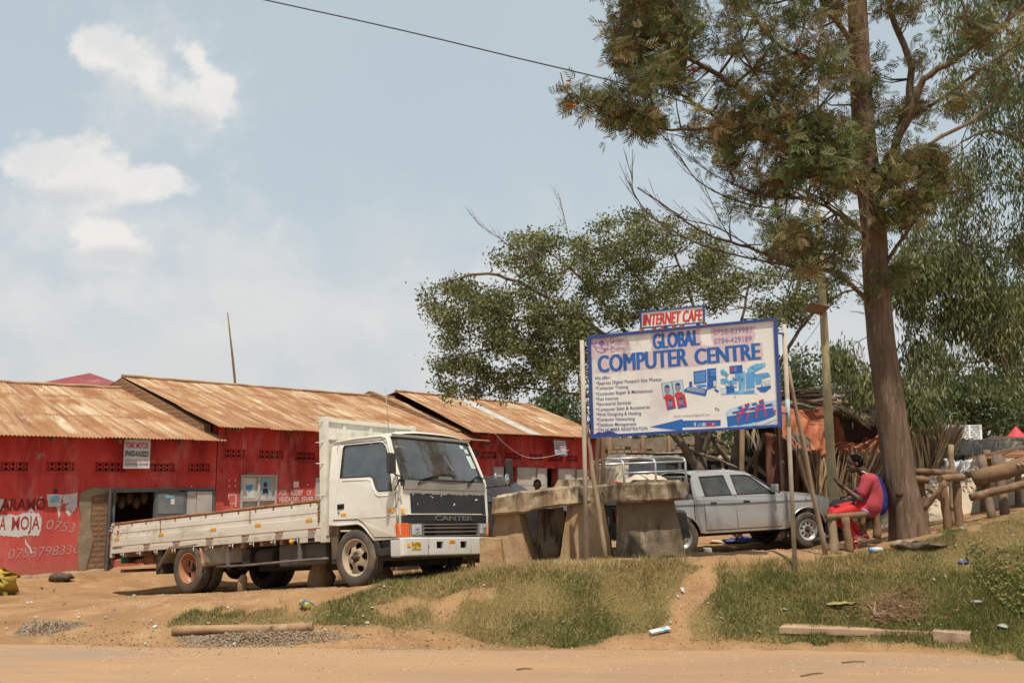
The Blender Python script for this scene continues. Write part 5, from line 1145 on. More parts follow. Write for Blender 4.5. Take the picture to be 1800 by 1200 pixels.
    for sy in (-1, 1):
        wheel(T, 'wheel', (-3.517, sy * .80, .362), .362, .175, .220, (-.35, .02), M_rimr, sy, 5, True, False); wheel(T, 'wheel', (-3.517, sy * .575, .362), .362, .175, .220, (-.35, .02), M_rimr, sy, 5, False, False)
    return T
TRUCK = make_truck()
# ================================================================ billboard
SA = P(1032, 603, 14.35); SB = P(1363.5, 558, 12.95); SD = P(1040, 769, 14.35)
e1 = (SB - SA).normalized(); SWD = (SB - SA).length; e3 = e1.cross(SD - SA).normalized(); e2 = e3.cross(e1) * 1.0
if e2.z < 0: e2 = -e2
en = e1.cross(e2);  en = en if en.y < 0 else -en     # towards the road
SC_ = P(1371, 750, 12.25)
def BPx(x, y, off=0.0):
    """crop pixel -> board plane coordinates (a along, b up), origin at the upper left corner"""
    u, v = 1000 + x / 4.285, 520 + y / 4.285; d = px_dir(u, v); C0 = Vector((0, 0, 2)); Q = SA + en * off
    t = (Q - C0).dot(en) / d.dot(en); p = C0 + d * t - Q; return (p.dot(e1), p.dot(e2))
def bf(a, b, l=0.0): return SA + e1 * a + e2 * b + en * l
M_sblue = mat('billboard_blue_frame', (.045, .075, .26), (.035, .06, .20), 6, .5, spots=[((.25, .10, .05), 12, .72, .06)])
M_panel = mat('billboard_panel', (.76, .735, .68), (.69, .66, .62), 2.2, .45, spots=[((.60, .50, .50), 1.6, .52, .2), ((.42, .33, .27), 5, .72, .1)], spec=.4)
M_pink = mat('faded_pink_ink', (.60, .42, .45), (.58, .50, .49), 7, .5, contrast=(.38, .62))
M_ink = mat('blue_ink', (.035, .10, .36), (.025, .14, .40), 3, .45)
M_inkd = plain('dark_blue_ink', (.06, .08, .22)); M_inkr = plain('red_ink', (.60, .045, .045)); M_inkc = mat('cyan_ink', (.18, .45, .62), (.10, .30, .55), 14, .5, contrast=(.42, .56)); M_inkp = mat('purple_ink', (.22, .14, .34), (.30, .16, .36), 5, .5)
bbt = thing('billboard', 'large blue-framed computer centre billboard with a small red-lettered board on top', 'billboard', (P(1215, 985, 13.2).x, 13.1, .9))
mb = MB()
def bpoly(mb, px, l0, l1, mi=0):
    pts = [BPx(x, y, l1) for x, y in px]; mb.prism(pts, lambda p, t: bf(p[0], p[1], t), l0, l1, mi)
OUT = [(138, 300), (1562, 162), (1603, 985), (160, 1070)]; INN = [(160, 322), (1540, 184), (1577, 968), (182, 1048)]
bpoly(mb, [OUT[0], OUT[1], OUT[2], OUT[3]], -.05, -.012, 0)
for i in range(4):
    j = (i + 1) % 4; bpoly(mb, [OUT[i], OUT[j], INN[j], INN[i]], -.011, .03, 0)
mb.build('frame', M_sblue, bbt)
mb = MB(); bpoly(mb, INN, -.010, .0); panel = mb.build('panel', M_panel, bbt)
def T(mb, txt, x0, y0, x1, y1, hpx, bold=0.0, mi=0, l=.004, slant=0.0):
    sm = 0
    if bold >= .04: bold, sm = .0, .013 if hpx > 100 else .007
    a = BPx(x0, y0, l); b = BPx(x1, y1, l); c = BPx(x0, y0 - hpx, l); put_text(mb, txt, lambda x, y, q: bf(x, y, l + q), a, b, (Vector(c) - Vector(a)).length, bold, mi, slant, 0, sm)
# pink haloes of faded ink, irregular
def halo(px, l=.0015, j=9, n=7):
    mb = MB(); rr = random.Random(int(px[0][0])); out = []
    for i in range(len(px)):
        a, b = px[i], px[(i + 1) % len(px)]
        for k in range(n): out.append((a[0] + (b[0] - a[0]) * k / n + rr.uniform(-j, j), a[1] + (b[1] - a[1]) * k / n + rr.uniform(-j, j)))
    bpoly(mb, out, .0005, l); return mb.build('faded_print', M_pink, panel)
halo([(205, 450), (930, 385), (1455, 345), (1460, 480), (950, 525), (210, 585)], .0012); halo([(615, 285), (985, 245), (1000, 395), (625, 410)], .0016); halo([(1070, 245), (1400, 222), (1400, 350), (1080, 372)], .0014); halo([(163, 330), (440, 300), (470, 410), (300, 440), (166, 470)], .0018, 12)
def word(name, m, *a, **k):
    mb = MB(); T(mb, *a, **k); return mb.build(name, m, panel)
word('big_lettering', M_ink, 'GLOBAL', 632, 400, 988, 368, 112, .045)
word('big_lettering', M_ink, 'COMPUTER', 218, 576, 900, 521, 124, .045); word('big_lettering', M_ink, 'CENTRE', 948, 516, 1448, 473, 116, .045)
word('phone_number', M_inkp, '0758-839981', 1090, 294, 1374, 272, 38, .0); word('phone_number', M_inkp, '0784-429189', 1096, 360, 1378, 338, 38, .0)
for k, (t, x0, y0, x1, y1, h) in enumerate([('We offer:-', 197, 632, 318, 623, 24), ('*Express Digital Passport Size Photos', 205, 670, 697, 638, 24), ('*Computer Training', 200, 706, 447, 694, 24), ('*Computer Repair & Maintanance', 202, 750, 630, 724, 24), ('*Fast Internet', 203, 788, 373, 780, 24), ('*Secretarial Services', 204, 826, 468, 813, 24),
     ('*Computer Sales & Accessories', 206, 868, 612, 846, 24), ('*Web Designing & Hosting', 206, 904, 545, 892, 24), ('*Computer Networking', 207, 942, 496, 934, 24), ('*Database Management', 208, 981, 508, 974, 24), ('*TIN NUMBER REGISTRATION', 208, 1021, 592, 1008, 24)]):
    word('service_line', M_inkd, t, x0, y0, x1, y1, h, .007)
word('email_line', M_inkp, 'Email:-nanakanay@gmail.com', 793, 912, 1062, 898, 14, 0)
for t, x0, y0, x1, y1, h in (('G', 308, 352, 340, 350, 40), ('LOBAL', 344, 346, 410, 342, 19), ('C', 312, 386, 340, 384, 34), ('OMPUTER', 344, 370, 452, 364, 20), ('C', 314, 424, 340, 422, 34), ('ENTRE', 344, 410, 420, 405, 20)):
    word('logo_lettering', M_inkp, t, x0, y0, x1, y1, h, .0)
mb = MB(); c = (246, 372)
mb.tube([bf(*BPx(c[0] + 50 * math.cos(t), c[1] + 52 * math.sin(t), .003), .003) for t in np.linspace(0, 6.283, 30)], .0045, 4); mb.tube([bf(*BPx(c[0] + 10 + 80 * math.cos(t), c[1] + 5 + 18 * math.sin(t) + 30 * math.cos(t) * .4, .003), .003) for t in np.linspace(.4, 5.2, 30)], .003, 4)
bpoly(mb, [(228, 338), (250, 330), (268, 345), (262, 365), (250, 378), (252, 392), (240, 380), (226, 360)], .001, .004); bpoly(mb, [(255, 392), (275, 396), (284, 404), (270, 418), (260, 408)], .001, .004); mb.build('globe_logo', M_inkp, panel)
# top board
mb = MB(); OT = [(533, 118), (1018, 68), (1020, 203), (536, 248)]; IT = [(543, 128), (1008, 80), (1010, 195), (546, 237)]
bpoly(mb, OT, -.04, -.008)
for i in range(4): j = (i + 1) % 4; bpoly(mb, [OT[i], OT[j], IT[j], IT[i]], -.007, .015)
tb_ = mb.build('top_board_frame', M_sblue, bbt)
mb = MB(); bpoly(mb, IT, -.006, .004); mb.build('top_board', M_panel, tb_)
mb = MB(); T(mb, 'INTERNET CAFE', 556, 224, 1003, 184, 82, .045, 0, .008, .12); mb.build('top_lettering', M_inkr, tb_)
mb = MB()
for x in (545, 640, 705, 790, 850, 1020): bpoly(mb, [(x - 14, 222 - (x - 540) * .09 + 20), (x + 12, 220 - (x - 540) * .09 + 20), (x + 10, 250 - (x - 540) * .09 + 20), (x - 12, 250 - (x - 540) * .09 + 20)], .0, .034)
mb.build('rust_bracket', M_rust, tb_)
# arrow and social marks
mb = MB(); bpoly(mb, [(612, 985), (855, 925), (855, 938), (1143, 933), (1143, 976), (855, 988), (855, 1014)], .001, .0035); mb.build('arrow', M_ink, panel)
word('social_mark', M_textwhite, 'f', 943, 980, 958, 979, 26, .04, 0, .005)
mb = MB(); bpoly(mb, [(964, 962), (970, 968), (978, 967), (982, 958), (988, 954), (994, 958), (1000, 957), (994, 964), (990, 975), (978, 981), (966, 979), (973, 975), (966, 970)], .004, .006); mb.build('social_mark', M_inkc, panel)
mb = MB(); 
for q in ([(1002, 956), (1030, 955), (1030, 961), (1002, 962)], [(1002, 974), (1030, 973), (1030, 979), (1002, 980)], [(1002, 956), (1007, 956), (1007, 980), (1002, 980)], [(1025, 955), (1030, 955), (1030, 979), (1025, 979)]): bpoly(mb, q, .004, .006)
mb.tube([bf(*BPx(1016 + 5 * math.cos(t), 968 + 5 * math.sin(t), .005), .005) for t in np.linspace(0, 6.283, 12)], .003, 4); mb.build('social_mark', M_textwhite, panel)
mb = MB(); bpoly(mb, [(1038, 950), (1070, 949), (1070, 978), (1038, 980)], .004, .0052); pp = [(1088 + 17 * math.cos(t), 961 + 16 * math.sin(t)) for t in np.linspace(0, 6.283, 18)[:-1]]; bpoly(mb, pp, .004, .0055); mb.build('social_mark', mat('dark_red_ink', (.30, .04, .09), (.42, .04, .06), 9, .5), panel)
word('social_mark', M_textwhite, 'g+', 1077, 968, 1100, 967, 13, .03, 0, .007)
# four passport photographs: plain generic busts
for (x, y, red, w, h, sk) in ((697, 662, 0, 76, 110, (0, -16)), (778, 645, 0, 76, 110, (0, -12)), (722, 770, 1, 72, 88, (0, -14)), (804, 760, 1, 72, 88, (0, -14))):
    dx = 14; q = [(x, y), (x + w - 2, y + sk[1]), (x + w + dx, y + h + sk[1]), (x + dx + 4, y + h)]
    mb = MB(); bpoly(mb, q, .001, .003, 0); cx, cy = x + w * .56, y + h * .42 - 6
    if not red: bpoly(mb, [(q[0][0] - 3, q[0][1] - 3), (q[1][0] + 3, q[1][1] - 3), (q[2][0] + 3, q[2][1] + 3), (q[3][0] - 3, q[3][1] + 3)], .0005, .002, 3)
    bpoly(mb, [(x + 18, y + h), (x + 24, y + h * .78), (cx, y + h * .70), (x + w - 4, y + h * .72), (x + w + 8, y + h - 14)], .003, .0045, 2)
    bpoly(mb, [(cx + w * .27 * math.cos(t), cy + 4 + h * .29 * math.sin(t)) for t in np.linspace(0, 6.283, 16)[:-1]], .003, .005, 1); bpoly(mb, [(cx + w * .29 * math.cos(t), cy + h * .30 * math.sin(t) - 1) for t in np.linspace(3.5, 5.9, 10)], .005, .006, 3)
    mb.build('portrait_print', [M_inkr if red else M_inkc.copy() if False else (M_inkr if red else plain('portrait_ground_%d' % x, (.45, .56, .58))), mat('portrait_face_%d' % x, (.22, .20, .34) if red else (.32, .22, .30), (.14, .22, .36), 60, .5), M_inkr if not red else M_ink, M_inkd], panel)
# desktop computer print
mb = MB(); bpoly(mb, [(938, 568), (1035, 555), (1036, 650), (942, 665)], .001, .003, 0); bpoly(mb, [(948, 578), (1026, 567), (1027, 642), (950, 654)], .003, .004, 1)
bpoly(mb, [(1040, 548), (1108, 542), (1112, 640), (1110, 690), (1062, 695), (1042, 650)], .001, .003, 0); bpoly(mb, [(1066, 560), (1104, 556), (1106, 576), (1068, 580)], .003, .004, 1); bpoly(mb, [(1068, 588), (1105, 584), (1106, 596), (1069, 600)], .003, .004, 1); bpoly(mb, [(1088, 640), (1108, 638), (1110, 680), (1090, 682)], .003, .004, 2)
bpoly(mb, [(868, 705), (905, 682), (1045, 700), (1030, 755), (870, 722)], .001, .003, 0)
for k in range(4): bpoly(mb, [(884 + k * 3, 708 - k * 6), (1018 + k * 4, 732 - k * 8), (1018 + k * 4, 729 - k * 8), (886 + k * 3, 705 - k * 6)], .003, .004, 2)
bpoly(mb, [(905, 645), (928, 642), (930, 680), (906, 682)], .001, .003, 0); bpoly(mb, [(955, 672), (1025, 664), (1040, 680), (980, 692)], .001, .003, 1); bpoly(mb, [(1090, 705), (1110, 698), (1132, 718), (1118, 728)], .001, .003, 0); bpoly(mb, [(1040, 655), (1066, 652), (1068, 700), (1042, 702)], .003, .0045, 0)
mb.build('computer_print', [M_ink, plain('print_sky_blue', (.10, .25, .55)), M_paperw], panel)
# accessories print
mb = MB(); A_ = [([(1140, 560), (1165, 548), (1205, 590), (1190, 610), (1145, 590)], 0), ([(1208, 528), (1306, 518), (1308, 580), (1212, 586)], 1), ([(1275, 570), (1325, 565), (1328, 700), (1280, 712)], 0), ([(1330, 580), (1400, 570), (1400, 690), (1335, 702)], 2), ([(1345, 545), (1400, 512), (1478, 502), (1482, 530), (1385, 580), (1345, 578)], 0), ([(1395, 590), (1500, 575), (1520, 605), (1455, 620), (1450, 660), (1410, 668)], 2), ([(1140, 625), (1190, 615), (1205, 640), (1255, 620), (1270, 660), (1200, 670), (1142, 660)], 0), ([(1185, 680), (1245, 672), (1248, 725), (1188, 735)], 1), ([(1140, 690), (1180, 688), (1182, 735), (1145, 740)], 3), ([(1145, 720), (1270, 715), (1400, 705), (1400, 735), (1150, 742)], 0), ([(1410, 690), (1520, 672), (1522, 690), (1480, 725), (1440, 722)], 1), ([(1452, 640), (1520, 628), (1515, 660), (1470, 668)], 3), ([(1250, 590), (1275, 585), (1278, 640), (1252, 640)], 2)]
for q, mi in A_: bpoly(mb, q, .001, .003 + .0004 * mi, mi)
rr = random.Random(4)
for i in range(26):
    x = rr.uniform(1150, 1500); y = rr.uniform(600, 735); w = rr.uniform(6, 20); bpoly(mb, [(x, y), (x + w, y - 3), (x + w, y + 8), (x + 2, y + 11)], .003, .0048, rr.choice([0, 1, 2, 3]))
for (x, y) in ((1220, 540), (1245, 538), (1220, 556), (1245, 554)): bpoly(mb, [(x, y), (x + 18, y - 2), (x + 18, y + 11), (x, y + 13)], .004, .005, 4 if x == 1220 else 2)
mb.build('accessories_print', [M_inkc, M_ink, plain('print_mid_blue', (.12, .33, .62)), plain('print_pale', (.55, .62, .65)), M_inkr], panel)
# classroom of desks print
mb = MB(); bpoly(mb, [(1180, 880), (1205, 850), (1240, 842), (1330, 812), (1562, 782), (1572, 962), (1480, 972), (1200, 990)], .0005, .002, 0)
rr = random.Random(8)
for row in range(3):
    for k in range(6 - row):
        s = 1.25 - .33 * row; x = 1190 + k * (70 - row * 8) + row * 40; y = 905 - k * 14 - row * 34
        if x + 60 > 1560: continue
        bpoly(mb, [(x, y), (x + 58 * s, y - 10), (x + 62 * s, y + 62 * s - 8), (x + 6, y + 70 * s)] if y + 70 * s < 985 else [(x, y), (x + 58 * s, y - 10), (x + 62 * s, 970), (x + 6, 985)], .002, .003 + .0003 * (3 - row), 1)
        bpoly(mb, [(x - 2, y - 8), (x + 60 * s, y - 20), (x + 60 * s, y - 10), (x, y + 2)], .003, .0045, 2 if k % 2 else 3)
        bpoly(mb, [(x + 60 * s, y + 10), (x + 70 * s, y + 4), (x + 70 * s, y + 40), (x + 62 * s, y + 50)], .003, .0042, 2)
bpoly(mb, [(1380, 975), (1572, 895), (1573, 925), (1450, 973)], .0045, .0055, 3)
mb.build('classroom_print', [mat('print_haze_blue', (.28, .50, .68), (.50, .60, .66), 5, .5), M_ink, M_inkr, M_paperw], panel)
mb = MB(); q = [(185, 1047), (205, 1033), (225, 1022), (250, 1028), (280, 1018), (310, 1014), (330, 1020), (350, 1030), (368, 1037)]; bpoly(mb, q, .001, .005); mb.build('torn_corner', M_sblue, panel)
mb = MB()
for (x, y, w, h) in ((1100, 838, 6, 18), (1112, 842, 5, 22), (1124, 848, 6, 16), (1535, 890, 6, 8), (1245, 757, 8, 5)): bpoly(mb, [(x, y), (x + w, y - 2), (x + w + 4, y + h), (x + 3, y + h + 2)], .0005, .002)
mb.build('scuff', M_wood, panel)
# steel posts with brackets
M_postw = mat('post_dirty_white', (.44, .38, .30), (.35, .28, .21), 5, .7, spots=[((.28, .17, .10), 9, .62, .1), ((.10, .07, .05), 22, .70, .05)])
gl_ = P(1032, 985, 14.15); gr2 = P(1397, 978, 13.15); ptop = P(1023, 598, 14.2); ptr = P(1378, 570, 13.1)
gl_.z = H(gl_.x, gl_.y) - .1; gr2.z = H(gr2.x, gr2.y) - .1
mb = MB(); mb.tube([gl_, gl_.lerp(ptop, .5), ptop], .032, 12); mb.build('post', M_postw, bbt)
mb = MB(); mb.tube([gr2, gr2.lerp(ptr, .5), ptr], .030, 12); mb.tube([gr2.lerp(ptr, .59), gr2.lerp(ptr, .70)], .0308, 12, 1); mb.build('post', [M_postw, mat('post_pale_blue', (.25, .42, .45), (.4, .42, .38), 9, .6)], bbt)
mb = MB()
for (x, y) in ((138, 418), (160, 965)): a = bf(*BPx(x, y)); k = min(max((a.z - gl_.z) / (ptop.z - gl_.z), 0), 1); mb.beam(a + e1 * .02, gl_.lerp(ptop, k), .03, .02)
for (x, y) in ((1565, 275), (1595, 880)): a = bf(*BPx(x, y)); k = min(max((a.z - gr2.z) / (ptr.z - gr2.z), 0), 1); mb.beam(a - e1 * .02, gr2.lerp(ptr, k), .03, .02)
mb.build('bracket', M_sblue, bbt)
M_pole = mat('stripped_pole_wood', (.34, .25, .16), (.24, .165, .10), 3, .85, bump=.3, spots=[((.07, .045, .03), 10, .66, .06, (1, 1, .4)), ((.45, .35, .22), 4, .6, .12)])
def pole(name, label, cat, a, b, r0, r1, m=M_pole, n=9, wob=.012, group=None):
    pts = [a.lerp(b, t) + Vector((random.uniform(-wob, wob), random.uniform(-wob, wob), 0)) * (0 < t < 1) for t in np.linspace(0, 1, 9)]
    mb = MB(); mb.tube(pts, [r0 + (r1 - r0) * t + random.uniform(-.002, .002) for t in np.linspace(0, 1, 9)], n, jit=.06)
    root = thing(name, label, cat, a, None, group); mb.build('trunk' if cat == 'tree' else 'pole', m, root); return root
a = P(1066, 980, 14.3); a.z = H(a.x, a.y) - .1
pole('wooden_prop', 'bark-spotted wooden prop leaning behind the left post of the billboard', 'pole', a, P(1020, 672, 14.42), .036, .027)
a = P(1453, 972, 13.7); a.z = H(a.x, a.y) - .1
pole('wooden_prop', 'long wooden prop leaning against the right end of the billboard', 'pole', a, P(1386, 646, 13.3), .036, .025)
# tie the bare poles near the left prop (two dark thin trunks standing behind)
for (u0, u1, yy, lab) in ((1046, 1052, 19.0, 'thin dark pole standing just behind the left billboard post, the left one of the pair'), (1057, 1062, 19.3, 'thin dark pole behind the left billboard post, the right one of the pair')):
    a = P(u0 - 2, 960, yy); a.z = .5; pole('thin_pole', lab, 'pole', a, P(u1, 745, yy), .05, .04, M_wood)

# ================================================================ concrete table
M_conc = mat('stained_concrete', (.33, .255, .165), (.22, .165, .105), 2.0, .9, bump=1.0, bscale=7, spots=[((.44, .36, .25), 3, .52, .15), ((.10, .072, .05), 3.2, .50, .10, (1.5, 1.5, .25)), ((.36, .20, .10), 1.3, .56, .2), ((.09, .065, .045), 24, .70, .06)], spec=.15)
low_tint(M_conc, .7, 1.1, (.42, .26, .13), .6, 4)
ct = thing('concrete_table', 'massive rough concrete slab table on tapered pedestals beside the truck', 'concrete table', (1.4, 15.4, .62))
def rough_loft(mb, quads, nz_=8, jit=.012, nseg=7, mi=0):
    """quads: list of 4-point rings bottom->top; subdivided with slight unevenness"""
    o = len(mb.v); rings = []
    for k in range(len(quads) - 1):
        for t in np.linspace(0, 1, nz_, endpoint=(k == len(quads) - 2)):
            rings.append([quads[k][i].lerp(quads[k + 1][i], t) for i in range(4)])
    full = []
    for rg in rings:
        pts = []
        for i in range(4):
            for s in range(nseg):
                p = rg[i].lerp(rg[(i + 1) % 4], s / nseg); f = mnoise.noise(p * 2.3) * jit * 1.6 + mnoise.noise(p * 7) * jit
                c = (rg[0] + rg[2]) / 2; d = (p - c); d.normalize(); pts.append(p + d * f)
        full.append(pts)
    m = len(full[0]); vs = [p for r in full for p in r]; fs = []
    for k in range(len(full) - 1):
        for i in range(m): fs.append((k * m + i, k * m + (i + 1) % m, (k + 1) * m + (i + 1) % m, (k + 1) * m + i))
    fs.append(tuple(range(m))[::-1]); fs.append(tuple((len(full) - 1) * m + i for i in range(m))); mb.add(vs, fs, mi, False)
def pedestal(name, tl, tr, bl, br, Y, depth, yaw=0.0, m=M_conc, par=None, topdepth=None):
    """pixel corners of the front face at depth Y"""
    a, b, c, d = P(*bl, Y), P(*br, Y), P(*tr, Y), P(*tl, Y); a.z -= .1; b.z -= .1
    dv = Vector((math.sin(yaw), math.cos(yaw), 0)); td = (topdepth or depth * .75)
    mb = MB(); sh = Vector((0, (depth - td) / 2, 0))
    rough_loft(mb, [[a, b, b + dv * depth, a + dv * depth], [d + sh, c + sh, c + sh + dv * td, d + sh + dv * td]], 12)
    return mb.build(name, m, par or ct, bevel=0.0)
pedestal('pedestal', (872, 903), (912, 903), (852, 1002), (936, 1002), 15.1, .75, .2)
M_conc3 = mat('dark_streaked_concrete', (.34, .265, .17), (.20, .15, .095), 2.4, .9, bump=1.0, bscale=8, spots=[((.075, .06, .045), 4.5, .47, .07, (1.6, 1.6, .22)), ((.44, .36, .25), 5, .6, .12)])
M_conc4 = mat('shade_painted_concrete', (.23, .175, .11), (.165, .12, .075), 2.2, .9, bump=1.0, bscale=8, spots=[((.40, .31, .20), 3.2, .60, .08, (1.4, 1.4, .3)), ((.10, .075, .05), 2.5, .55, .12, (1.5, 1.5, .4))])  # this pedestal's shade and sunlit streaks are painted into the colour
pedestal('pedestal', (947, 897), (992, 891), (938, 998), (1000, 996), 15.75, .28, .0, M_conc3)
pedestal('pedestal', (998, 884), (1062, 878), (981, 990), (1078, 986), 15.3, .5, .15)
pedestal('pedestal', (1085, 880), (1184, 876), (1084, 988), (1210, 982), 15.2, .6, .15, M_conc4)
def slab(pts_bottom_px, pts_top_px, Ys, depth):
    """front edge polyline, bottom and top pixels at depths Ys; extruded back"""
    mb = MB(); fb = [P(u, v, Y) for (u, v), Y in zip(pts_bottom_px, Ys)]; ft = [P(u, v, Y) for (u, v), Y in zip(pts_top_px, Ys)]
    n = len(fb); dens = []
    for i in range(n - 1):
        for t in np.linspace(0, 1, 7, endpoint=(i == n - 2)): dens.append((fb[i].lerp(fb[i + 1], t), ft[i].lerp(ft[i + 1], t)))
    prof = []
    for b, t in dens:
        d = Vector((.12, 1, 0)).normalized() * depth; ring = []
        loop = [b + Vector((0, .02, 0)), b + Vector((0, -.01, .03)), b.lerp(t, .33), b.lerp(t, .66), t + Vector((0, -.01, -.03)), t + Vector((0, .025, 0)), t + d * .3, t + d * .7, t + d * .97, b + d, b + d * .6, b + d * .3]
        for p in loop: ring.append(p + Vector((0, 1, .8)) * (mnoise.noise(p * 2.1) * .03 + mnoise.noise(p * 8) * .022))
        prof.append(ring)
    m = len(prof[0]); vs = [p for r in prof for p in r]; fs = []
    for k in range(len(prof) - 1):
        for i in range(m): fs.append((k * m + i, k * m + (i + 1) % m, (k + 1) * m + (i + 1) % m, (k + 1) * m + i))
    fs.append(tuple(range(m))); fs.append(tuple((len(prof) - 1) * m + i for i in range(m))[::-1]); mb.add(vs, fs, 0, False)
    mb.build('slab', M_conc, ct)
slab([(864, 907), (915, 901), (960, 893), (1000, 888), (1060, 880), (1084, 874)], [(866, 872), (915, 864), (960, 858), (974, 857), (1050, 852), (1084, 849)], [15.0, 15.05, 15.15, 15.25, 15.45, 15.55], 1.25)
slab([(1062, 884), (1090, 884), (1150, 881), (1204, 878)], [(1062, 851), (1090, 849), (1150, 848), (1210, 848)], [15.1, 15.05, 15.05, 15.05], 1.3)
mb = MB(); a, b, c, d = P(972, 861, 15.35), P(1045, 857, 15.55), P(1040, 843, 15.55), P(980, 843, 15.35); dv = Vector((.1, .7, 0)); rough_loft(mb, [[a, b, b + dv, a + dv], [d + dv * .1, c + dv * .1, c + dv * .9, d + dv * .9]], 5); mb.build('raised_lump', M_conc, ct)
mb = MB(); a, b, c, d = P(1105, 850, 15.35), P(1200, 850, 15.35), P(1195, 843, 15.45), P(1112, 843, 15.45); rough_loft(mb, [[a, b, b + dv, a + dv], [d + dv * .1, c + dv * .1, c + dv * .9, d + dv * .9]], 4); mb.build('raised_lump', M_conc, ct)
st = thing('concrete_block', 'short rust-stained concrete block standing at the truck bumper corner', 'concrete block', (P(865, 1000, 14.75)))
M_conc2 = mat('rusty_concrete', (.42, .27, .14), (.26, .16, .08), 4, .9, bump=.5, bscale=14, spots=[((.15, .09, .05), 6, .58, .12, (1, 1, .3)), ((.45, .36, .24), 5, .6, .12)])
pedestal('block', (843, 945), (879, 947), (843, 1006), (889, 1003), 14.6, .32, .1, M_conc2, st)
st = thing('stake', 'small wooden stake stuck in the ground under the truck bumper', 'stake', P(828, 1000, 15.1)); mb = MB(); mb.beam(P(828, 1012, 15.1), P(828, 972, 15.1), .12, .08); mb.build('block', M_conc2, st, bevel=.01)
# blocks and stones holding the truck on the slope
for (u, v, r, Y, lab) in ((424, 1028, .11, 15.8, 'tan stone standing under the middle of the truck bed'), (566, 1010, .23, 15.3, 'big tan stone under the truck just behind the front wheel'), (676, 1012, .15, 15.0, 'stone wedged behind the truck front wheel under the cab')):
    mb = MB(); c = P(u, v, Y); mb.ball(c, r, 7, (.8, .7, 1.3)); 
    for k, q in enumerate(mb.v): mb.v[k] = q + Vector((1, 1, 1)) * mnoise.noise(q * 6) * .06
    root = thing('stone', lab, 'stone', c); mb.build('rock', M_conc2, root)
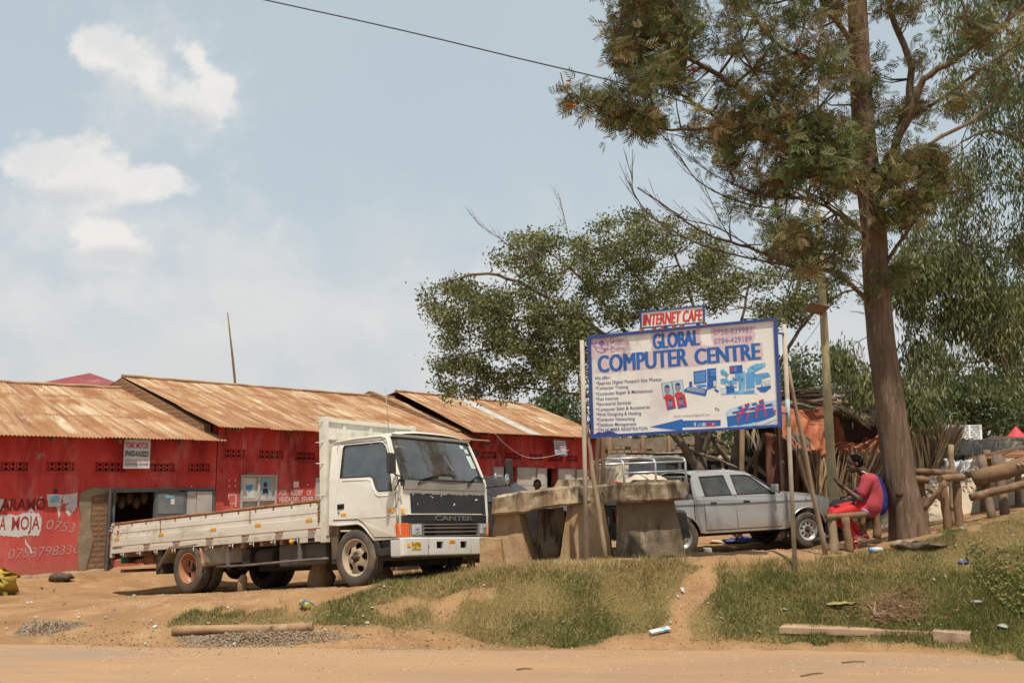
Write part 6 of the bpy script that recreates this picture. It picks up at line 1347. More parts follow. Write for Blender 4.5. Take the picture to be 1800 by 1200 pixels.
# ================================================================ silver pickup
M_sil = mat('silver_paint', (.46, .45, .43), (.42, .41, .39), 2, .32, metal=.35, spec=.5, coat=.4, spots=[((.38, .33, .27), 3, .60, .3)])
low_tint(M_sil, .36, .70, (.40, .29, .18), .7, 4)
M_pglass = glass_mat('pickup_glass', (.32, .34, .32), .2, .10); M_steel = mat('galvanised_tube', (.52, .52, .50), (.42, .42, .40), 5, .4, metal=.5)
M_alloy = mat('pickup_rim', (.55, .54, .52), (.42, .38, .33), 5, .4, metal=.3)
def make_pickup():
    T = thing('pickup', 'silver double-cab pickup with a steel bed rack parked behind the concrete table', 'pickup', PKP.translation, PKP.to_euler())
    B = lambda mb, name, m, par=T, **k: mb.build(name, m, par, world=False, **k)
    HW = .85
    def ys(z): return HW - .20 * max(0, (z - 1.02) / .6) ** 1.15
    f1 = lambda p, t: (p[0], -(ys(p[1]) - t), p[1]); f2 = lambda p, t: (p[0], ys(p[1]) - t, p[1])
    farch = [(.42 * math.cos(a), .35 + .42 * math.sin(a) + .03) for a in np.linspace(math.pi * .98, math.pi * .06, 12)]
    rarch = [(-2.817 + .40 * math.cos(a), .35 + .41 * math.sin(a) + .02) for a in np.linspace(math.pi * .98, math.pi * .06, 12)]
    lower = [(-3.85, .50)] + [(-3.22, .44)] + rarch + [(-2.42, .42), (-2.30, .405), (-.50, .40), (-.44, .42)] + farch + [(.55, .46), (.66, .50), (.70, .62), (.69, .82), (.62, .93), (.45, 1.0), (.05, 1.055), (-.40, 1.10), (-.55, 1.105), (-2.52, 1.105), (-2.52, 1.06), (-3.88, 1.05), (-3.9, .6)]
    w1 = [(-2.26, 1.115), (-2.31, 1.49), (-1.765, 1.50), (-1.675, 1.12)]; w2 = [(-1.54, 1.12), (-1.61, 1.50), (-1.28, 1.49), (-1.18, 1.46), (-.74, 1.115)]
    body = MB()
    for f in (f1, f2):
        body.prism(lower, f, 0, .03)
        body.prism([(-2.52, 1.105), (-2.26, 1.115), (-2.31, 1.49), (-2.2, 1.50), (-1.765, 1.50), (-1.675, 1.12), (-1.54, 1.12), (-1.61, 1.50), (-1.28, 1.49), (-1.18, 1.46), (-.74, 1.115), (-.58, 1.105), (-1.12, 1.48), (-1.24, 1.54), (-1.5, 1.575), (-2.3, 1.58), (-2.43, 1.56), (-2.50, 1.42)], f, 0, .025)
    # bonnet, screen base, roof, front
    body.grid(lambda a, c: ((-.60 + 1.24 * a), (-1 + 2 * c) * (ys(1.0) - .02 - .05 * a), 1.11 - .05 * a - .10 * a ** 3 + .035 * (1 - (-1 + 2 * c) ** 4) - .01), 14, 12)
    body.grid(lambda a, c: (.64 + .08 * (1 - (2 * c - 1) ** 2), (-1 + 2 * c) * (ys(.9) - .03), .50 + .46 * a), 3, 10)
    body.grid(lambda a, c: (-2.46 + 1.26 * a, (-1 + 2 * c) * ys(1.56), 1.555 + .055 * (1 - abs(2 * c - 1) ** 3) - .03 * abs(2 * a - 1) ** 4), 12, 12)
    body.grid(lambda a, c: (-2.50 + .02 * a, (-1 + 2 * c) * (ys(1.1 + .45 * a) - .01), 1.05 + .10 * a), 2, 4)
    body.grid(lambda a, c: (-3.89, (-1 + 2 * c) * .80, .5 + .56 * a), 2, 4); body.box(-3.86, -2.54, -.78, .78, .62, .66); body.box(-2.56, -2.53, -.78, .78, .62, 1.08); body.box(-.5, .6, -.7, .7, .5, .56)
    bo = B(body, 'body', M_sil)
    g = MB(); g.grid(lambda a, c: (-.60 - .56 * a, (-1 + 2 * c) * (ys(1.1 + .42 * a) - .03), 1.10 + .42 * a), 6, 8); g.prism(w1, f1, .008, .012); g.prism(w2, f1, .008, .012); g.prism(w1, f2, .008, .012); g.prism(w2, f2, .008, .012); g.grid(lambda a, c: (-2.49 + .05 * a, (-1 + 2 * c) * .6, 1.15 + .36 * a), 2, 4)
    for nm, poly in (('window', w1), ('window', w2)):
        pass
    B(g, 'glazing', M_pglass)
    s = MB(); s.tube([(-.585, -ys(1.11) + .0, 1.115), (-1.14, -ys(1.47) + .0, 1.487)], .016, 6); B(s, 'pillar_trim', M_blkp)
    for poly in (w1, w2):
        s = MB(); s.tube([f1(p, 0) for p in poly + poly[:1]], .010, 5); B(s, 'window_seal', M_blkp)
    for d in ([(-2.30, 1.10), (-2.29, .80), (-2.285, .47), (-1.60, .465), (-1.60, 1.10)], [(-1.585, 1.10), (-1.58, .465), (-.60, .46), (-.545, .60), (-.55, 1.08)]):
        q = MB(); q.prism(d, f1, -.005, .001); dd = B(q, 'door', M_sil); q = MB(); q.tube([f1(p, -.002) for p in d], .006, 4); B(q, 'door_gap_shade', M_hole, dd)  # dark outline tube stands in for the shaded door gap
        hx = d[0][0] + (.20 if d[0][0] < -2 else .22); q = MB(); q.prism([(hx - .07, 1.0), (hx + .07, .995), (hx + .07, .955), (hx - .07, .96)], f1, -.02, -.005); B(q, 'handle', M_blkp, dd, bevel=.008)
    s = MB(); s.tube([f1((x, .975 - .035 * (x + 2.9) / 2.5), -.006) for x in np.linspace(-3.85, .2, 12)], .009, 5, squash=.5); B(s, 'side_stripe', mat('stripe_brown', (.16, .09, .07), (.12, .07, .06), 4, .6))
    s = MB(); s.tube([f1((-2.515, z), -.002) for z in (1.10, .9, .7, .44)], .007, 4); s.tube([f1((-.46, z), -.002) for z in (1.04, .8, .6)], .004, 4); B(s, 'panel_gap', M_hole)
    for ar in (farch, rarch): s = MB(); s.tube([f1(p, -.006) for p in ar], .022, 6, squash=.6); B(s, 'wheel_arch', M_sil)
    s = MB(); s.box(.48, .78, -.86, .86, .44, .64); s.tube([(.70, -.84, .70), (.74, -.6, .86), (.76, 0, .9), (.74, .6, .86), (.70, .84, .70)], .05, 8); B(s, 'bull_bar', M_blkp, bevel=.03)
    s = MB(); s.prism([(.50, .70), (.66, .68), (.66, .86), (.52, .88)], f1, -.006, .02); B(s, 'headlight', M_lens, bevel=.01)
    s = MB(); s.ball(f1((-.33, .80), -.004), .035, 6, (1.4, .4, .7)); B(s, 'side_repeater', plain('repeater_cream', (.6, .5, .35)))
    m_ = MB(); m_.box(-.80, -.71, -ys(1.15) - .20, -ys(1.15) - .03, 1.13, 1.29); mo = B(m_, 'mirror', M_steel, bevel=.02); m_ = MB(); m_.box(-.78, -.73, -ys(1.1) - .06, -ys(1.1) + .02, 1.09, 1.14); B(m_, 'mirror_arm', M_blkp, mo)
    m_ = MB(); m_.box(-3.8, .55, -.45, .45, .32, .48); m_.tube([(0, -.7, .35), (0, .7, .35)], .05, 8); m_.tube([(-2.817, -.7, .35), (-2.817, .7, .35)], .05, 8); m_.prism([(-.62, .52), (-.50, .40), (-.50, .22), (-.60, .22)], f1, .03, .05); B(m_, 'chassis', M_chassis)
    for (x, y) in ((0, -.76), (0, .76), (-2.817, -.76), (-2.817, .76)): wheel(T, 'wheel', (x, y, .352), .352, .22, .205, (.55, .02), M_alloy, -1 if y < 0 else 1, 8, True, False)
    for (x, y) in ((-1.05, -.38), (-1.05, .38), (-1.95, -.38), (-1.95, .38)):
        s = MB(); s.box(x - .28, x - .12, y - .22, y + .22, .9, 1.28); s.box(x - .25, x + .2, y - .24, y + .24, .6, .85); s.box(x - .25, x - .15, y - .11, y + .11, 1.30, 1.44); B(s, 'seat', M_seat, bevel=.04)
    s = MB(); c = Vector((-.88, -.36, 1.12)); R3 = Matrix.Rotation(R(-62), 3, 'Y'); s.tube([c + R3 @ Vector((.17 * math.cos(t), .17 * math.sin(t), 0)) for t in np.linspace(0, 6.283, 20)], .014, 6); s.box(-.75, -.5, -.7, .7, .9, 1.08); B(s, 'steering_wheel', M_blkp)
    # rack over the bed
    rk = MB(); xs = (-2.60, -3.25, -3.92); r_ = .023
    for x in xs:
        rk.tube([(x, -.74, 1.05), (x, -.74, 1.80), (x, -.68, 1.86), (x, 0, 1.91), (x, .68, 1.86), (x, .74, 1.80), (x, .74, 1.05)], r_, 8)
    for y, z in ((-.74, 1.80), (.74, 1.80), (-.74, 1.16), (.74, 1.16), (0, 1.905), (-.74, 1.62)): rk.tube([(xs[0], y, z), (xs[2], y, z)], r_ * .9, 8)
    for z in (1.12, 1.28, 1.40, 1.5): rk.tube([(xs[0] + .04, -.66, z), (xs[0] + .04, .66, z)], .012, 6)
    for y in np.linspace(-.6, .6, 9): rk.tube([(xs[0] + .04, y, 1.08), (xs[0] + .04, y, 1.5)], .010, 6)
    B(rk, 'bed_rack', M_steel)
    return T
PICK = make_pickup()
# load in the bed: cloth bundles
def bundle(name, label, c, r, sc, m, seed=0, cat='sack', amp=.12):
    mb = MB(); mb.ball(c, r, 14, sc)
    for k, q in enumerate(mb.v):
        n = (q - Vector(c)).normalized(); mb.v[k] = q + n * (mnoise.noise(q * 3.1 + Vector((seed, 0, 0))) * amp + mnoise.noise(q * 8) * amp * .3)
    root = thing(name, label, cat, Vector(c) - Vector((0, 0, r * sc[2]))); mb.build('cover', m, root); return root
M_cream = mat('cream_cloth', (.56, .47, .36), (.45, .37, .28), 4, .9, bump=.3, bscale=12); M_redc = mat('red_cloth', (.45, .04, .05), (.32, .03, .04), 5, .8)
pk = lambda x, y, z: PKP @ Vector((x, y, z))
bundle('cloth_bundle', 'large cream cloth bundle heaped in the bed of the silver pickup', pk(-3.15, -.1, 1.14), .44, (1.35, 1.2, .95), M_cream, 1, 'bundle')
bundle('cloth_bundle', 'red cloth bundle at the tail of the silver pickup bed', pk(-3.72, .0, 1.08), .38, (1.0, 1.2, .95), M_redc, 2, 'bundle')

# ================================================================ other vehicles
def simple_car(name, label, M0, m_body, side, hw, roofz, win, glassm, wheels, extra=None, cat='car'):
    T = thing(name, label, cat, M0.translation, M0.to_euler()); B = lambda mb, n, m, par=T, **k: mb.build(n, m, par, world=False, **k)
    belt = 1.0
    def ys(z): return hw - .24 * max(0, (z - belt) / (roofz - belt)) ** 1.2
    f1 = lambda p, t: (p[0], -(ys(p[1]) - t), p[1]); f2 = lambda p, t: (p[0], ys(p[1]) - t, p[1])
    b = MB(); b.prism(side, f1, 0, .03); b.prism(side, f2, 0, .03)
    top = [p for p in side if p[1] > .62]; 
    for (a, c) in zip(top, top[1:]): b.grid(lambda s, t, a=a, c=c: (a[0] + (c[0] - a[0]) * s, (-1 + 2 * t) * (ys(a[1] + (c[1] - a[1]) * s) - .005), (a[1] + (c[1] - a[1]) * s) + (.03 * (1 - (2 * t - 1) ** 2))), 2, 8)
    B(b, 'body', m_body)
    for poly in win:
        g = MB(); g.prism(poly, f2, -.004, .0); B(g, 'window', glassm); g = MB(); g.prism(poly, f1, -.004, .0); gg = B(g, 'window', glassm)
        s = MB(); s.tube([f1(p, -.003) for p in poly + poly[:1]], .010, 5); B(s, 'window_seal', M_blkp, gg)
    for (x, y, r) in wheels: wheel(T, 'wheel', (x, y, r), r, .2, r * .6, (.5, .02), M_alloy, -1 if y < 0 else 1, 8, True, False)
    if extra: extra(T, B, f1, f2)
    return T
M_dkglass = mat('dark_tinted_glass', (.03, .032, .035), (.05, .05, .05), 3, .06, spec=.8); M_beige = mat('beige_car_paint', (.50, .43, .31), (.40, .33, .23), 2, .45, coat=.2); M_dkcar = mat('dark_car_paint', (.035, .028, .030), (.06, .05, .05), 2, .45, coat=.1)
# beige estate / van behind the pickup
W0 = Matrix.Translation(Vector((P(1355, 958, 25.2).x, 25.2, .64))) @ Matrix.Rotation(.22, 4, 'Z')
def ex_beige(T, B, f1, f2):
    s = MB(); s.tube([(-4.0, -.72, 1.86), (-.95, -.72, 1.87)], .02, 6); B(s, 'roof_gutter', M_blkp)
simple_car('station_wagon', 'beige wagon with a long dusty roof behind the silver pickup', W0, M_beige, [(-4.3, .5), (-4.35, 1.0), (-4.25, 1.5), (-4.0, 1.84), (-2.5, 1.90), (-1.0, 1.86), (-.80, 1.80), (-.15, 1.10), (.6, .98), (.8, .8), (.8, .45), (-4.3, .42)], .86, 1.88,
           [[(-.95, 1.70), (-.25, 1.12), (-1.5, 1.12), (-1.5, 1.70)], [(-2.6, 1.70), (-1.6, 1.70), (-1.6, 1.12), (-2.6, 1.12)], [(-3.9, 1.70), (-2.7, 1.70), (-2.7, 1.12), (-4.0, 1.12)]], M_dkglass, [(0.1, -.72, .34), (0.1, .72, .34), (-3.2, -.72, .34), (-3.2, .72, .34)], ex_beige)
# dark car behind the concrete table, nose towards the table
K0 = Matrix.Translation(P(880, 1000, 18.0)) @ Matrix.Rotation(-.45, 4, 'Z'); K0.translation.z = .52
def ex_dark(T, B, f1, f2):
    s = MB(); s.box(1.72, 1.80, -.72, .72, .55, .76); s.box(1.70, 1.84, -.78, .78, .36, .50); B(s, 'bumper', M_bump, bevel=.03)
    for y in (-.6, .6): s = MB(); s.box(1.74, 1.83, y - .16, y + .16, .60, .76); B(s, 'headlight', M_lens, bevel=.02)
    s = MB(); s.grid(lambda a, c: (-.9 + .62 * a * 1.0 + .0, (-1 + 2 * c) * (.55 + .1 * a), 0), 1, 1) if False else None
simple_car('dark_car', 'dark saloon car parked behind the left end of the concrete table', K0, M_dkcar, [(-2.3, .4), (-2.35, .95), (-1.9, 1.05), (-1.35, 1.42), (-.2, 1.44), (.55, 1.02), (1.6, .90), (1.78, .75), (1.78, .38)], .84, 1.44,
           [[(-1.35, 1.36), (-.28, 1.37), (.42, 1.03), (-1.65, 1.03)]], M_dkglass, [(1.15, -.72, .31), (1.15, .72, .31), (-1.35, -.72, .31), (-1.35, .72, .31)], ex_dark)
K1 = Matrix.Translation(Vector((1.55, 18.6, .5))) @ Matrix.Rotation(-.12, 4, 'Z')
simple_car('dark_car', 'grey-brown car almost hidden behind the middle of the concrete table', K1, mat('greybrown_car', (.10, .085, .075), (.07, .06, .055), 2, .35, coat=.4), [(-2.0, .4), (-2.05, .85), (-1.2, .95), (-.8, 1.12), (.3, 1.12), (.9, .95), (1.6, .84), (1.65, .42)], .82, 1.12,
           [[(-.8, 1.08), (.25, 1.08), (.6, .97), (-1.0, .97)]], M_dkglass, [(1.1, -.72, .31), (1.1, .72, .31), (-1.25, -.72, .31), (-1.25, .72, .31)])
mb = MB(); q = [P(1074, 893, 16.2), P(1080, 893, 16.2), P(1083, 918, 16.2), P(1078, 920, 16.2)]; mb.prism([(0, 0)], lambda p, t: p, 0, 0) if False else None
mb.add(q + [p + Vector((0, .02, 0)) for p in q], [(0, 1, 2, 3), (4, 7, 6, 5), (0, 4, 5, 1), (1, 5, 6, 2), (2, 6, 7, 3), (3, 7, 4, 0)]); mb.build('hanging_cloth', mat('orange_yellow_cloth', (.65, .30, .03), (.6, .08, .03), 9, .8, contrast=(.45, .52)), None, ('orange and yellow cloth strip hanging in the gap beside the middle table pedestal', 'cloth'))
# ================================================================ trees
M_bark = mat('grooved_bark', (.21, .145, .095), (.12, .08, .055), 2.5, .95, bump=1.0, bscale=9, stretch=(6, 6, .8), spots=[((.30, .22, .155), 5, .55, .15, (5, 5, .5)), ((.07, .045, .03), 7, .62, .1, (5, 5, .5))], spec=.1)
M_barkg = mat('grey_bark', (.20, .165, .12), (.13, .10, .075), 3, .95, bump=.5, spots=[((.30, .26, .20), 4, .58, .15)], spec=.1)
M_oak = leaf_mat('feathery_leaves', [(.15, .090, .036), (.22, .155, .06), (.16, .150, .050), (.080, .105, .034), (.13, .170, .055), (.40, .35, .15)], .30)
M_ficus = leaf_mat('oval_leaves', [(.055, .065, .018), (.12, .13, .042), (.20, .21, .08), (.36, .35, .19)], .25, .4)
M_euc = leaf_mat('drooping_leaves', [(.045, .062, .022), (.095, .12, .042), (.19, .20, .08), (.36, .34, .17)], .28, .45)
M_far = leaf_mat('far_leaves', [(.05, .075, .03), (.085, .115, .045), (.13, .16, .065)], .25)
def crspline(pts, n=6):
    pts = [Vector(p) for p in pts]; out = []
    for i in range(len(pts) - 1):
        p0 = pts[max(i - 1, 0)]; p1 = pts[i]; p2 = pts[i + 1]; p3 = pts[min(i + 2, len(pts) - 1)]
        for k in range(n):
            t = k / n; out.append(.5 * ((2 * p1) + (p2 - p0) * t + (2 * p0 - 5 * p1 + 4 * p2 - p3) * t * t + (3 * p1 - p0 - 3 * p2 + p3) * t ** 3))
    out.append(pts[-1]); return out
FR_V = []; FR_F = []
def _frond():
    V = [(-.02, 0, 0), (.02, 0, 0), (0, 0, 1.0)]; Fc = [(0, 1, 2)]
    for i in range(4):
        t = .12 + .66 * i / 3; L_ = .34 * math.sin(math.pi * (.25 + .60 * t)) + .14
        for s in (-1, 1):
            o = len(V); V += [(0, .0, t - .06), (s * L_ * .4, -.03, t + .20), (s * L_, -.06 - .12 * L_, t + .36)]; Fc.append((o, o + 1, o + 2))
            V += [(0, 0, t - .06), (s * L_, -.06 - .12 * L_, t + .36), (s * L_ * .55, -.05, t + .10)]; Fc.append((o + 3, o + 4, o + 5))
    return np.array(V), np.array(Fc)
FR_V, FR_F = _frond()
OV_V = np.array([[0, 0, 0], [.26, .04, .5], [0, 0, 1.0], [-.26, .04, .5]]); OV_F = np.array([[0, 1, 2, 3]])
LN_V = np.array([[0, 0, 0], [.10, .02, .35], [.02, .0, 1.0], [-.10, .02, .35]]); LN_F = OV_F
def tree(name, label, limbs, regions, kind, m_leaf, seed, r_twig=.012, per=12, size=.2, spread=.3, base=None, group=None, gap=-.1, gscale=70, bark=None, twig_n=4, droop=0.0, cat='tree', bare=(), dY=0.0):
    """limbs: [(list of (u, v, Y), r0, r1)]; regions: [(polygon px, (Y0, Y1), n clusters)]"""
    r = np.random.default_rng(seed); rnd = random.Random(seed)
    root = thing(name, label, cat, base or P(*limbs[0][0][0]), None, group)
    tk = MB(); samples = []
    for k, (pts, r0, r1) in enumerate(limbs):
        c = crspline([P(p[0], p[1], p[2] + dY) for p in pts], 6); n = len(c)
        c = [p + Vector((rnd.uniform(-1, 1), rnd.uniform(-1, 1), rnd.uniform(-1, 1))) * min(r0 * .25, .03) * (0 < i < n - 1) for i, p in enumerate(c)]
        rad = [r0 + (r1 - r0) * (i / (n - 1)) ** .85 for i in range(n)]
        tk.tube(c, rad, 16 if r0 > .15 else 7, jit=.05)
        if k > 0 or len(limbs) == 1: samples += [(p, rd) for p, rd in zip(c[n // 4:], rad[n // 4:])]
        else: samples += [(p, rd) for p, rd in zip(c[n // 2:], rad[n // 2:])]
    for pts, r0 in bare:
        c = crspline([P(p[0], p[1], p[2] + dY) for p in pts], 6); tk.tube(c, [r0 + (.004 - r0) * i / (len(c) - 1) for i in range(len(c))], 5)
        for i in range(3, len(c) - 1, 1):
            d = (c[i] - c[i - 1]).normalized(); a = c[i]; sg = rnd.choice([-1, 1]); L_ = rnd.uniform(.12, .55)
            up = Vector((rnd.uniform(-.4, .4) - .3, rnd.uniform(-.6, .6), rnd.uniform(.2, 1.0))); e = a + (d * .7 + up * .7).normalized() * L_
            m_ = a.lerp(e, .5) + Vector((0, 0, -.03)); tk.tube([a, m_, e], [r0 * .45, r0 * .3, .003], 4)
            if L_ > .3: tk.tube([m_, m_ + (d + Vector((rnd.uniform(-.5, .5), 0, rnd.uniform(-.1, .8)))).normalized() * L_ * .4], [r0 * .25, .002], 4)
    SP = np.array([tuple(p) for p, _ in samples]); SR = np.array([q for _, q in samples])
    C = []
    for poly, (Y0, Y1), n in regions:
        us = [p[0] for p in poly]; vs = [p[1] for p in poly]; got = 0; tries = 0
        while got < n and tries < n * 60:
            tries += 1; u = rnd.uniform(min(us), max(us)); v = rnd.uniform(min(vs), max(vs))
            if not inpoly(u + 14 * mnoise.noise(Vector((u / 30, v / 30, 3))), v + 14 * mnoise.noise(Vector((u / 30, v / 30, 8))), poly): continue
            Y = rnd.uniform(Y0, Y1) + dY
            if mnoise.noise(Vector((u / gscale, v / gscale, seed * 1.7 + Y * .25))) < gap: continue
            C.append(tuple(P(u, v, Y))); got += 1
    C = np.array(C); tw = MB()
    for k in range(len(C)):
        c = Vector(C[k]); d2 = ((SP - C[k]) ** 2).sum(1) * (1 + .6 * (SP[:, 2] > C[k][2] + .2)) ; j = int(np.argmin(d2)); a = Vector(SP[j]); L_ = (c - a).length
        if L_ < .05: continue
        m_ = a.lerp(c, .55) + Vector((0, 0, -.10 * L_ if not droop else .12 * L_)) + Vector((rnd.uniform(-1, 1), rnd.uniform(-1, 1), 0)) * .06 * L_
        rr0 = min(SR[j] * .7, r_twig * (1 + .8 * L_)); tk.tube([a, m_, c], [rr0, rr0 * .6, rr0 * .3], twig_n, cap=False)
        if L_ > .8 and k % 2 == 0: SP = np.vstack([SP, np.array(m_)[None]]); SR = np.append(SR, rr0)
    tk.build('trunk', bark or M_barkg, root, recalc=False)
    n = len(C) * per; ctint = np.repeat(np.clip(r.normal(.45, .27 if kind == 'frond' else .2, len(C)), 0, 1), per); CC = np.repeat(C, per, 0)
    if kind == 'frond':
        d = r.normal(0, 1, (n, 3)); d[:, 2] = d[:, 2] * .8 - .05; off = r.normal(0, spread * .45, (n, 3)); tv, tf = FR_V, FR_F
    elif kind == 'hang':
        d = r.normal(0, .38, (n, 3)); d[:, 2] = -1; off = r.normal(0, spread * .45, (n, 3)); off[:, 2] -= r.uniform(0, spread * 1.2, n); tv, tf = LN_V, LN_F
    else:
        d = r.normal(0, 1, (n, 3)); off = r.normal(0, spread * .42, (n, 3)) * np.array([1.15, 1.15, .75]); tv, tf = OV_V, OV_F
    S = r.uniform(size * .65, size * 1.2, n)
    V, FA, ti = scatter(tv, tf, CC + off, rot_from(d, r.uniform(0, 6.28, n)), S, np.clip(ctint + r.normal(0, .13, n), 0, 1))
    fast_mesh('crown', V, FA, m_leaf, root, tint=ti); return root

# --- big feathery tree in front (right)
B0 = Gp(1600, 946); zb = B0.z
tl = [((1603, 955, 15.0), .31), ((1594, 900, 15.0), .245), ((1582, 840, 15.0), .225), ((1571, 760, 15.0), .22), ((1559, 670, 15.0), .205), ((1549, 600, 15.0), .20), ((1540, 500, 15.0), .19), ((1536, 410, 15.0), .188), ((1524, 300, 15.0), .182), ((1515, 180, 15.0), .165), ((1509, 60, 15.0), .15), ((1505, -60, 15.0), .14), ((1500, -300, 15.2), .09)]
oak_limbs = [([(1515, 180, 15), (1508, 0, 15), (1500, -200, 15.1), (1495, -420, 15.2)], .12, .05),
    ([(1535, 350, 15), (1560, 300, 15.1), (1585, 220, 15.3), (1600, 120, 15.4), (1560, 0, 15.5), (1550, -150, 15.6)], .09, .04),
    ([(1545, 310, 15), (1600, 200, 14.6), (1625, 140, 14.4), (1700, 90, 14.2), (1790, 20, 14.0), (1850, -40, 13.9)], .07, .03),
    ([(1590, 215, 14.8), (1660, 170, 14.4), (1740, 110, 14.2), (1820, 60, 14)], .035, .018),
    ([(1560, 320, 15), (1640, 250, 15.2), (1720, 205, 15.3), (1800, 120, 15.4)], .04, .02),
    ([(1520, 330, 15), (1440, 270, 14.7), (1360, 205, 14.4), (1290, 150, 14.2), (1210, 100, 14.1), (1150, 40, 14.0), (1110, -10, 14)], .065, .02),
    ([(1522, 350, 15), (1450, 300, 15.2), (1370, 250, 15.4), (1300, 240, 15.5), (1250, 200, 15.6), (1180, 150, 15.7), (1120, 60, 15.8)], .05, .016),
    ([(1480, 270, 14.9), (1380, 250, 14.4), (1300, 225, 14.0), (1180, 228, 13.8), (1110, 210, 13.7), (1050, 185, 13.6), (1000, 165, 13.6), (985, 128, 13.6)], .03, .008),
    ([(1512, 130, 15), (1440, 110, 15.3), (1370, 80, 15.6), (1320, 20, 15.8), (1290, -60, 16)], .05, .02),
    ([(1510, 90, 15), (1450, 10, 14.6), (1430, -40, 14.4), (1400, -120, 14.2)], .05, .02),
    ([(1530, 420, 15), (1480, 380, 14.6), (1420, 350, 14.3), (1350, 345, 14.0), (1300, 330, 13.8)], .04, .01),
    ([(1536, 540, 15), (1470, 480, 14.8), (1400, 470, 14.6), (1330, 440, 14.4), (1240, 410, 14.2), (1180, 370, 14.0), (1120, 330, 13.9)], .042, .008),
    ([(1545, 480, 15), (1600, 400, 14.6), (1640, 350, 14.4), (1700, 330, 14.2)], .035, .012)]
oak_bare = [([(1400, 470, 14.6), (1300, 450, 14.3), (1220, 425, 14.1), (1150, 385, 14), (1115, 340, 13.9), (1112, 310, 13.9)], .016), ([(1330, 440, 14.4), (1260, 400, 14.3), (1190, 380, 14.2), (1130, 330, 14.1)], .012),
    ([(1380, 370, 14.3), (1300, 355, 14.1), (1230, 320, 14.0), (1190, 270, 13.9), (1165, 240, 13.8)], .014), ([(1350, 345, 14.0), (1280, 320, 13.9), (1230, 290, 13.9), (1160, 235, 13.8)], .010), ([(1530, 415, 15), (1460, 360, 14.5), (1390, 330, 14.2), (1310, 345, 14)], .02), ([(1290, 430, 14.3), (1262, 380, 14.3), (1240, 330, 14.2)], .009), ([(1480, 500, 14.8), (1520, 505, 14.5), (1460, 470, 14.4)], .012)]
oak_reg = [([(1075, -160), (1085, 60), (1082, 150), (1100, 205), (1180, 230), (1235, 262), (1300, 300), (1330, 250), (1420, 200), (1500, 160), (1500, -160)], (12.6, 15.4), 370),
    ([(1230, 250), (1290, 330), (1275, 375), (1330, 400), (1360, 440), (1420, 480), (1490, 500), (1510, 420), (1500, 300), (1500, 200), (1400, 200)], (12.8, 15.0), 145),
    ([(1500, -160), (1500, 250), (1640, 220), (1600, 60), (1620, -160)], (14.6, 15.8), 80), ([(1560, 260), (1560, 400), (1640, 370), (1655, 300), (1640, 220)], (13.8, 14.9), 75),
    ([(1600, -160), (1620, 60), (1660, 220), (1760, 150), (1850, 40), (1850, -160)], (13.2, 15.4), 55),
    ([(985, 120), (1000, 185), (1100, 222), (1180, 235), (1180, 205), (1090, 190), (1040, 165), (1000, 145)], (13.5, 13.9), 26),
    ([(1070, -10), (1080, 215), (1180, 225), (1200, 100), (1190, -20)], (13.6, 15.2), 90),
    ([(1480, 470), (1500, 560), (1540, 560), (1600, 480), (1560, 440)], (14.5, 15.4), 12), ([(1400, 150), (1390, 330), (1470, 340), (1480, 140)], (12.8, 13.8), 40),
    ([(1580, 640), (1585, 740), (1650, 740), (1640, 650)], (15.3, 15.8), 0)]
OAK = tree('feathery_tree', 'tall silky-leaved tree with a thick grooved trunk rising beside the two seated men', [([t[0] for t in tl], .20, .08)] + oak_limbs, oak_reg, 'frond', M_oak, 11, .012, 16, .165, .22, base=Vector((B0.x, 15, zb)), gap=.02, gscale=34, bark=M_bark, bare=oak_bare)
# thicker modelled bole over the lower trunk, with root flare
mb = MB(); pts = crspline([P(*t[0]) for t in tl], 5); rads = []
for i in range(len(pts)):
    f = i / 5; k = min(int(f), len(tl) - 2); rads.append(tl[k][1] + (tl[k + 1][1] - tl[k][1]) * (f - k))
mb.tube([pts[0] + Vector((.02, 0, -.25))] + pts, [.40] + rads, 40)
for k, q in enumerate(mb.v):
    c = pts[min(range(len(pts)), key=lambda i: abs(pts[i].z - q.z))]; d = Vector((q.x - c.x, q.y - c.y, 0)); a = math.atan2(d.y, d.x); fl = max(0, 1 - (q.z - zb) / .7)
    mb.v[k] = q + d * (.045 * mnoise.noise(Vector((a * 4.5, q.z * .7, 1))) + .05 * mnoise.noise(Vector((a * 2, q.z * 2.3, 5))) + .10 * fl * math.sin(a * 5 + 1))
sc_ = MB()
for (u, v, r) in ((1581, 868, .055),): p = P(u, v, 14.79); sc_.ball(p, r, 6, (1.2, .5, .8))
bole = mb.build('bole', M_bark, OAK, recalc=False); sc_.build('bark_scar', mat('dark_scar', (.09, .04, .03), (.05, .03, .02), 20, .9), bole)
fl = MB(); rnd = random.Random(3)
for (u, v, Y, s) in ((1408, 106, 13.4, 1), (1215, 125, 13.8, 1), (1003, 186, 13.5, .8), (1138, 170, 13.6, .6), (1000, 143, 13.5, .4)):
    c = P(u, v, Y)
    for k in range(60): d = Vector((rnd.gauss(0, 1), rnd.gauss(0, .6), abs(rnd.gauss(0, .5)))).normalized() * rnd.uniform(.04, .11) * s; fl.tube([c + d * .2, c + d], [.006, .004], 3, cap=False)
fl.build('flower', mat('orange_flower', (.62, .20, .04), (.45, .12, .03), 30, .7), OAK, recalc=False)

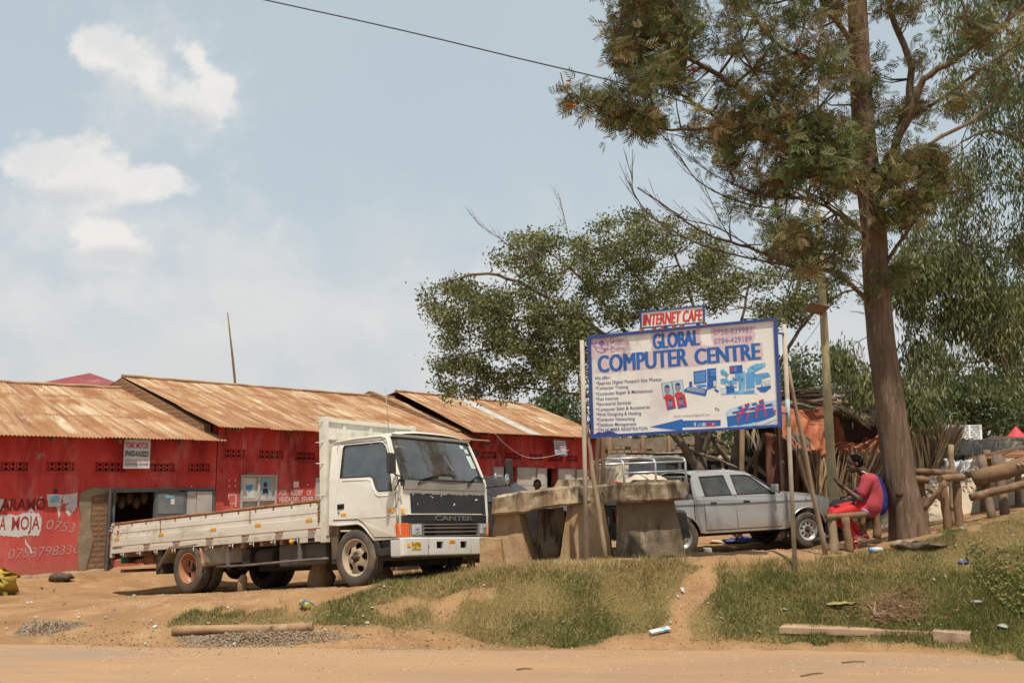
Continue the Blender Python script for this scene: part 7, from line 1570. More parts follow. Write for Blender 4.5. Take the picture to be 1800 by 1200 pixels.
# --- spreading fig behind the billboard
fig_limbs = [([(1235, 880, 21.5), (1232, 840, 21.5), (1228, 800, 21.5)], .20, .15), ([(1285, 880, 21.8), (1290, 820, 21.8), (1300, 770, 21.8), (1320, 700, 21.8), (1350, 600, 21.8), (1400, 510, 21.9)], .16, .05),
    ([(1228, 820, 21.5), (1190, 770, 21.3), (1130, 690, 21.0), (1060, 590, 20.7), (960, 520, 20.4), (860, 480, 20.0), (770, 500, 19.8)], .11, .02), ([(1228, 830, 21.5), (1205, 790, 21.6), (1160, 700, 21.9), (1110, 600, 22.3), (1030, 500, 22.6), (950, 430, 22.8)], .10, .02),
    ([(1232, 810, 21.5), (1215, 720, 21.2), (1180, 600, 21.0), (1130, 500, 20.8), (1070, 420, 20.6)], .09, .02), ([(1235, 800, 21.5), (1240, 700, 21.8), (1230, 580, 22), (1200, 480, 22.2), (1160, 400, 22.4)], .09, .02),
    ([(1235, 800, 21.5), (1270, 700, 21.3), (1300, 580, 21.2), (1320, 480, 21.1)], .08, .02), ([(1300, 770, 21.8), (1370, 640, 21.5), (1420, 560, 21.4), (1480, 515, 21.3), (1510, 510, 21.3)], .06, .025),
    ([(1130, 690, 21.0), (1040, 640, 20.6), (940, 610, 20.2), (830, 620, 19.9), (760, 650, 19.7)], .05, .015), ([(1060, 590, 20.7), (980, 570, 20.3), (880, 560, 19.9), (790, 560, 19.6)], .045, .015), ([(1190, 770, 21.3), (1110, 720, 20.8), (1000, 690, 20.5), (900, 680, 20.2)], .05, .015),
    ([(1205, 790, 21.6), (1270, 810, 21.0), (1310, 830, 20.8)], .05, .02), ([(1290, 820, 21.8), (1250, 770, 21.6), (1200, 700, 22), (1150, 620, 22.3)], .07, .03), ([(1400, 510, 21.9), (1415, 470, 21.9), (1450, 430, 22)], .05, .02), ([(1285, 860, 21.8), (1330, 800, 21.6), (1345, 760, 21.5)], .07, .05)]
fig_bare = [([(900, 440, 20.5), (880, 420, 20.4), (850, 400, 20.4), (833, 382, 20.4)], .010), ([(1000, 420, 20.8), (995, 395, 20.8), (988, 365, 20.8), (985, 350, 20.8)], .009), ([(1395, 480, 21.5), (1375, 540, 21.5), (1345, 570, 21.5)], .02)]
fig_reg = [([(745, 492), (800, 485), (870, 500), (960, 505), (1040, 560), (1030, 690), (1000, 705), (960, 660), (900, 695), (860, 690), (800, 700), (742, 665), (770, 600), (745, 560)], (19.0, 21.5), 420),
    ([(860, 440), (900, 415), (960, 388), (1010, 395), (1080, 375), (1180, 378), (1240, 420), (1300, 440), (1300, 500), (1120, 520), (960, 500), (870, 470)], (19.5, 23.5), 330),
    ([(1240, 430), (1330, 440), (1420, 410), (1500, 440), (1500, 500), (1440, 560), (1380, 570), (1300, 540), (1250, 560), (1200, 500)], (20, 23.5), 190), ([(960, 500), (1120, 510), (1240, 500), (1240, 560), (1120, 570), (1020, 600), (970, 560)], (20, 23.5), 100),
    ([(1030, 690), (1180, 770), (1200, 700), (1040, 560)], (20, 23), 20), ([(1240, 775), (1300, 780), (1310, 810), (1250, 800)], (22, 23), 12)]
tree('spreading_tree', 'wide spreading dark-leaved tree with many bare limbs behind the billboard', fig_limbs, fig_reg, 'oval', M_ficus, 5, .010, 62, .090, .31, base=Vector((P(1235, 880, 23.9).x, 23.9, H(4.5, 23.9))), gap=0.0, gscale=30, bare=fig_bare, dY=2.4)
# --- drooping tree at the right edge
euc_limbs = [([(1905, 940, 21), (1890, 700, 21), (1870, 450, 21), (1850, 200, 21), (1830, -50, 21), (1820, -250, 21)], .28, .10), ([(1870, 500, 21), (1810, 470, 20.7), (1760, 440, 20.5), (1700, 430, 20.3), (1620, 420, 20)], .07, .02), ([(1860, 300, 21), (1800, 250, 20.6), (1740, 230, 20.4), (1690, 250, 20.2)], .07, .02),
    ([(1880, 620, 21), (1820, 580, 20.6), (1750, 560, 20.3), (1690, 570, 20)], .06, .015), ([(1850, 150, 21), (1780, 60, 20.6), (1700, 20, 20.3)], .06, .02), ([(1885, 700, 21), (1800, 640, 20.4), (1740, 635, 20), (1660, 640, 19.6)], .045, .012), ([(1700, 430, 20.3), (1620, 520, 20), (1590, 600, 19.8)], .03, .01), ([(1640, 420, 20), (1560, 560, 19.6), (1510, 600, 19.4)], .02, .008)]
euc_reg = [([(1640, -100), (1660, 120), (1700, 230), (1640, 300), (1600, 370), (1580, 420), (1640, 470), (1810, 480), (1850, 300), (1850, -100)], (19, 22), 290), ([(1580, 410), (1570, 470), (1600, 560), (1640, 590), (1700, 600), (1760, 640), (1810, 650), (1830, 470)], (19, 21.5), 200),
    ([(1590, 620), (1600, 660), (1640, 680), (1700, 640), (1790, 650), (1800, 600)], (19, 20), 22), ([(1465, 600), (1460, 640), (1490, 690), (1530, 670), (1520, 620)], (19, 20), 26), ([(1585, 660), (1590, 710), (1640, 730), (1650, 680)], (18.6, 19.2), 24), ([(1570, 420), (1600, 600), (1640, 620), (1620, 440)], (19, 20), 50), ([(1700, 620), (1720, 660), (1800, 670), (1800, 640)], (18.8, 19.4), 6)]
tree('drooping_tree', 'tall tree with long drooping leaves at the right edge of the picture', euc_limbs, euc_reg, 'hang', M_euc, 21, .010, 72, .17, .32, base=Vector((P(1905, 940, 21).x, 21, 1.4)), gap=-.02, gscale=40, droop=1)
# --- background trees
def bgtree(label, u, vb, vt, wpx, Y, n, seed, group='trees in the distance', per=60, size=.22):
    rx = wpx / 2; vc = (vb * .25 + vt * .75); ry = (vc - vt) * 1.0; poly = [(u + rx * math.cos(a) * (1 + .18 * math.sin(3 * a + seed)), vc + (ry if math.sin(a) < 0 else ry * 1.2) * math.sin(a) * (1 + .12 * math.sin(4 * a + seed * 2))) for a in np.linspace(0, 2 * math.pi, 18)[:-1]]
    L_ = [([(u, vb, Y), (u + 3, vc + ry, Y), (u - 2, vc, Y), (u, vt + ry * .3, Y)], .012 * Y * .6, .05)] + [([(u, vc + ry * .8, Y), (u + rx * .6 * math.cos(a), vc + ry * .5 * math.sin(a), Y + random.uniform(-.5, .5))], .08, .03) for a in (2.8, 3.8, 4.6, 5.6, .3)]
    tree('distant_tree', label, L_, [(poly, (Y - 1.5, Y + 1.5), n)], 'oval', M_far, seed, .02, per, size, .9, base=Vector((P(u, vb, Y).x, Y, H(P(u, vb, Y).x, Y))), gap=-.15, gscale=30, group=group)
bgtree('rounded pale tree showing between the billboard and the tall wooden pole', 1412, 850, 620, 74, 45, 70, 31)
bgtree('bushy tree behind the shack roof, just left of the big trunk', 1500, 850, 655, 100, 42, 60, 32)
bgtree('bushy tree just left of the billboard, above the farthest shop roof', 985, 850, 690, 85, 45, 60, 33)
bgtree('airy tree rising right of the shack above the white metal racks', 1712, 880, 655, 105, 38, 80, 34)
bgtree('low light-green tree beside the white metal racks', 1668, 880, 728, 60, 44, 40, 35)
bgtree('tree cut by the right edge of the picture above the red cone', 1800, 880, 690, 60, 40, 45, 36)
bgtree('small dark tree behind the red cone', 1762, 880, 752, 60, 50, 30, 37)
bgtree('dark tree behind the unfinished brick wall', 1120, 860, 735, 130, 50, 60, 38)
bgtree('tree in the gap under the right half of the billboard', 1240, 860, 735, 110, 52, 50, 39)
bgtree('bushy tree behind the shack roof, to the right of the tall wooden pole', 1560, 860, 680, 90, 48, 45, 40)

# tall wooden lamp pole
lp = thing('lamp_pole', 'tall pale wooden pole carrying a small solar street lamp', 'lamp pole', P(1472, 945, 18.0)); a = P(1472, 950, 18); pts = [a, P(1460, 800, 18), P(1450, 600, 18), P(1441, 430, 18), P(1437, 370, 18)]
mb = MB(); mb.tube(crspline(pts, 5), [.095 - .0024 * i for i in range(21)], 14, jit=.03); mb.build('pole', mat('pale_pole', (.46, .39, .22), (.36, .29, .16), 3, .8, bump=.3, spots=[((.16, .12, .07), 8, .64, .1, (1, 1, .4)), ((.42, .40, .28), 3, .6, .15)]), lp)
mb = MB(); a, b = P(1418, 538, 17.7), P(1452, 546, 17.8); mb.beam(a, b, .30, .03, up=(.1, .5, 1)); mb.build('solar_lamp', plain('lamp_bronze', (.30, .22, .15), .5, .3), lp, bevel=.008); mb = MB(); mb.beam(b, P(1449, 560, 18), .03, .03); mb.build('lamp_arm', M_steel, lp)
mb = MB(); mb.tube([P(1446, 531, 17.9), P(1452, 533, 17.89), P(1446, 536, 17.9)], .02, 5); mb.build('wire_tie', M_paperw, lp)
# overhead wires
def wire(label, pts, r=.008):
    c = crspline([P(*p) for p in pts], 8); root = thing('wire', label, 'wire', c[0]); mb = MB(); mb.tube(c, r, 5); mb.build('cable', M_blkp, root)
wire('black cable sagging across the sky into the tall feathery tree', [(380, -18, 19), (465, 0, 19), (700, 52, 19), (900, 100, 19), (1090, 146, 19), (1250, 195, 19), (1500, 280, 19)], .014)
def thinwire(label, pts, r, m):
    c = crspline([P(*p) for p in pts], 8); root = thing('wire', label, 'wire', c[0]); mb = MB(); mb.tube(c, r, 4); mb.build('cable', m, root)
thinwire('thin pale wire drooping from the eave of the farthest red building', [(868, 760, 28), (890, 782, 28.3), (915, 799, 29), (940, 805, 29.5), (975, 800, 30), (1000, 790, 30.5)], .006, M_paperw)
thinwire('thin grey wire from the lamp pole down towards the billboard', [(1445, 560, 18), (1425, 590, 17), (1400, 620, 16)], .005, M_blkp)

# ================================================================ shack of palm fronds and orange tarpaulin
M_tarp = mat('orange_tarp', (.52, .175, .088), (.38, .115, .055), 2.5, .6, bump=.3, bscale=9, spots=[((.62, .30, .18), 3, .55, .2), ((.25, .07, .04), 5, .66, .12)])
M_palm = leaf_mat('dry_palm', [(.17, .10, .055), (.38, .25, .14), (.58, .43, .27)], .1, .8)
M_thatch = leaf_mat('thatch', [(.10, .075, .05), (.22, .17, .12), (.33, .27, .20)], .05, .9)
SH = thing('palm_shack', 'ramshackle shack of dry palm fronds, poles and torn orange tarpaulin', 'shack', P(1480, 960, 22.5))
def cloth(name, m, corners, nu=24, nv=16, amp=.12, sag=.0, seed=0, par=None, fold=8):
    a, b, c, d = corners   # tl, tr, br, bl
    nrm = (b - a).cross(d - a).normalized(); mb = MB()
    def fn(s, t):
        p = a.lerp(b, s).lerp(d.lerp(c, s), t); w = mnoise.noise(Vector((s * fold, t * 2.0, seed))) * amp + mnoise.noise(Vector((s * fold * 1.6 + t * 3, t * 3, seed + 5))) * amp * .35
        return p + nrm * w + Vector((0, 0, -sag * math.sin(math.pi * s) * (1 - abs(2 * t - 1) * .3) + (mnoise.noise(Vector((s * 5, seed, 0))) * .15 if t == 1 else 0)))
    mb.grid(fn, nu, nv); return mb.build(name, m, par, solid=.006)
tp = [((1370, 712, 21.0), (1450, 712, 21.2), (1447, 790, 21.0), (1376, 772, 20.8), .22, .10), ((1440, 715, 21.3), (1465, 720, 21.4), (1462, 800, 21.3), (1436, 800, 21.2), .12, 0), ((1462, 730, 22.2), (1548, 735, 22.4), (1550, 800, 22.1), (1464, 790, 21.9), .30, .18), ((1470, 770, 21.8), (1550, 760, 21.9), (1548, 795, 21.8), (1478, 805, 21.7), .25, .15), ((1590, 720, 22.4), (1625, 725, 22.4), (1625, 780, 22.2), (1592, 790, 22.3), .2, .0), ((1460, 770, 22.0), (1500, 790, 22.0), (1492, 840, 21.9), (1466, 815, 21.9), .15, 0)]
for k, (a, b, c, d, am, sg) in enumerate(tp): cloth('tarpaulin', M_tarp, [P(*a), P(*b), P(*c), P(*d)], 30, 20, am * .55, sg * 1.6, k * 3 + 1, SH, 5)
cloth('blue_sheet', mat('blue_sheeting', (.10, .17, .28), (.2, .25, .32), 4, .6), [P(1425, 710, 21.6), P(1450, 712, 21.7), P(1448, 760, 21.5), P(1438, 745, 21.4)], 8, 8, .1, 0, 4, SH)
cloth('white_sheet', mat('white_sheeting', (.55, .53, .50), (.4, .36, .3), 4, .7, spots=[((.2, .3, .5), 6, .68, .05)]), [P(1462, 695, 22.6), P(1548, 688, 23), P(1550, 706, 22.2), P(1462, 712, 21.8)], 16, 6, .1, 0, 7, SH); cloth('white_sheet', plain('pale_plastic', (.5, .52, .52)), [P(1528, 712, 22), P(1540, 715, 22), P(1538, 745, 21.9), P(1530, 740, 21.9)], 6, 6, .05, 0, 9, SH)
mb = MB()
for (u0, v0, u1, v1, Y, r) in ((1300, 960, 1305, 735, 23, .06), (1365, 958, 1366, 720, 23.5, .06), (1395, 955, 1400, 730, 23, .05), (1330, 745, 1330, 960, 24, .05), (1432, 950, 1428, 740, 21.8, .05), (1560, 945, 1556, 730, 22.2, .06), (1612, 930, 1610, 700, 22, .055), (1640, 920, 1642, 700, 22.5, .05), (1460, 708, 1555, 706, 21.5, .045), (1370, 715, 1470, 700, 21.6, .05), (1380, 700, 1500, 690, 23.5, .045), (1370, 690, 1430, 686, 25, .04), (1600, 700, 1665, 800, 22, .03), (1380, 948, 1372, 740, 22, .05)): mb = MB(); mb.tube([P(u0, v0, Y), P((u0 + u1) / 2 + random.uniform(-2, 2), (v0 + v1) / 2, Y), P(u1, v1, Y)], r, 7, jit=.08); mb.build('post', M_wood, SH)
def strips(name, regs, m, par, seed, w=.02):
    """bundles of dry fronds: (foot u, v, tip u, v, Y, spread px, n)"""
    r = np.random.default_rng(seed); V = []; FA = []; ti = []
    for (u0, v0, u1, v1, Y, sp0, sp1, n) in regs:
        for _ in range(n):
            t = r.uniform(-1, 1); y = Y + r.uniform(-.25, .25); a = P(u0 + sp0 * t + r.normal(0, 1), v0 + r.normal(0, 3), y); b = P(u1 + sp1 * t + r.normal(0, 2.5), v1 + r.normal(0, 7), y + r.uniform(-.2, .1)); m_ = a.lerp(b, .5) + Vector((r.normal(0, .03), -.06, 0))
            s = Vector((w * r.uniform(.5, 1.2), r.normal(0, w * .5), 0)); o = len(V); V += [tuple(a - s), tuple(a + s), tuple(m_ + s), tuple(m_ - s), tuple(b + s * .35), tuple(b - s * .35)]; FA += [(o, o + 1, o + 2, o + 3), (o + 3, o + 2, o + 4, o + 5)]; ti += [float(np.clip(r.normal(.5, .3), 0, 1))] * 6
    return fast_mesh(name, np.array(V), np.array(FA), m, par, tint=np.array(ti))
strips('frond_screen', [(1445, 900, 1428, 800, 21.6, 8, 26, 110), (1440, 870, 1452, 782, 21.5, 4, 14, 50), (1480, 905, 1515, 800, 21.7, 22, 40, 220), (1530, 910, 1540, 800, 21.8, 20, 26, 160), (1510, 860, 1535, 795, 21.5, 10, 40, 120), (1500, 960, 1480, 870, 21.6, 20, 24, 120), (1545, 960, 1550, 880, 21.6, 12, 16, 70), (1475, 960, 1462, 840, 21.9, 6, 8, 60), (1420, 850, 1400, 770, 22.5, 6, 10, 40)], M_palm, SH, 1)
strips('frond_screen', [(1640, 870, 1625, 760, 21.5, 12, 22, 130), (1628, 860, 1678, 750, 21.4, 10, 18, 120), (1650, 860, 1640, 740, 21.6, 16, 14, 120), (1612, 900, 1606, 770, 21.6, 6, 10, 90), (1600, 780, 1598, 715, 21.9, 6, 8, 60), (1625, 780, 1632, 720, 21.8, 10, 10, 60)], M_palm, SH, 2, .022)
strips('frond_fringe', [(1462, 722, 1545, 735, 21.4, 3, 8, 60), (1470, 712, 1530, 742, 21.3, 6, 6, 80), (1380, 712, 1460, 722, 21.4, 6, 6, 60), (1320, 757, 1324, 790, 21.2, 12, 12, 10), (1395, 760, 1412, 790, 20.9, 20, 20, 30)], M_thatch, SH, 3)
strips('thatch_roof', [(1375, 700, 1560, 700, 22.6, 8, 6, 160), (1380, 692, 1500, 688, 23.5, 6, 4, 120), (1400, 705, 1470, 712, 21.8, 5, 5, 90), (1560, 690, 1660, 770, 22.6, 10, 6, 60), (1600, 720, 1650, 760, 22.2, 12, 6, 50)], M_thatch, SH, 4, .03)
rfp = MB(); rfp.add([P(1372, 712, 21.5), P(1550, 704, 21.6), P(1550, 686, 24.5), P(1385, 690, 24.5)], [(0, 1, 2, 3)]); rfp.add([P(1290, 735, 23.2), P(1430, 735, 23.0), P(1430, 715, 26), P(1300, 715, 26)], [(0, 1, 2, 3)]); rfp.build('roof_mat', mat('roof_mat_brown', (.16, .12, .085), (.10, .075, .05), 6, .95, bump=.5), SH, solid=.04)
M_mtg = mat('interior_shade_matting', (.055, .035, .025), (.09, .055, .035), 5, .95, bump=.6); wl = MB(); wl.add([P(1290, 965, 26), P(1560, 955, 26), P(1560, 700, 26), P(1290, 735, 26)], [(0, 1, 2, 3)]); wl.build('back_matting', M_mtg, SH, solid=.03); wl = MB(); wl.add([P(1440, 955, 22.2), P(1560, 945, 22.2), P(1560, 720, 22.2), P(1440, 722, 22.2)], [(0, 1, 2, 3)]); wl.build('side_matting', M_mtg, SH, solid=.03); wl = MB(); wl.add([P(1595, 940, 22.3), P(1655, 930, 22.3), P(1650, 760, 22.3), P(1595, 700, 22.3)], [(0, 1, 2, 3)]); wl.build('side_matting', M_mtg, SH, solid=.03)  # near-black sheets paint in the darkness of the shack's interior
cloth('hanging_sheet', mat('brown_sheet', (.16, .06, .035), (.10, .04, .025), 3, .8), [P(1345, 760, 23.0), P(1420, 770, 22.8), P(1418, 880, 22.8), P(1348, 870, 23)], 16, 14, .15, 0, 11, SH)
# ================================================================ logs, bench, stands at the right
M_log = mat('debarked_log', (.23, .135, .075), (.15, .085, .045), 3, .85, bump=.9, bscale=9, spots=[((.38, .26, .155), 3, .56, .15, (1, 1, 1)), ((.10, .055, .035), 7, .58, .12, (1, 1, .5))])
M_logd = mat('grey_brown_log', (.22, .15, .10), (.15, .10, .07), 3, .85, bump=.4, spots=[((.30, .23, .16), 4, .6, .12)])
def logs(root, items, name='log'):
    for it in items:
        (u0, v0, Y0), (u1, v1, Y1), r = it[:3]; m = it[3] if len(it) > 3 else M_log; mb = MB(); a, b = P(u0, v0, Y0), P(u1, v1, Y1)
        nn = 7; mb.tube([a.lerp(b, t) + Vector((random.uniform(-1, 1), random.uniform(-1, 1), random.uniform(-1, 1))) * r * .12 for t in np.linspace(0, 1, nn)], [r * random.uniform(.93, 1.05) for _ in range(nn)], 12, jit=.03); mb.build(it[4] if len(it) > 4 else name, m, root)
sr = thing('log_stand', 'stand of debarked logs and crossed poles just right of the big trunk', 'log stand', P(1660, 935, 15.6))
logs(sr, [((1600, 827, 15.9), (1681, 832, 15.7), .052, M_log, 'rail'), ((1600, 840, 15.5), (1632, 844, 15.5), .055, M_log, 'rail'), ((1652, 841, 15.3), (1692, 838, 15.7), .06, M_log, 'rail'), ((1617, 842, 15.6), (1628, 930, 15.6), .062, M_log, 'post'), ((1657, 850, 15.4), (1667, 940, 15.4), .062, M_log, 'post'), ((1680, 842, 15.7), (1688, 940, 15.6), .066, M_log, 'post'), ((1622, 896, 15.4), (1664, 846, 15.2), .045, M_log, 'brace'), ((1628, 855, 15.8), (1676, 895, 16), .042, M_pole, 'brace')])
pole('pole', 'short pale upright pole behind the log stand', 'pole', P(1676, 930, 16.4), P(1672, 781, 16.4), .055, .045)
sr = thing('log_bench', 'heavy log bench on splayed legs cut by the right edge of the picture', 'bench', P(1750, 915, 16.5))
logs(sr, [((1713, 842, 16.4), (1830, 808, 16.2), .135, M_log, 'seat_log'), ((1705, 875, 16.0), (1830, 843, 15.8), .062, M_log, 'rail'), ((1724, 800, 16.6), (1745, 918, 16.3), .07, M_logd, 'leg'), ((1752, 800, 16.9), (1768, 912, 16.6), .08, M_logd, 'leg'), ((1698, 834, 16.8), (1722, 832, 16.8), .06, M_logd, 'stub'), ((1722, 860, 16.5), (1740, 905, 16.7), .04, M_logd, 'brace')])
for (u, v) in ((1790, 817), (1797, 816)): mb = MB(); mb.ball(P(u, v, 16.15), .03, 5); mb.build('knot_mark', M_conc, sr)
sh2 = thing('lean_to_roof', 'low lean-to roof of boards and rusty sheet behind the log bench', 'roof', P(1760, 900, 18)); mb = MB()
for k in range(3): a, b = P(1700 + k * 26, 806 - k * 2, 17.6 + k * .4), P(1830, 778 - k * 2, 17.4 + k * .4); mb.beam(a, b, .14, .03)
mb.build('board', M_wood, sh2); mb = MB(); mb.add([P(1722, 806, 18.2), P(1840, 800, 18), P(1840, 788, 19.5), P(1725, 800, 19.5)], [(0, 1, 2, 3)]); mb.build('sheet', M_rust, sh2, solid=.02)
mb = MB()
for u in (1728, 1790): mb.tube([P(u, 920, 19), P(u, 803, 19)], .06, 7)
mb.tube([P(1735, 790, 19), P(1738, 830, 19)], .07, 7); mb.build('post', M_logd, sh2)
hut = thing('thatched_hut', 'low dark thatched hut with wire mesh behind the log bench', 'hut', P(1740, 870, 24))
mb = MB(); mb.add([P(1668, 800, 23), P(1850, 795, 23), P(1850, 772, 25), P(1745, 769, 25), P(1690, 785, 25)], [(0, 1, 2, 3, 4)]); mb.add([P(1668, 801, 23.1), P(1850, 797, 23.1), P(1850, 812, 23.1), P(1668, 812, 23.1)], [(0, 1, 2, 3)]); mb.build('roof', mat('dark_thatch', (.10, .06, .04), (.06, .04, .03), 8, .95, bump=.6), hut, solid=.08)
strips('thatch_fringe', [(1700, 778, 1690, 806, 23.0, 30, 34, 160), (1790, 776, 1785, 806, 23.0, 60, 60, 220)], M_thatch, hut, 8, .03)
mb = MB()
for u in (1682, 1735, 1790): mb.tube([P(u, 900, 23.3), P(u, 795, 23.3)], .06, 6)
mb.add([P(1668, 900, 24.6), P(1850, 900, 24.6), P(1850, 800, 24.6), P(1668, 800, 24.6)], [(0, 1, 2, 3)]); mb.build('post', M_wood, hut)
mb = MB()
for k in range(34):
    u = 1672 + k * 5.2; mb.tube([P(u, 775, 22.6), P(u + 26, 800, 22.6)], .006, 3, cap=False); mb.tube([P(u + 26, 775, 22.6), P(u, 800, 22.6)], .006, 3, cap=False)
mb.build('wire_mesh', M_steel, hut)
ws_ = cloth('white_cloth', mat('white_washing', (.62, .60, .62), (.5, .48, .5), 5, .8, spots=[((.45, .2, .2), 9, .7, .05)]), [P(1658, 806, 20), P(1710, 806, 20), P(1700, 828, 19.9), P(1664, 836, 19.9)], 20, 10, .14, .05, 15); settag(ws_, 'white printed cloth hung out above the pale sand heap', 'cloth')
# sand heap
def sand():
    mb = MB(); c = P(1760, 905, 20.5)
    def fn(a, b):
        x = c.x - 2.4 + 5.2 * a; y = c.y - 1.3 + 3.4 * b; e = math.sin(math.pi * min(1, a * 1.25)) ** .6 if a < .8 else max(0, (1 - a) / .2) ** .5; h = .95 * e * math.sin(math.pi * b) ** .8
        return (x, y, H(x, y) - .05 + h * (1 + .3 * mnoise.noise(Vector((x * 1.5, y * 1.5, 0)))) + .05 * mnoise.noise(Vector((x * 6, y * 6, 2))) * (h > .05))
    mb.grid(fn, 60, 36); root = thing('sand_heap', 'pale heap of sand between the log stand and the log bench', 'sand heap', c); mb.build('sand', mat('pale_sand', (.50, .40, .29), (.42, .33, .23), 3, .95, bump=.4), root)
sand()
rk = thing('metal_rack', 'white metal roof racking on posts in the distance at right', 'rack', P(1690, 880, 30)); mb = MB()
for i in range(6): mb.beam(P(1650, 749 + i * 4.2, 30 - i * .3), P(1724, 748 + i * 4.6, 30 - i * .3), .06)
for u in (1650, 1668, 1686, 1704, 1724): mb.beam(P(u, 748, 30), P(u + 1, 774, 28.4), .05)
for i in range(5): mb.beam(P(1655 + i * 12, 750, 30), P(1675 + i * 12, 772, 28.5), .035)
for u in (1655, 1722): mb.beam(P(u, 748, 29.5), P(u, 880, 29.5), .08)
mb.beam(P(1655, 775, 28), P(1722, 781, 28), .05); mb.build('frame', plain('white_steel', (.55, .55, .53), .5), rk)
cn = thing('red_cone_tent', 'bright red pointed cone top at the far right', 'tent top', P(1787, 800, 30)); mb = MB(); a = P(1787, 772, 30); b = P(1787, 749, 30); mb.lathe([(.36, 0), (.22, (b.z - a.z) * .35), (.012, b.z - a.z), (.001, b.z - a.z + .01)], Matrix.Translation(a), 24); mb.build('cover', plain('red_canvas', (.55, .05, .06)), cn)
mb = MB(); mb.tube([a + Vector((0, 0, -1.2)), a + Vector((0, 0, .1))], .03, 6); mb.build('mast', M_steel, cn)

# unfinished brick wall behind
bw = thing('brick_wall', 'unfinished pale brick wall with old boards on top, behind the pickup rack', 'wall', P(1180, 890, 33)); mb = MB(); a0, a1 = P(1050, 880, 34), P(1335, 880, 31); dd = (a1 - a0); dd.z = 0; LL = dd.length; dd.normalize(); zt = P(1180, 785, 33).z
mb.prism([(0, .3), (LL, .3), (LL, zt + .1), (LL * .75, zt + .1), (LL * .72, zt - .05), (LL * .5, zt), (LL * .3, zt + .15), (0, zt + .1)], lambda p, t: Vector((a0.x, a0.y, 0)) + dd * p[0] + Vector((-dd.y, dd.x, 0)) * t + Vector((0, 0, p[1])), 0, .2)
mb.build('masonry', M_bpale, bw, uv=lambda v: ((v - a0).dot(dd), v.z))
for i in range(7): mb = MB(); u = 1060 + i * 38; mb.beam(P(u, 776 + random.uniform(-2, 6), 32.5), P(u + 50, 772 + random.uniform(-2, 8), 32.3), .04, random.uniform(.2, .45)); mb.build('board', mat('old_board_%d' % i, (.20, .15, .10), (.28, .23, .17), 4, .9), bw)
for u in (1070, 1128, 1175, 1262, 1310): mb = MB(); mb.tube([P(u, 870, 32.2), P(u + 2, 758, 32.2)], .06, 6); mb.build('post', M_wood, bw)
for (u, v) in ((1066, 793), (1088, 818), (1112, 802), (1084, 838), (1206, 806)): mb = MB(); q = P(u, v, 32.6); mb.box(q.x - .06, q.x + .06, q.y - .3, q.y - .0, q.z - .06, q.z + .06); mb.build('putlog_hole', M_hole, bw)
wc = thing('washing_pile', 'white and dark clothes laid over the brick wall behind the bed rack', 'clothes', P(1130, 822, 31.5))
for (u, v, r, m) in ((1122, 818, .22, M_paperw), (1136, 822, .18, M_cream), (1152, 817, .18, M_inkd), (1160, 822, .14, M_inkd)): mb = MB(); mb.ball(P(u, v, 31.6), r, 7, (1, .5, 1.1)); [mb.v.__setitem__(k, q + Vector((1, 1, 1)) * mnoise.noise(q * 5) * .08) for k, q in enumerate(mb.v)]; mb.build('garment', m, wc)
# ================================================================ ground objects
lg = thing('fallen_log', 'long peeled log lying on the dirt beside the road', 'log', Gp(425, 1112)); a, b = Gp(303, 1116), Gp(550, 1108); mb = MB()
mb.tube([a.lerp(b, t) + Vector((0, 0, .045 + .012 * math.sin(t * 7))) for t in np.linspace(0, 1, 12)], [.05, .056, .054, .05, .055, .058, .06, .062, .06, .058, .062, .055], 12, jit=.04); mb.build('log', mat('split_log', (.38, .24, .13), (.26, .15, .08), 3, .85, bump=.5, spots=[((.10, .06, .04), 4, .62, .08), ((.46, .34, .22), 3, .6, .12)]), lg)
kb = thing('concrete_slab', 'long worn concrete slab lying at the foot of the grassy bank', 'concrete slab', Gp(1540, 1115)); a, b = P(1368, 1102, 12.27), P(1660, 1111, 11.86); c, d = P(1690, 1103, 12.1), P(1385, 1093, 12.52); mb = MB()
dz = Vector((0, 0, -.07)); rough_loft(mb, [[a + dz, b + dz, c + dz, d + dz], [a, b, c, d]], 4, .012, 22); mb.build('slab', mat('slab_concrete', (.42, .28, .17), (.34, .225, .14), 3, .9, bump=.4), kb)
mb = MB(); a, b, c, d = P(1640, 1109, 11.80), P(1706, 1115, 11.70), P(1712, 1103, 12.0), P(1645, 1099, 12.15); rough_loft(mb, [[a + dz * 2, b + dz * 2, c + dz * 2, d + dz * 2], [a, b, c, d]], 4, .015, 8); mb.build('broken_end', mat('broken_slab', (.42, .28, .18), (.28, .19, .13), 5, .9, bump=.6), kb)
def crumple(name, label, cat, u, v, size, m, sc=(1, 1, .4), seed=0, lift=.0):
    g = Gp(u, v); mb = MB(); mb.ball(g + Vector((0, 0, size * sc[2] * .7 + lift)), size, 8, sc)
    for k, q in enumerate(mb.v): mb.v[k] = q + Vector((mnoise.noise(q * 9), mnoise.noise(q * 9 + Vector((5, 0, 0))), mnoise.noise(q * 9 + Vector((0, 7, 0))) * .6)) * size * (.9 if name in ('plastic_sack', 'dry_leaves', 'rag') else .6)
    root = thing(name, label, cat, g); mb.build('crumple', m, root); return root
crumple('plastic_sack', 'crumpled yellow plastic sack at the left edge by the red wall', 'sack', -8, 1044, .30, mat('yellow_sack', (.50, .35, .06), (.36, .22, .04), 6, .5, spots=[((.6, .5, .2), 8, .6, .1)]), (1, .8, .8), 1)
crumple('earth_clods', 'dark pile of rubbish at the foot of the red wall', 'rubbish', 105, 1020, .17, mat('dark_rubbish', (.13, .085, .06), (.07, .045, .035), 9, .95), (1.3, 1, .45))
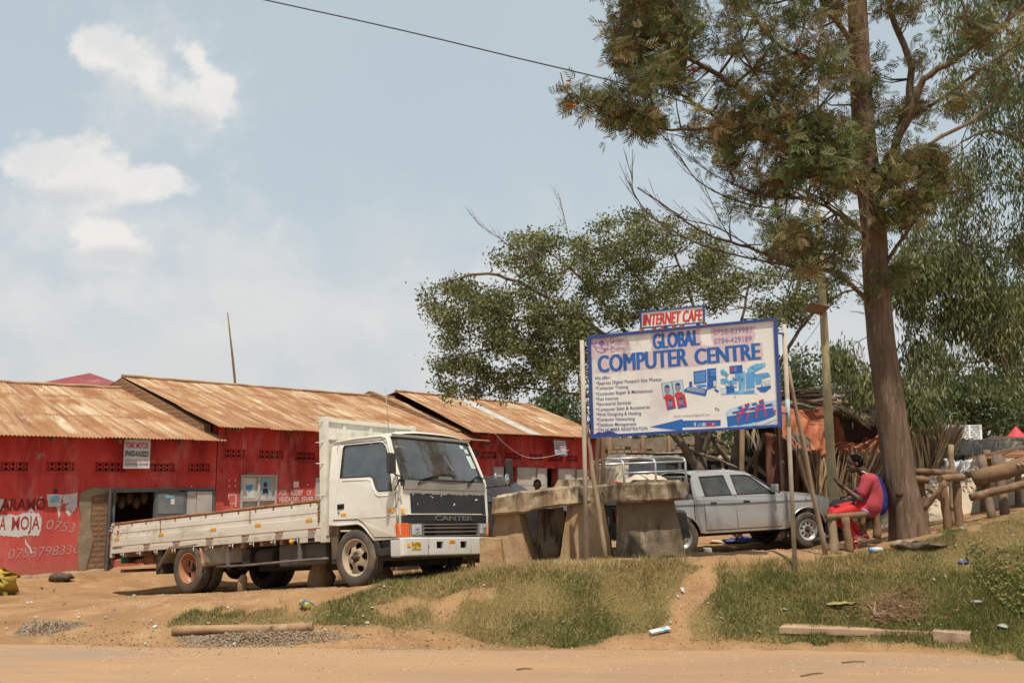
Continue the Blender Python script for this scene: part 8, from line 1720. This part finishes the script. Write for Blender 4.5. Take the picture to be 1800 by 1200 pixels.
crumple('snack_packet', 'blue and yellow crumpled snack packet in the grass left of the path', 'packet', 537, 1070, .085, mat('packet_print', (.05, .10, .14), (.45, .33, .06), 14, .4, contrast=(.45, .55)), (1.3, .8, .8))
crumple('cloth_heap', 'dark muddy cloth heap on the grass beside the big trunk', 'cloth', 1622, 962, .20, mat('muddy_cloth', (.07, .05, .035), (.15, .10, .065), 9, .95, bump=.6), (1.6, 1, .2)); crumple('cloth_heap', 'long crumpled tan cloth lying at the root of the big tree', 'cloth', 1600, 962, .15, M_pole, (1.6, .8, .35))
crumple('clothes_pile', 'dark blue clothes dropped on the dirt under the pickup', 'clothes', 1305, 953, .22, M_inkd, (2.0, .7, .25)); crumple('clothes_pile', 'cream cloth lying on the dirt under the pickup', 'clothes', 1262, 955, .12, M_cream, (1.5, .8, .45))
crumple('dry_leaves', 'yellowing broken banana leaf lying on the bank below the billboard', 'leaf', 1485, 1063, .11, mat('old_leaf', (.30, .27, .08), (.20, .15, .06), 8, .7), (1.8, .8, .22)); crumple('rag', 'scrap of dark rag in the grass near the right edge', 'rag', 1697, 990, .05, M_inkd, (1.3, 1, .3))
for (u, v, s, lab) in ((1715, 1060, .08, 'clear plastic bag lying in the green weeds, the left one of two'), (1765, 1105, .09, 'clear plastic bag lying in the green weeds, the right one of two'), (1490, 1000, .04, 'white scrap of plastic at the top of the bank right of the seated men')): crumple('plastic_bag', lab, 'plastic bag', u, v, s * .75, plain('clear_plastic', (.30, .31, .26), .3), (1.2, 1, .35))
g = Gp(1160, 1112); root = thing('packet', 'flat white packet lying at the foot of the dirt path', 'packet', g); mb = MB(); M_ = Matrix.Translation(g + Vector((0, 0, .03))) @ Matrix.Rotation(.45, 4, 'Z') @ Matrix.Rotation(-.12, 4, 'Y') @ Matrix.Rotation(.3, 4, 'X'); mb.box(-.14, .14, -.035, .035, -.015, .015, 0, M_); mb.box(.03, .10, -.036, .036, -.0155, .0158, 1, M_); mb.build('wrapper', [M_paperw, M_inkc], root, bevel=.004)
g = Gp(1540, 972); root = thing('plastic_bottle', 'white plastic bottle with a blue cap lying below the bench', 'bottle', g); mb = MB(); a = g + Vector((-.06, 0, .04)); mb.tube([a, a + Vector((.13, .01, .004)), a + Vector((.15, .012, .004))], [.035, .035, .026], 14); mb.build('bottle', plain('milky_plastic', (.50, .53, .54), .3), root); mb = MB(); mb.tube([a - Vector((.035, .0, 0)), a], [.028, .034], 14); mb.build('cap', plain('cap_blue', (.08, .28, .55), .4), root)
g = P(1243, 950, 19.6); g.z = H(g.x, g.y); root = thing('white_block', 'small square white block on the dirt beneath the pickup', 'block', g); mb = MB(); mb.box(g.x - .075, g.x + .075, g.y - .07, g.y + .07, g.z, g.z + .17); mb.build('block', M_paperw, root, bevel=.01)
br = thing('brushwood', 'heap of dry twigs and dead leaves on the bank above the concrete slab', 'brushwood', Gp(1560, 1085)); mb = MB(); rnd = random.Random(4)
for k in range(700):
    g = Gp(rnd.gauss(1572, 26), min(1100, max(1045, rnd.gauss(1076, 13)))) if k % 7 == 0 else g; d = Vector((rnd.gauss(0, 1), rnd.gauss(0, .6), abs(rnd.gauss(0, .55)))).normalized() * rnd.uniform(.05, .2); c = g + Vector((rnd.gauss(0, .08), rnd.gauss(0, .05), rnd.uniform(0, .07))); mb.tube([c, c + d], [.0035, .002], 3, cap=False)
mb.build('twigs', mat('dry_twig', (.22, .12, .06), (.34, .22, .12), 12, .9), br, recalc=False)
mb = MB()
for (u0, v0, u1, v1) in ((1530, 1095, 1575, 1080), (1525, 1070, 1550, 1100), (1540, 1058, 1537, 1095)): mb.tube([Gp(u0, v0) + Vector((0, 0, .05)), Gp(u1, v1) + Vector((0, 0, .09))], .012, 5)
mb.build('stick', M_pole, br)
for (u0, v0, u1, v1, lab) in ((1480, 1166, 1520, 1164, 'dark twig lying on the road at the right'), (1408, 1190, 1446, 1184, 'thin straight twig on the road near the bottom edge'), (908, 1178, 936, 1177, 'dark flat twig on the road below the bank')):
    a, b = Gp(u0, v0), Gp(u1, v1); root = thing('twig', lab, 'twig', a); mb = MB(); mb.tube([a + Vector((0, 0, .012)), a.lerp(b, .5) + Vector((0, .01, .02)), b + Vector((0, 0, .012))], [.008, .009, .005], 5); mb.build('stick', M_wood, root)
# ================================================================ people and their bench
bt = thing('log_bench', 'low rough log bench under the two seated men', 'bench', P(1500, 970, 14.3))
logs(bt, [((1452, 909, 14.1), (1522, 903, 14.15), .045, M_log, 'seat_log'), ((1456, 905, 14.25), (1550, 896, 14.9), .05, M_logd, 'seat_log'), ((1463, 910, 14.15), (1467, 975, 14.1), .062, M_pole, 'leg'), ((1486, 909, 14.05), (1494, 972, 14.0), .056, M_log, 'leg'), ((1540, 899, 14.85), (1542, 945, 14.85), .062, M_log, 'leg'), ((1516, 903, 14.9), (1518, 940, 14.9), .05, M_log, 'leg')])
M_skin = mat('dark_skin', (.075, .036, .022), (.055, .026, .016), 6, .5, spec=.4); M_hair = plain('black_hair', (.008, .007, .007), 1.0, 0, .0)
def person(label, base):
    return thing('person', label, 'person', base)
def body_mesh(root, name, m, chains, vox=.009, smooth=3, mats=None):
    mb = MB()
    for pts, rad in chains:
        pts = [Vector(p) for p in pts]
        if len(pts) == 1: mb.ball(pts[0], rad if not isinstance(rad, tuple) else rad[0], 10, (1, 1, 1) if not isinstance(rad, tuple) else rad[1]); continue
        c = crspline(pts, 5); n = len(c); rr_ = []
        for i in range(n):
            f = i / 5; k = min(int(f), len(rad) - 2); rr_.append(rad[k] + (rad[k + 1] - rad[k]) * (f - k))
        mb.tube(c, rr_, 14); mb.ball(c[0], rr_[0] * .99, 8); mb.ball(c[-1], rr_[-1] * .99, 8)
    o = mb.build(name, m, root); mod_remesh(o, vox, smooth); return o
def hand(chains, wrist, palm, d_f, side, k=1.0):
    """palm from wrist to palm end, five fingers curling along d_f"""
    w, p = Vector(wrist), Vector(palm); dv = (p - w).normalized(); s = Vector(side).normalized(); chains.append(([w, w.lerp(p, .6), p], [.024 * k, .030 * k, .028 * k]))
    f = Vector(d_f).normalized()
    for i, ln in enumerate((.068, .078, .072, .058)):
        a = p + s * (i - 1.5) * .018; chains.append(([a - dv * .01, a + dv * ln * .45, a + dv * ln * .7 + f * ln * .4, a + dv * ln * .6 + f * ln * .8], [.0105 * k, .0095 * k, .0085 * k, .0075 * k]))
    a = w.lerp(p, .45) - s * .03; chains.append(([a, a - s * .02 + dv * .035, a - s * .008 + dv * .06 + f * .02], [.012 * k, .011 * k, .009 * k]))
def seated(label, Y, q, shirt, trouser, shoe, collar=None, phone=False, head_hide=False, sole=None):
    """q: joints in picture pixels"""
    g = lambda n, dy=0.0: P(*q[n], Y + dy); root = person(label, P(q['hip'][0], q['ground'], Y)); B = []
    hd = g('head'); f = Vector((-.86, -.12, -.30)).normalized(); up = Vector((-.28, 0, .95)).normalized()
    Mh = Matrix.Rotation(R(-18), 4, 'Y')
    # head with face, neck, arms with hands
    ch = [([hd + up * .045, ], (.092, (1.06, .82, .98))), ([hd + f * .045 - up * .035], (.070, (.95, .85, 1.05))), ([hd - f * .035 + up * .02], (.085, (1, .86, .95))), ([hd + f * .065 - up * .075], (.040, (1, .9, .75))),
          ([hd + f * .105 - up * .005, hd + f * .128 - up * .035], [.010, .017]), ([hd + f * .112 - up * .062], (.017, (.8, 1.5, .7))), ([hd + f * .100 + up * .022], (.020, (.7, 2.4, .6))), ([hd - f * .01 + Vector((0, -.082, -.005))], (.026, (.7, .35, 1.1))), ([hd - f * .01 + Vector((0, .082, -.005))], (.026, (.7, .35, 1.1))),
          ([hd - f * .03 - up * .05, g('neck')], [.058, .062])]
    for dy, sfx in ((-.17, 'n'), (.17, 'f')):
        sh, el, wr, pa = P(*q['sh'], Y + dy), P(*q['el' + sfx], Y + dy * 1.25), P(*q['wr' + sfx], Y + dy * .6), P(*q['pa' + sfx], Y + dy * .45)
        ch += [([sh, sh.lerp(el, .5), el], [.055, .052, .042]), ([el, el.lerp(wr, .3), wr], [.043, .042, .026])]; hand(ch, wr, pa, (0, .25, .7), (0, 1, .15))
    for dy, sfx in ((-.10, 'n'), (.10, 'f')):
        an = P(*q['an' + sfx], Y + dy); kn = P(*q['kn' + sfx], Y + dy); ch += [([kn.lerp(an, .6), an, an + Vector((0, 0, -.03))], [.042, .036, .036])]
    bdy = body_mesh(root, 'body', M_skin, ch, .0075, 2)
    hm = MB(); hm.ball(hd + up * .052 - f * .012, .096, 12, (1.0, .84, .90)); hm.ball(hd - f * .045 + up * .0, .083, 10, (.9, .95, 1.0)); hmo = hm.build('hair', M_hair, root); mod_remesh(hmo, .009, 2)
    ey = MB()
    for s in (-1, 1): ey.ball(hd + f * .080 + up * .006 + Vector((0, s * .030, 0)), .008, 6)
    ey.build('eyes', plain('eye_' + label[:3], (.10, .08, .07)), root)
    # shirt: torso and sleeves
    hp, nk, shp = g('hip'), g('neck'), g('sh'); mid = g('mid')
    ch = [([hp + Vector((0, -.07, .02)), mid + Vector((0, -.06, 0)), shp + Vector((.02, -.09, 0))], [.162, .14, .115]), ([hp + Vector((0, .07, .02)), mid + Vector((0, .06, 0)), shp + Vector((.02, .09, 0))], [.155, .14, .115]), ([shp + Vector((.01, 0, .01)), nk + Vector((.01, 0, -.03))], [.115, .062])]
    for dy, sfx in ((-.18, 'n'), (.18, 'f')): sh, el = P(*q['sh'], Y + dy), P(*q['el' + sfx], Y + dy * 1.2); ch += [([sh + Vector((0, -dy * .25, .02)), sh, sh.lerp(el, .62)], [.082, .084, .074])]
    so_ = body_mesh(root, 'shirt', shirt, ch, .011, 4)
    if collar: cm = MB(); cm.tube([nk + Vector((.0 + .062 * math.cos(a), .066 * math.sin(a), .012 - .03 * -math.cos(a) * -1)) for a in np.linspace(0, 6.283, 20)], .010, 6); cm.build('collar', collar, so_)
    # trousers
    ch = [([hp + Vector((-.02, -.06, -.01)), hp + Vector((-.02, .06, -.01))], [.125, .125])]
    for dy, sfx in ((-.10, 'n'), (.10, 'f')):
        h0 = P(q['hip'][0], q['hip'][1] + 2, Y + dy * .9); kn = P(*q['kn' + sfx], Y + dy * 1.1); an = P(*q['an' + sfx], Y + dy); ch += [([h0, h0.lerp(kn, .5) + Vector((0, 0, .02)), kn], [.115, .098, .078]), ([kn, kn.lerp(an, .35), kn.lerp(an, .86)], [.078, .075, .056])]
    body_mesh(root, 'trousers', trouser, ch, .011, 4)
    for dy, sfx in ((-.10, 'n'), (.10, 'f')):
        an = P(*q['an' + sfx], Y + dy); to = P(*q['to' + sfx], Y + dy); d = (to - an); heel = an - d.normalized() * .05 + Vector((0, 0, -.045))
        s = body_mesh(root, 'shoe', shoe, [([an + Vector((0, 0, -.03)), heel.lerp(to, .45) + Vector((0, 0, .01)), to], [.046, .046, .036]), ([heel, heel.lerp(to, .5)], [.040, .042])], .008, 2)
        sm_ = MB(); sd = Vector((0, 0, -1)) + d.normalized() * .3; sm_.tube([heel + sd * .035, heel.lerp(to, .5) + sd * .038, to + sd * .03], [.032, .036, .030], 10, squash=.45); sm_.build('sole', sole or M_blkp, s)
        if sole: st_ = MB(); c = heel.lerp(to, .62) + Vector((0, -.045, 0)); st_.tube([c + Vector((-.03, 0, -.01)), c + Vector((.0, -.004, .012)), c + Vector((.03, 0, .0))], .007, 5); st_.build('stripe', M_paperw, s)
    return root
RQ = dict(head=(1502, 816), neck=(1518, 832), sh=(1524, 845), mid=(1532, 868), hip=(1527, 891), eln=(1510, 877), wrn=(1484, 856), pan=(1475, 850), elf=(1512, 876), wrf=(1486, 858), paf=(1477, 853), knn=(1467, 904), ann=(1503, 936), ton=(1488, 948), knf=(1464, 898), anf=(1514, 930), tof=(1516, 948), ground=962)
RQ['ann'] = (1500, 941); RQ['ton'] = (1505, 958); RQ['anf'] = (1512, 934); RQ['tof'] = (1524, 944)
pr = seated('seated man in a red short-sleeved shirt and red trousers bent over a phone', 14.35, RQ, mat('faded_red_shirt', (.40, .05, .07), (.29, .04, .05), 6, .85, bump=1.0, bscale=5), mat('bright_red_trousers', (.55, .012, .014), (.38, .010, .012), 7, .6, bump=1.0, bscale=6), mat('red_shoe', (.40, .02, .025), (.3, .02, .02), 8, .6), collar=M_paperw, sole=M_paperw)
tr = MB(); h0 = P(1512, 883, 14.18); tr.tube([P(1503, 882, 14.2), P(1507, 892, 14.17), P(1508, 902, 14.16)], .006, 5); tr.build('trouser_stripe', M_paperw, pr); tr = MB(); tr.beam(P(1497, 886, 14.2), P(1503, 879, 14.2), .03, .02); tr.build('waist_cord', M_blkp, pr)
ub = MB(); ub.tube([P(1508, 889, 14.2), P(1520, 898, 14.16), P(1530, 903, 14.2)], [.02, .035, .02], 8); ub.build('undershirt', plain('pale_blue_vest', (.16, .25, .38)), pr)
ph = thing('mobile_phone', 'small mobile phone held up in the hands of the man in red', 'phone', P(1470, 848, 14.3)); mb = MB(); M_ = Matrix.Translation(P(1471, 847, 14.3)) @ Matrix.Rotation(R(-35), 4, 'Y'); mb.box(-.008, .008, -.035, .035, -.07, .07, 0, M_); mb.build('case', M_blkp, ph, bevel=.004)
BQ = dict(head=(1504, 814), neck=(1522, 832), sh=(1530, 846), mid=(1540, 870), hip=(1538, 890), eln=(1506, 862), wrn=(1490, 868), pan=(1482, 872), elf=(1512, 872), wrf=(1492, 876), paf=(1484, 878), knn=(1466, 890), ann=(1455, 940), ton=(1432, 952), knf=(1470, 886), anf=(1478, 940), tof=(1456, 948), ground=955)
pb = seated('seated man in a dark blue shirt and black trousers behind the man in red', 15.0, BQ, mat('royal_blue_shirt', (.018, .028, .20), (.012, .020, .14), 5, .8), mat('black_trousers', (.012, .013, .018), (.02, .02, .024), 5, .85), mat('black_shoe', (.03, .03, .032), (.05, .045, .04), 8, .6))
# man behind the table
def bystander():
    b = P(944, 900, 23.5); root = person('bystander in a dark shirt whose head shows above the concrete table', Vector((b.x, b.y, H(b.x, b.y)))); hd = P(944.5, 853, 23.5); ch = [([hd + Vector((0, 0, .02))], (.10, (.86, .95, 1.15))), ([hd + Vector((0, -.075, -.05))], (.05, (1, .8, 1))), ([hd + Vector((0, -.10, -.015))], (.016, (1, 1, 1.4))), ([hd - Vector((0, 0, .08)), hd - Vector((0, 0, .2))], [.055, .06])]
    for s in (-1, 1): ch += [([hd + Vector((s * .095, .01, 0))], (.022, (.4, .8, 1.2)))]; sh = hd + Vector((s * .19, 0, -.27)); el = sh + Vector((s * .05, 0, -.28)); wr = el + Vector((0, -.08, -.25)); ch += [([sh, el], [.05, .042]), ([el, wr], [.042, .027])]; hand(ch, wr, wr + Vector((0, -.02, -.09)), (0, -1, 0), (1, 0, 0))
    body_mesh(root, 'body', M_skin, ch, .010, 2)
    hip = hd + Vector((0, 0, -.80)); ch = [([hd + Vector((-.09, 0, -.30)), hip + Vector((-.07, 0, 0))], [.11, .13]), ([hd + Vector((.09, 0, -.30)), hip + Vector((.07, 0, 0))], [.11, .13])] + [([hd + Vector((s * .12, 0, -.24)), hd + Vector((s * .20, 0, -.30)), hd + Vector((s * .23, 0, -.44))], [.08, .08, .07]) for s in (-1, 1)]
    body_mesh(root, 'shirt', mat('dark_shirt', (.05, .03, .035), (.03, .02, .025), 5, .8), ch, .013, 3); gz = H(b.x, b.y)
    ch = [([hip + Vector((s * .08, 0, .02)), Vector((hip.x + s * .09, hip.y, (hip.z + gz) / 2)), Vector((hip.x + s * .1, hip.y, gz + .05))], [.12, .08, .06]) for s in (-1, 1)]; body_mesh(root, 'trousers', M_inkd, ch, .014, 3)
    hm = MB(); hm.ball(hd + Vector((0, .015, .045)), .103, 10, (.88, .95, 1)); hm.build('hair', M_hair, root)
bystander()

GR = {'long_shop_building': 'row of red shop buildings', 'wooden_prop': 'wooden props leaning on the billboard', 'thin_pole': 'pair of dark poles behind the left billboard post', 'twig': 'twigs on the road', 'plastic_bag': 'plastic bags on the grass', 'stone': 'stones under the truck',
      'hanging_sign': 'small signs on the red buildings', 'dark_car': 'cars behind the concrete table', 'cloth_bundle': 'bundles in the pickup bed', 'clothes_pile': 'cloth under the pickup', 'cloth_heap': 'cloth heaps by the big tree', 'wire': 'overhead wires'}
for o in list(bpy.data.objects):
    if o.parent is None and o.name.split('.')[0] in GR and 'category' in o.keys(): o['group'] = GR[o.name.split('.')[0]]
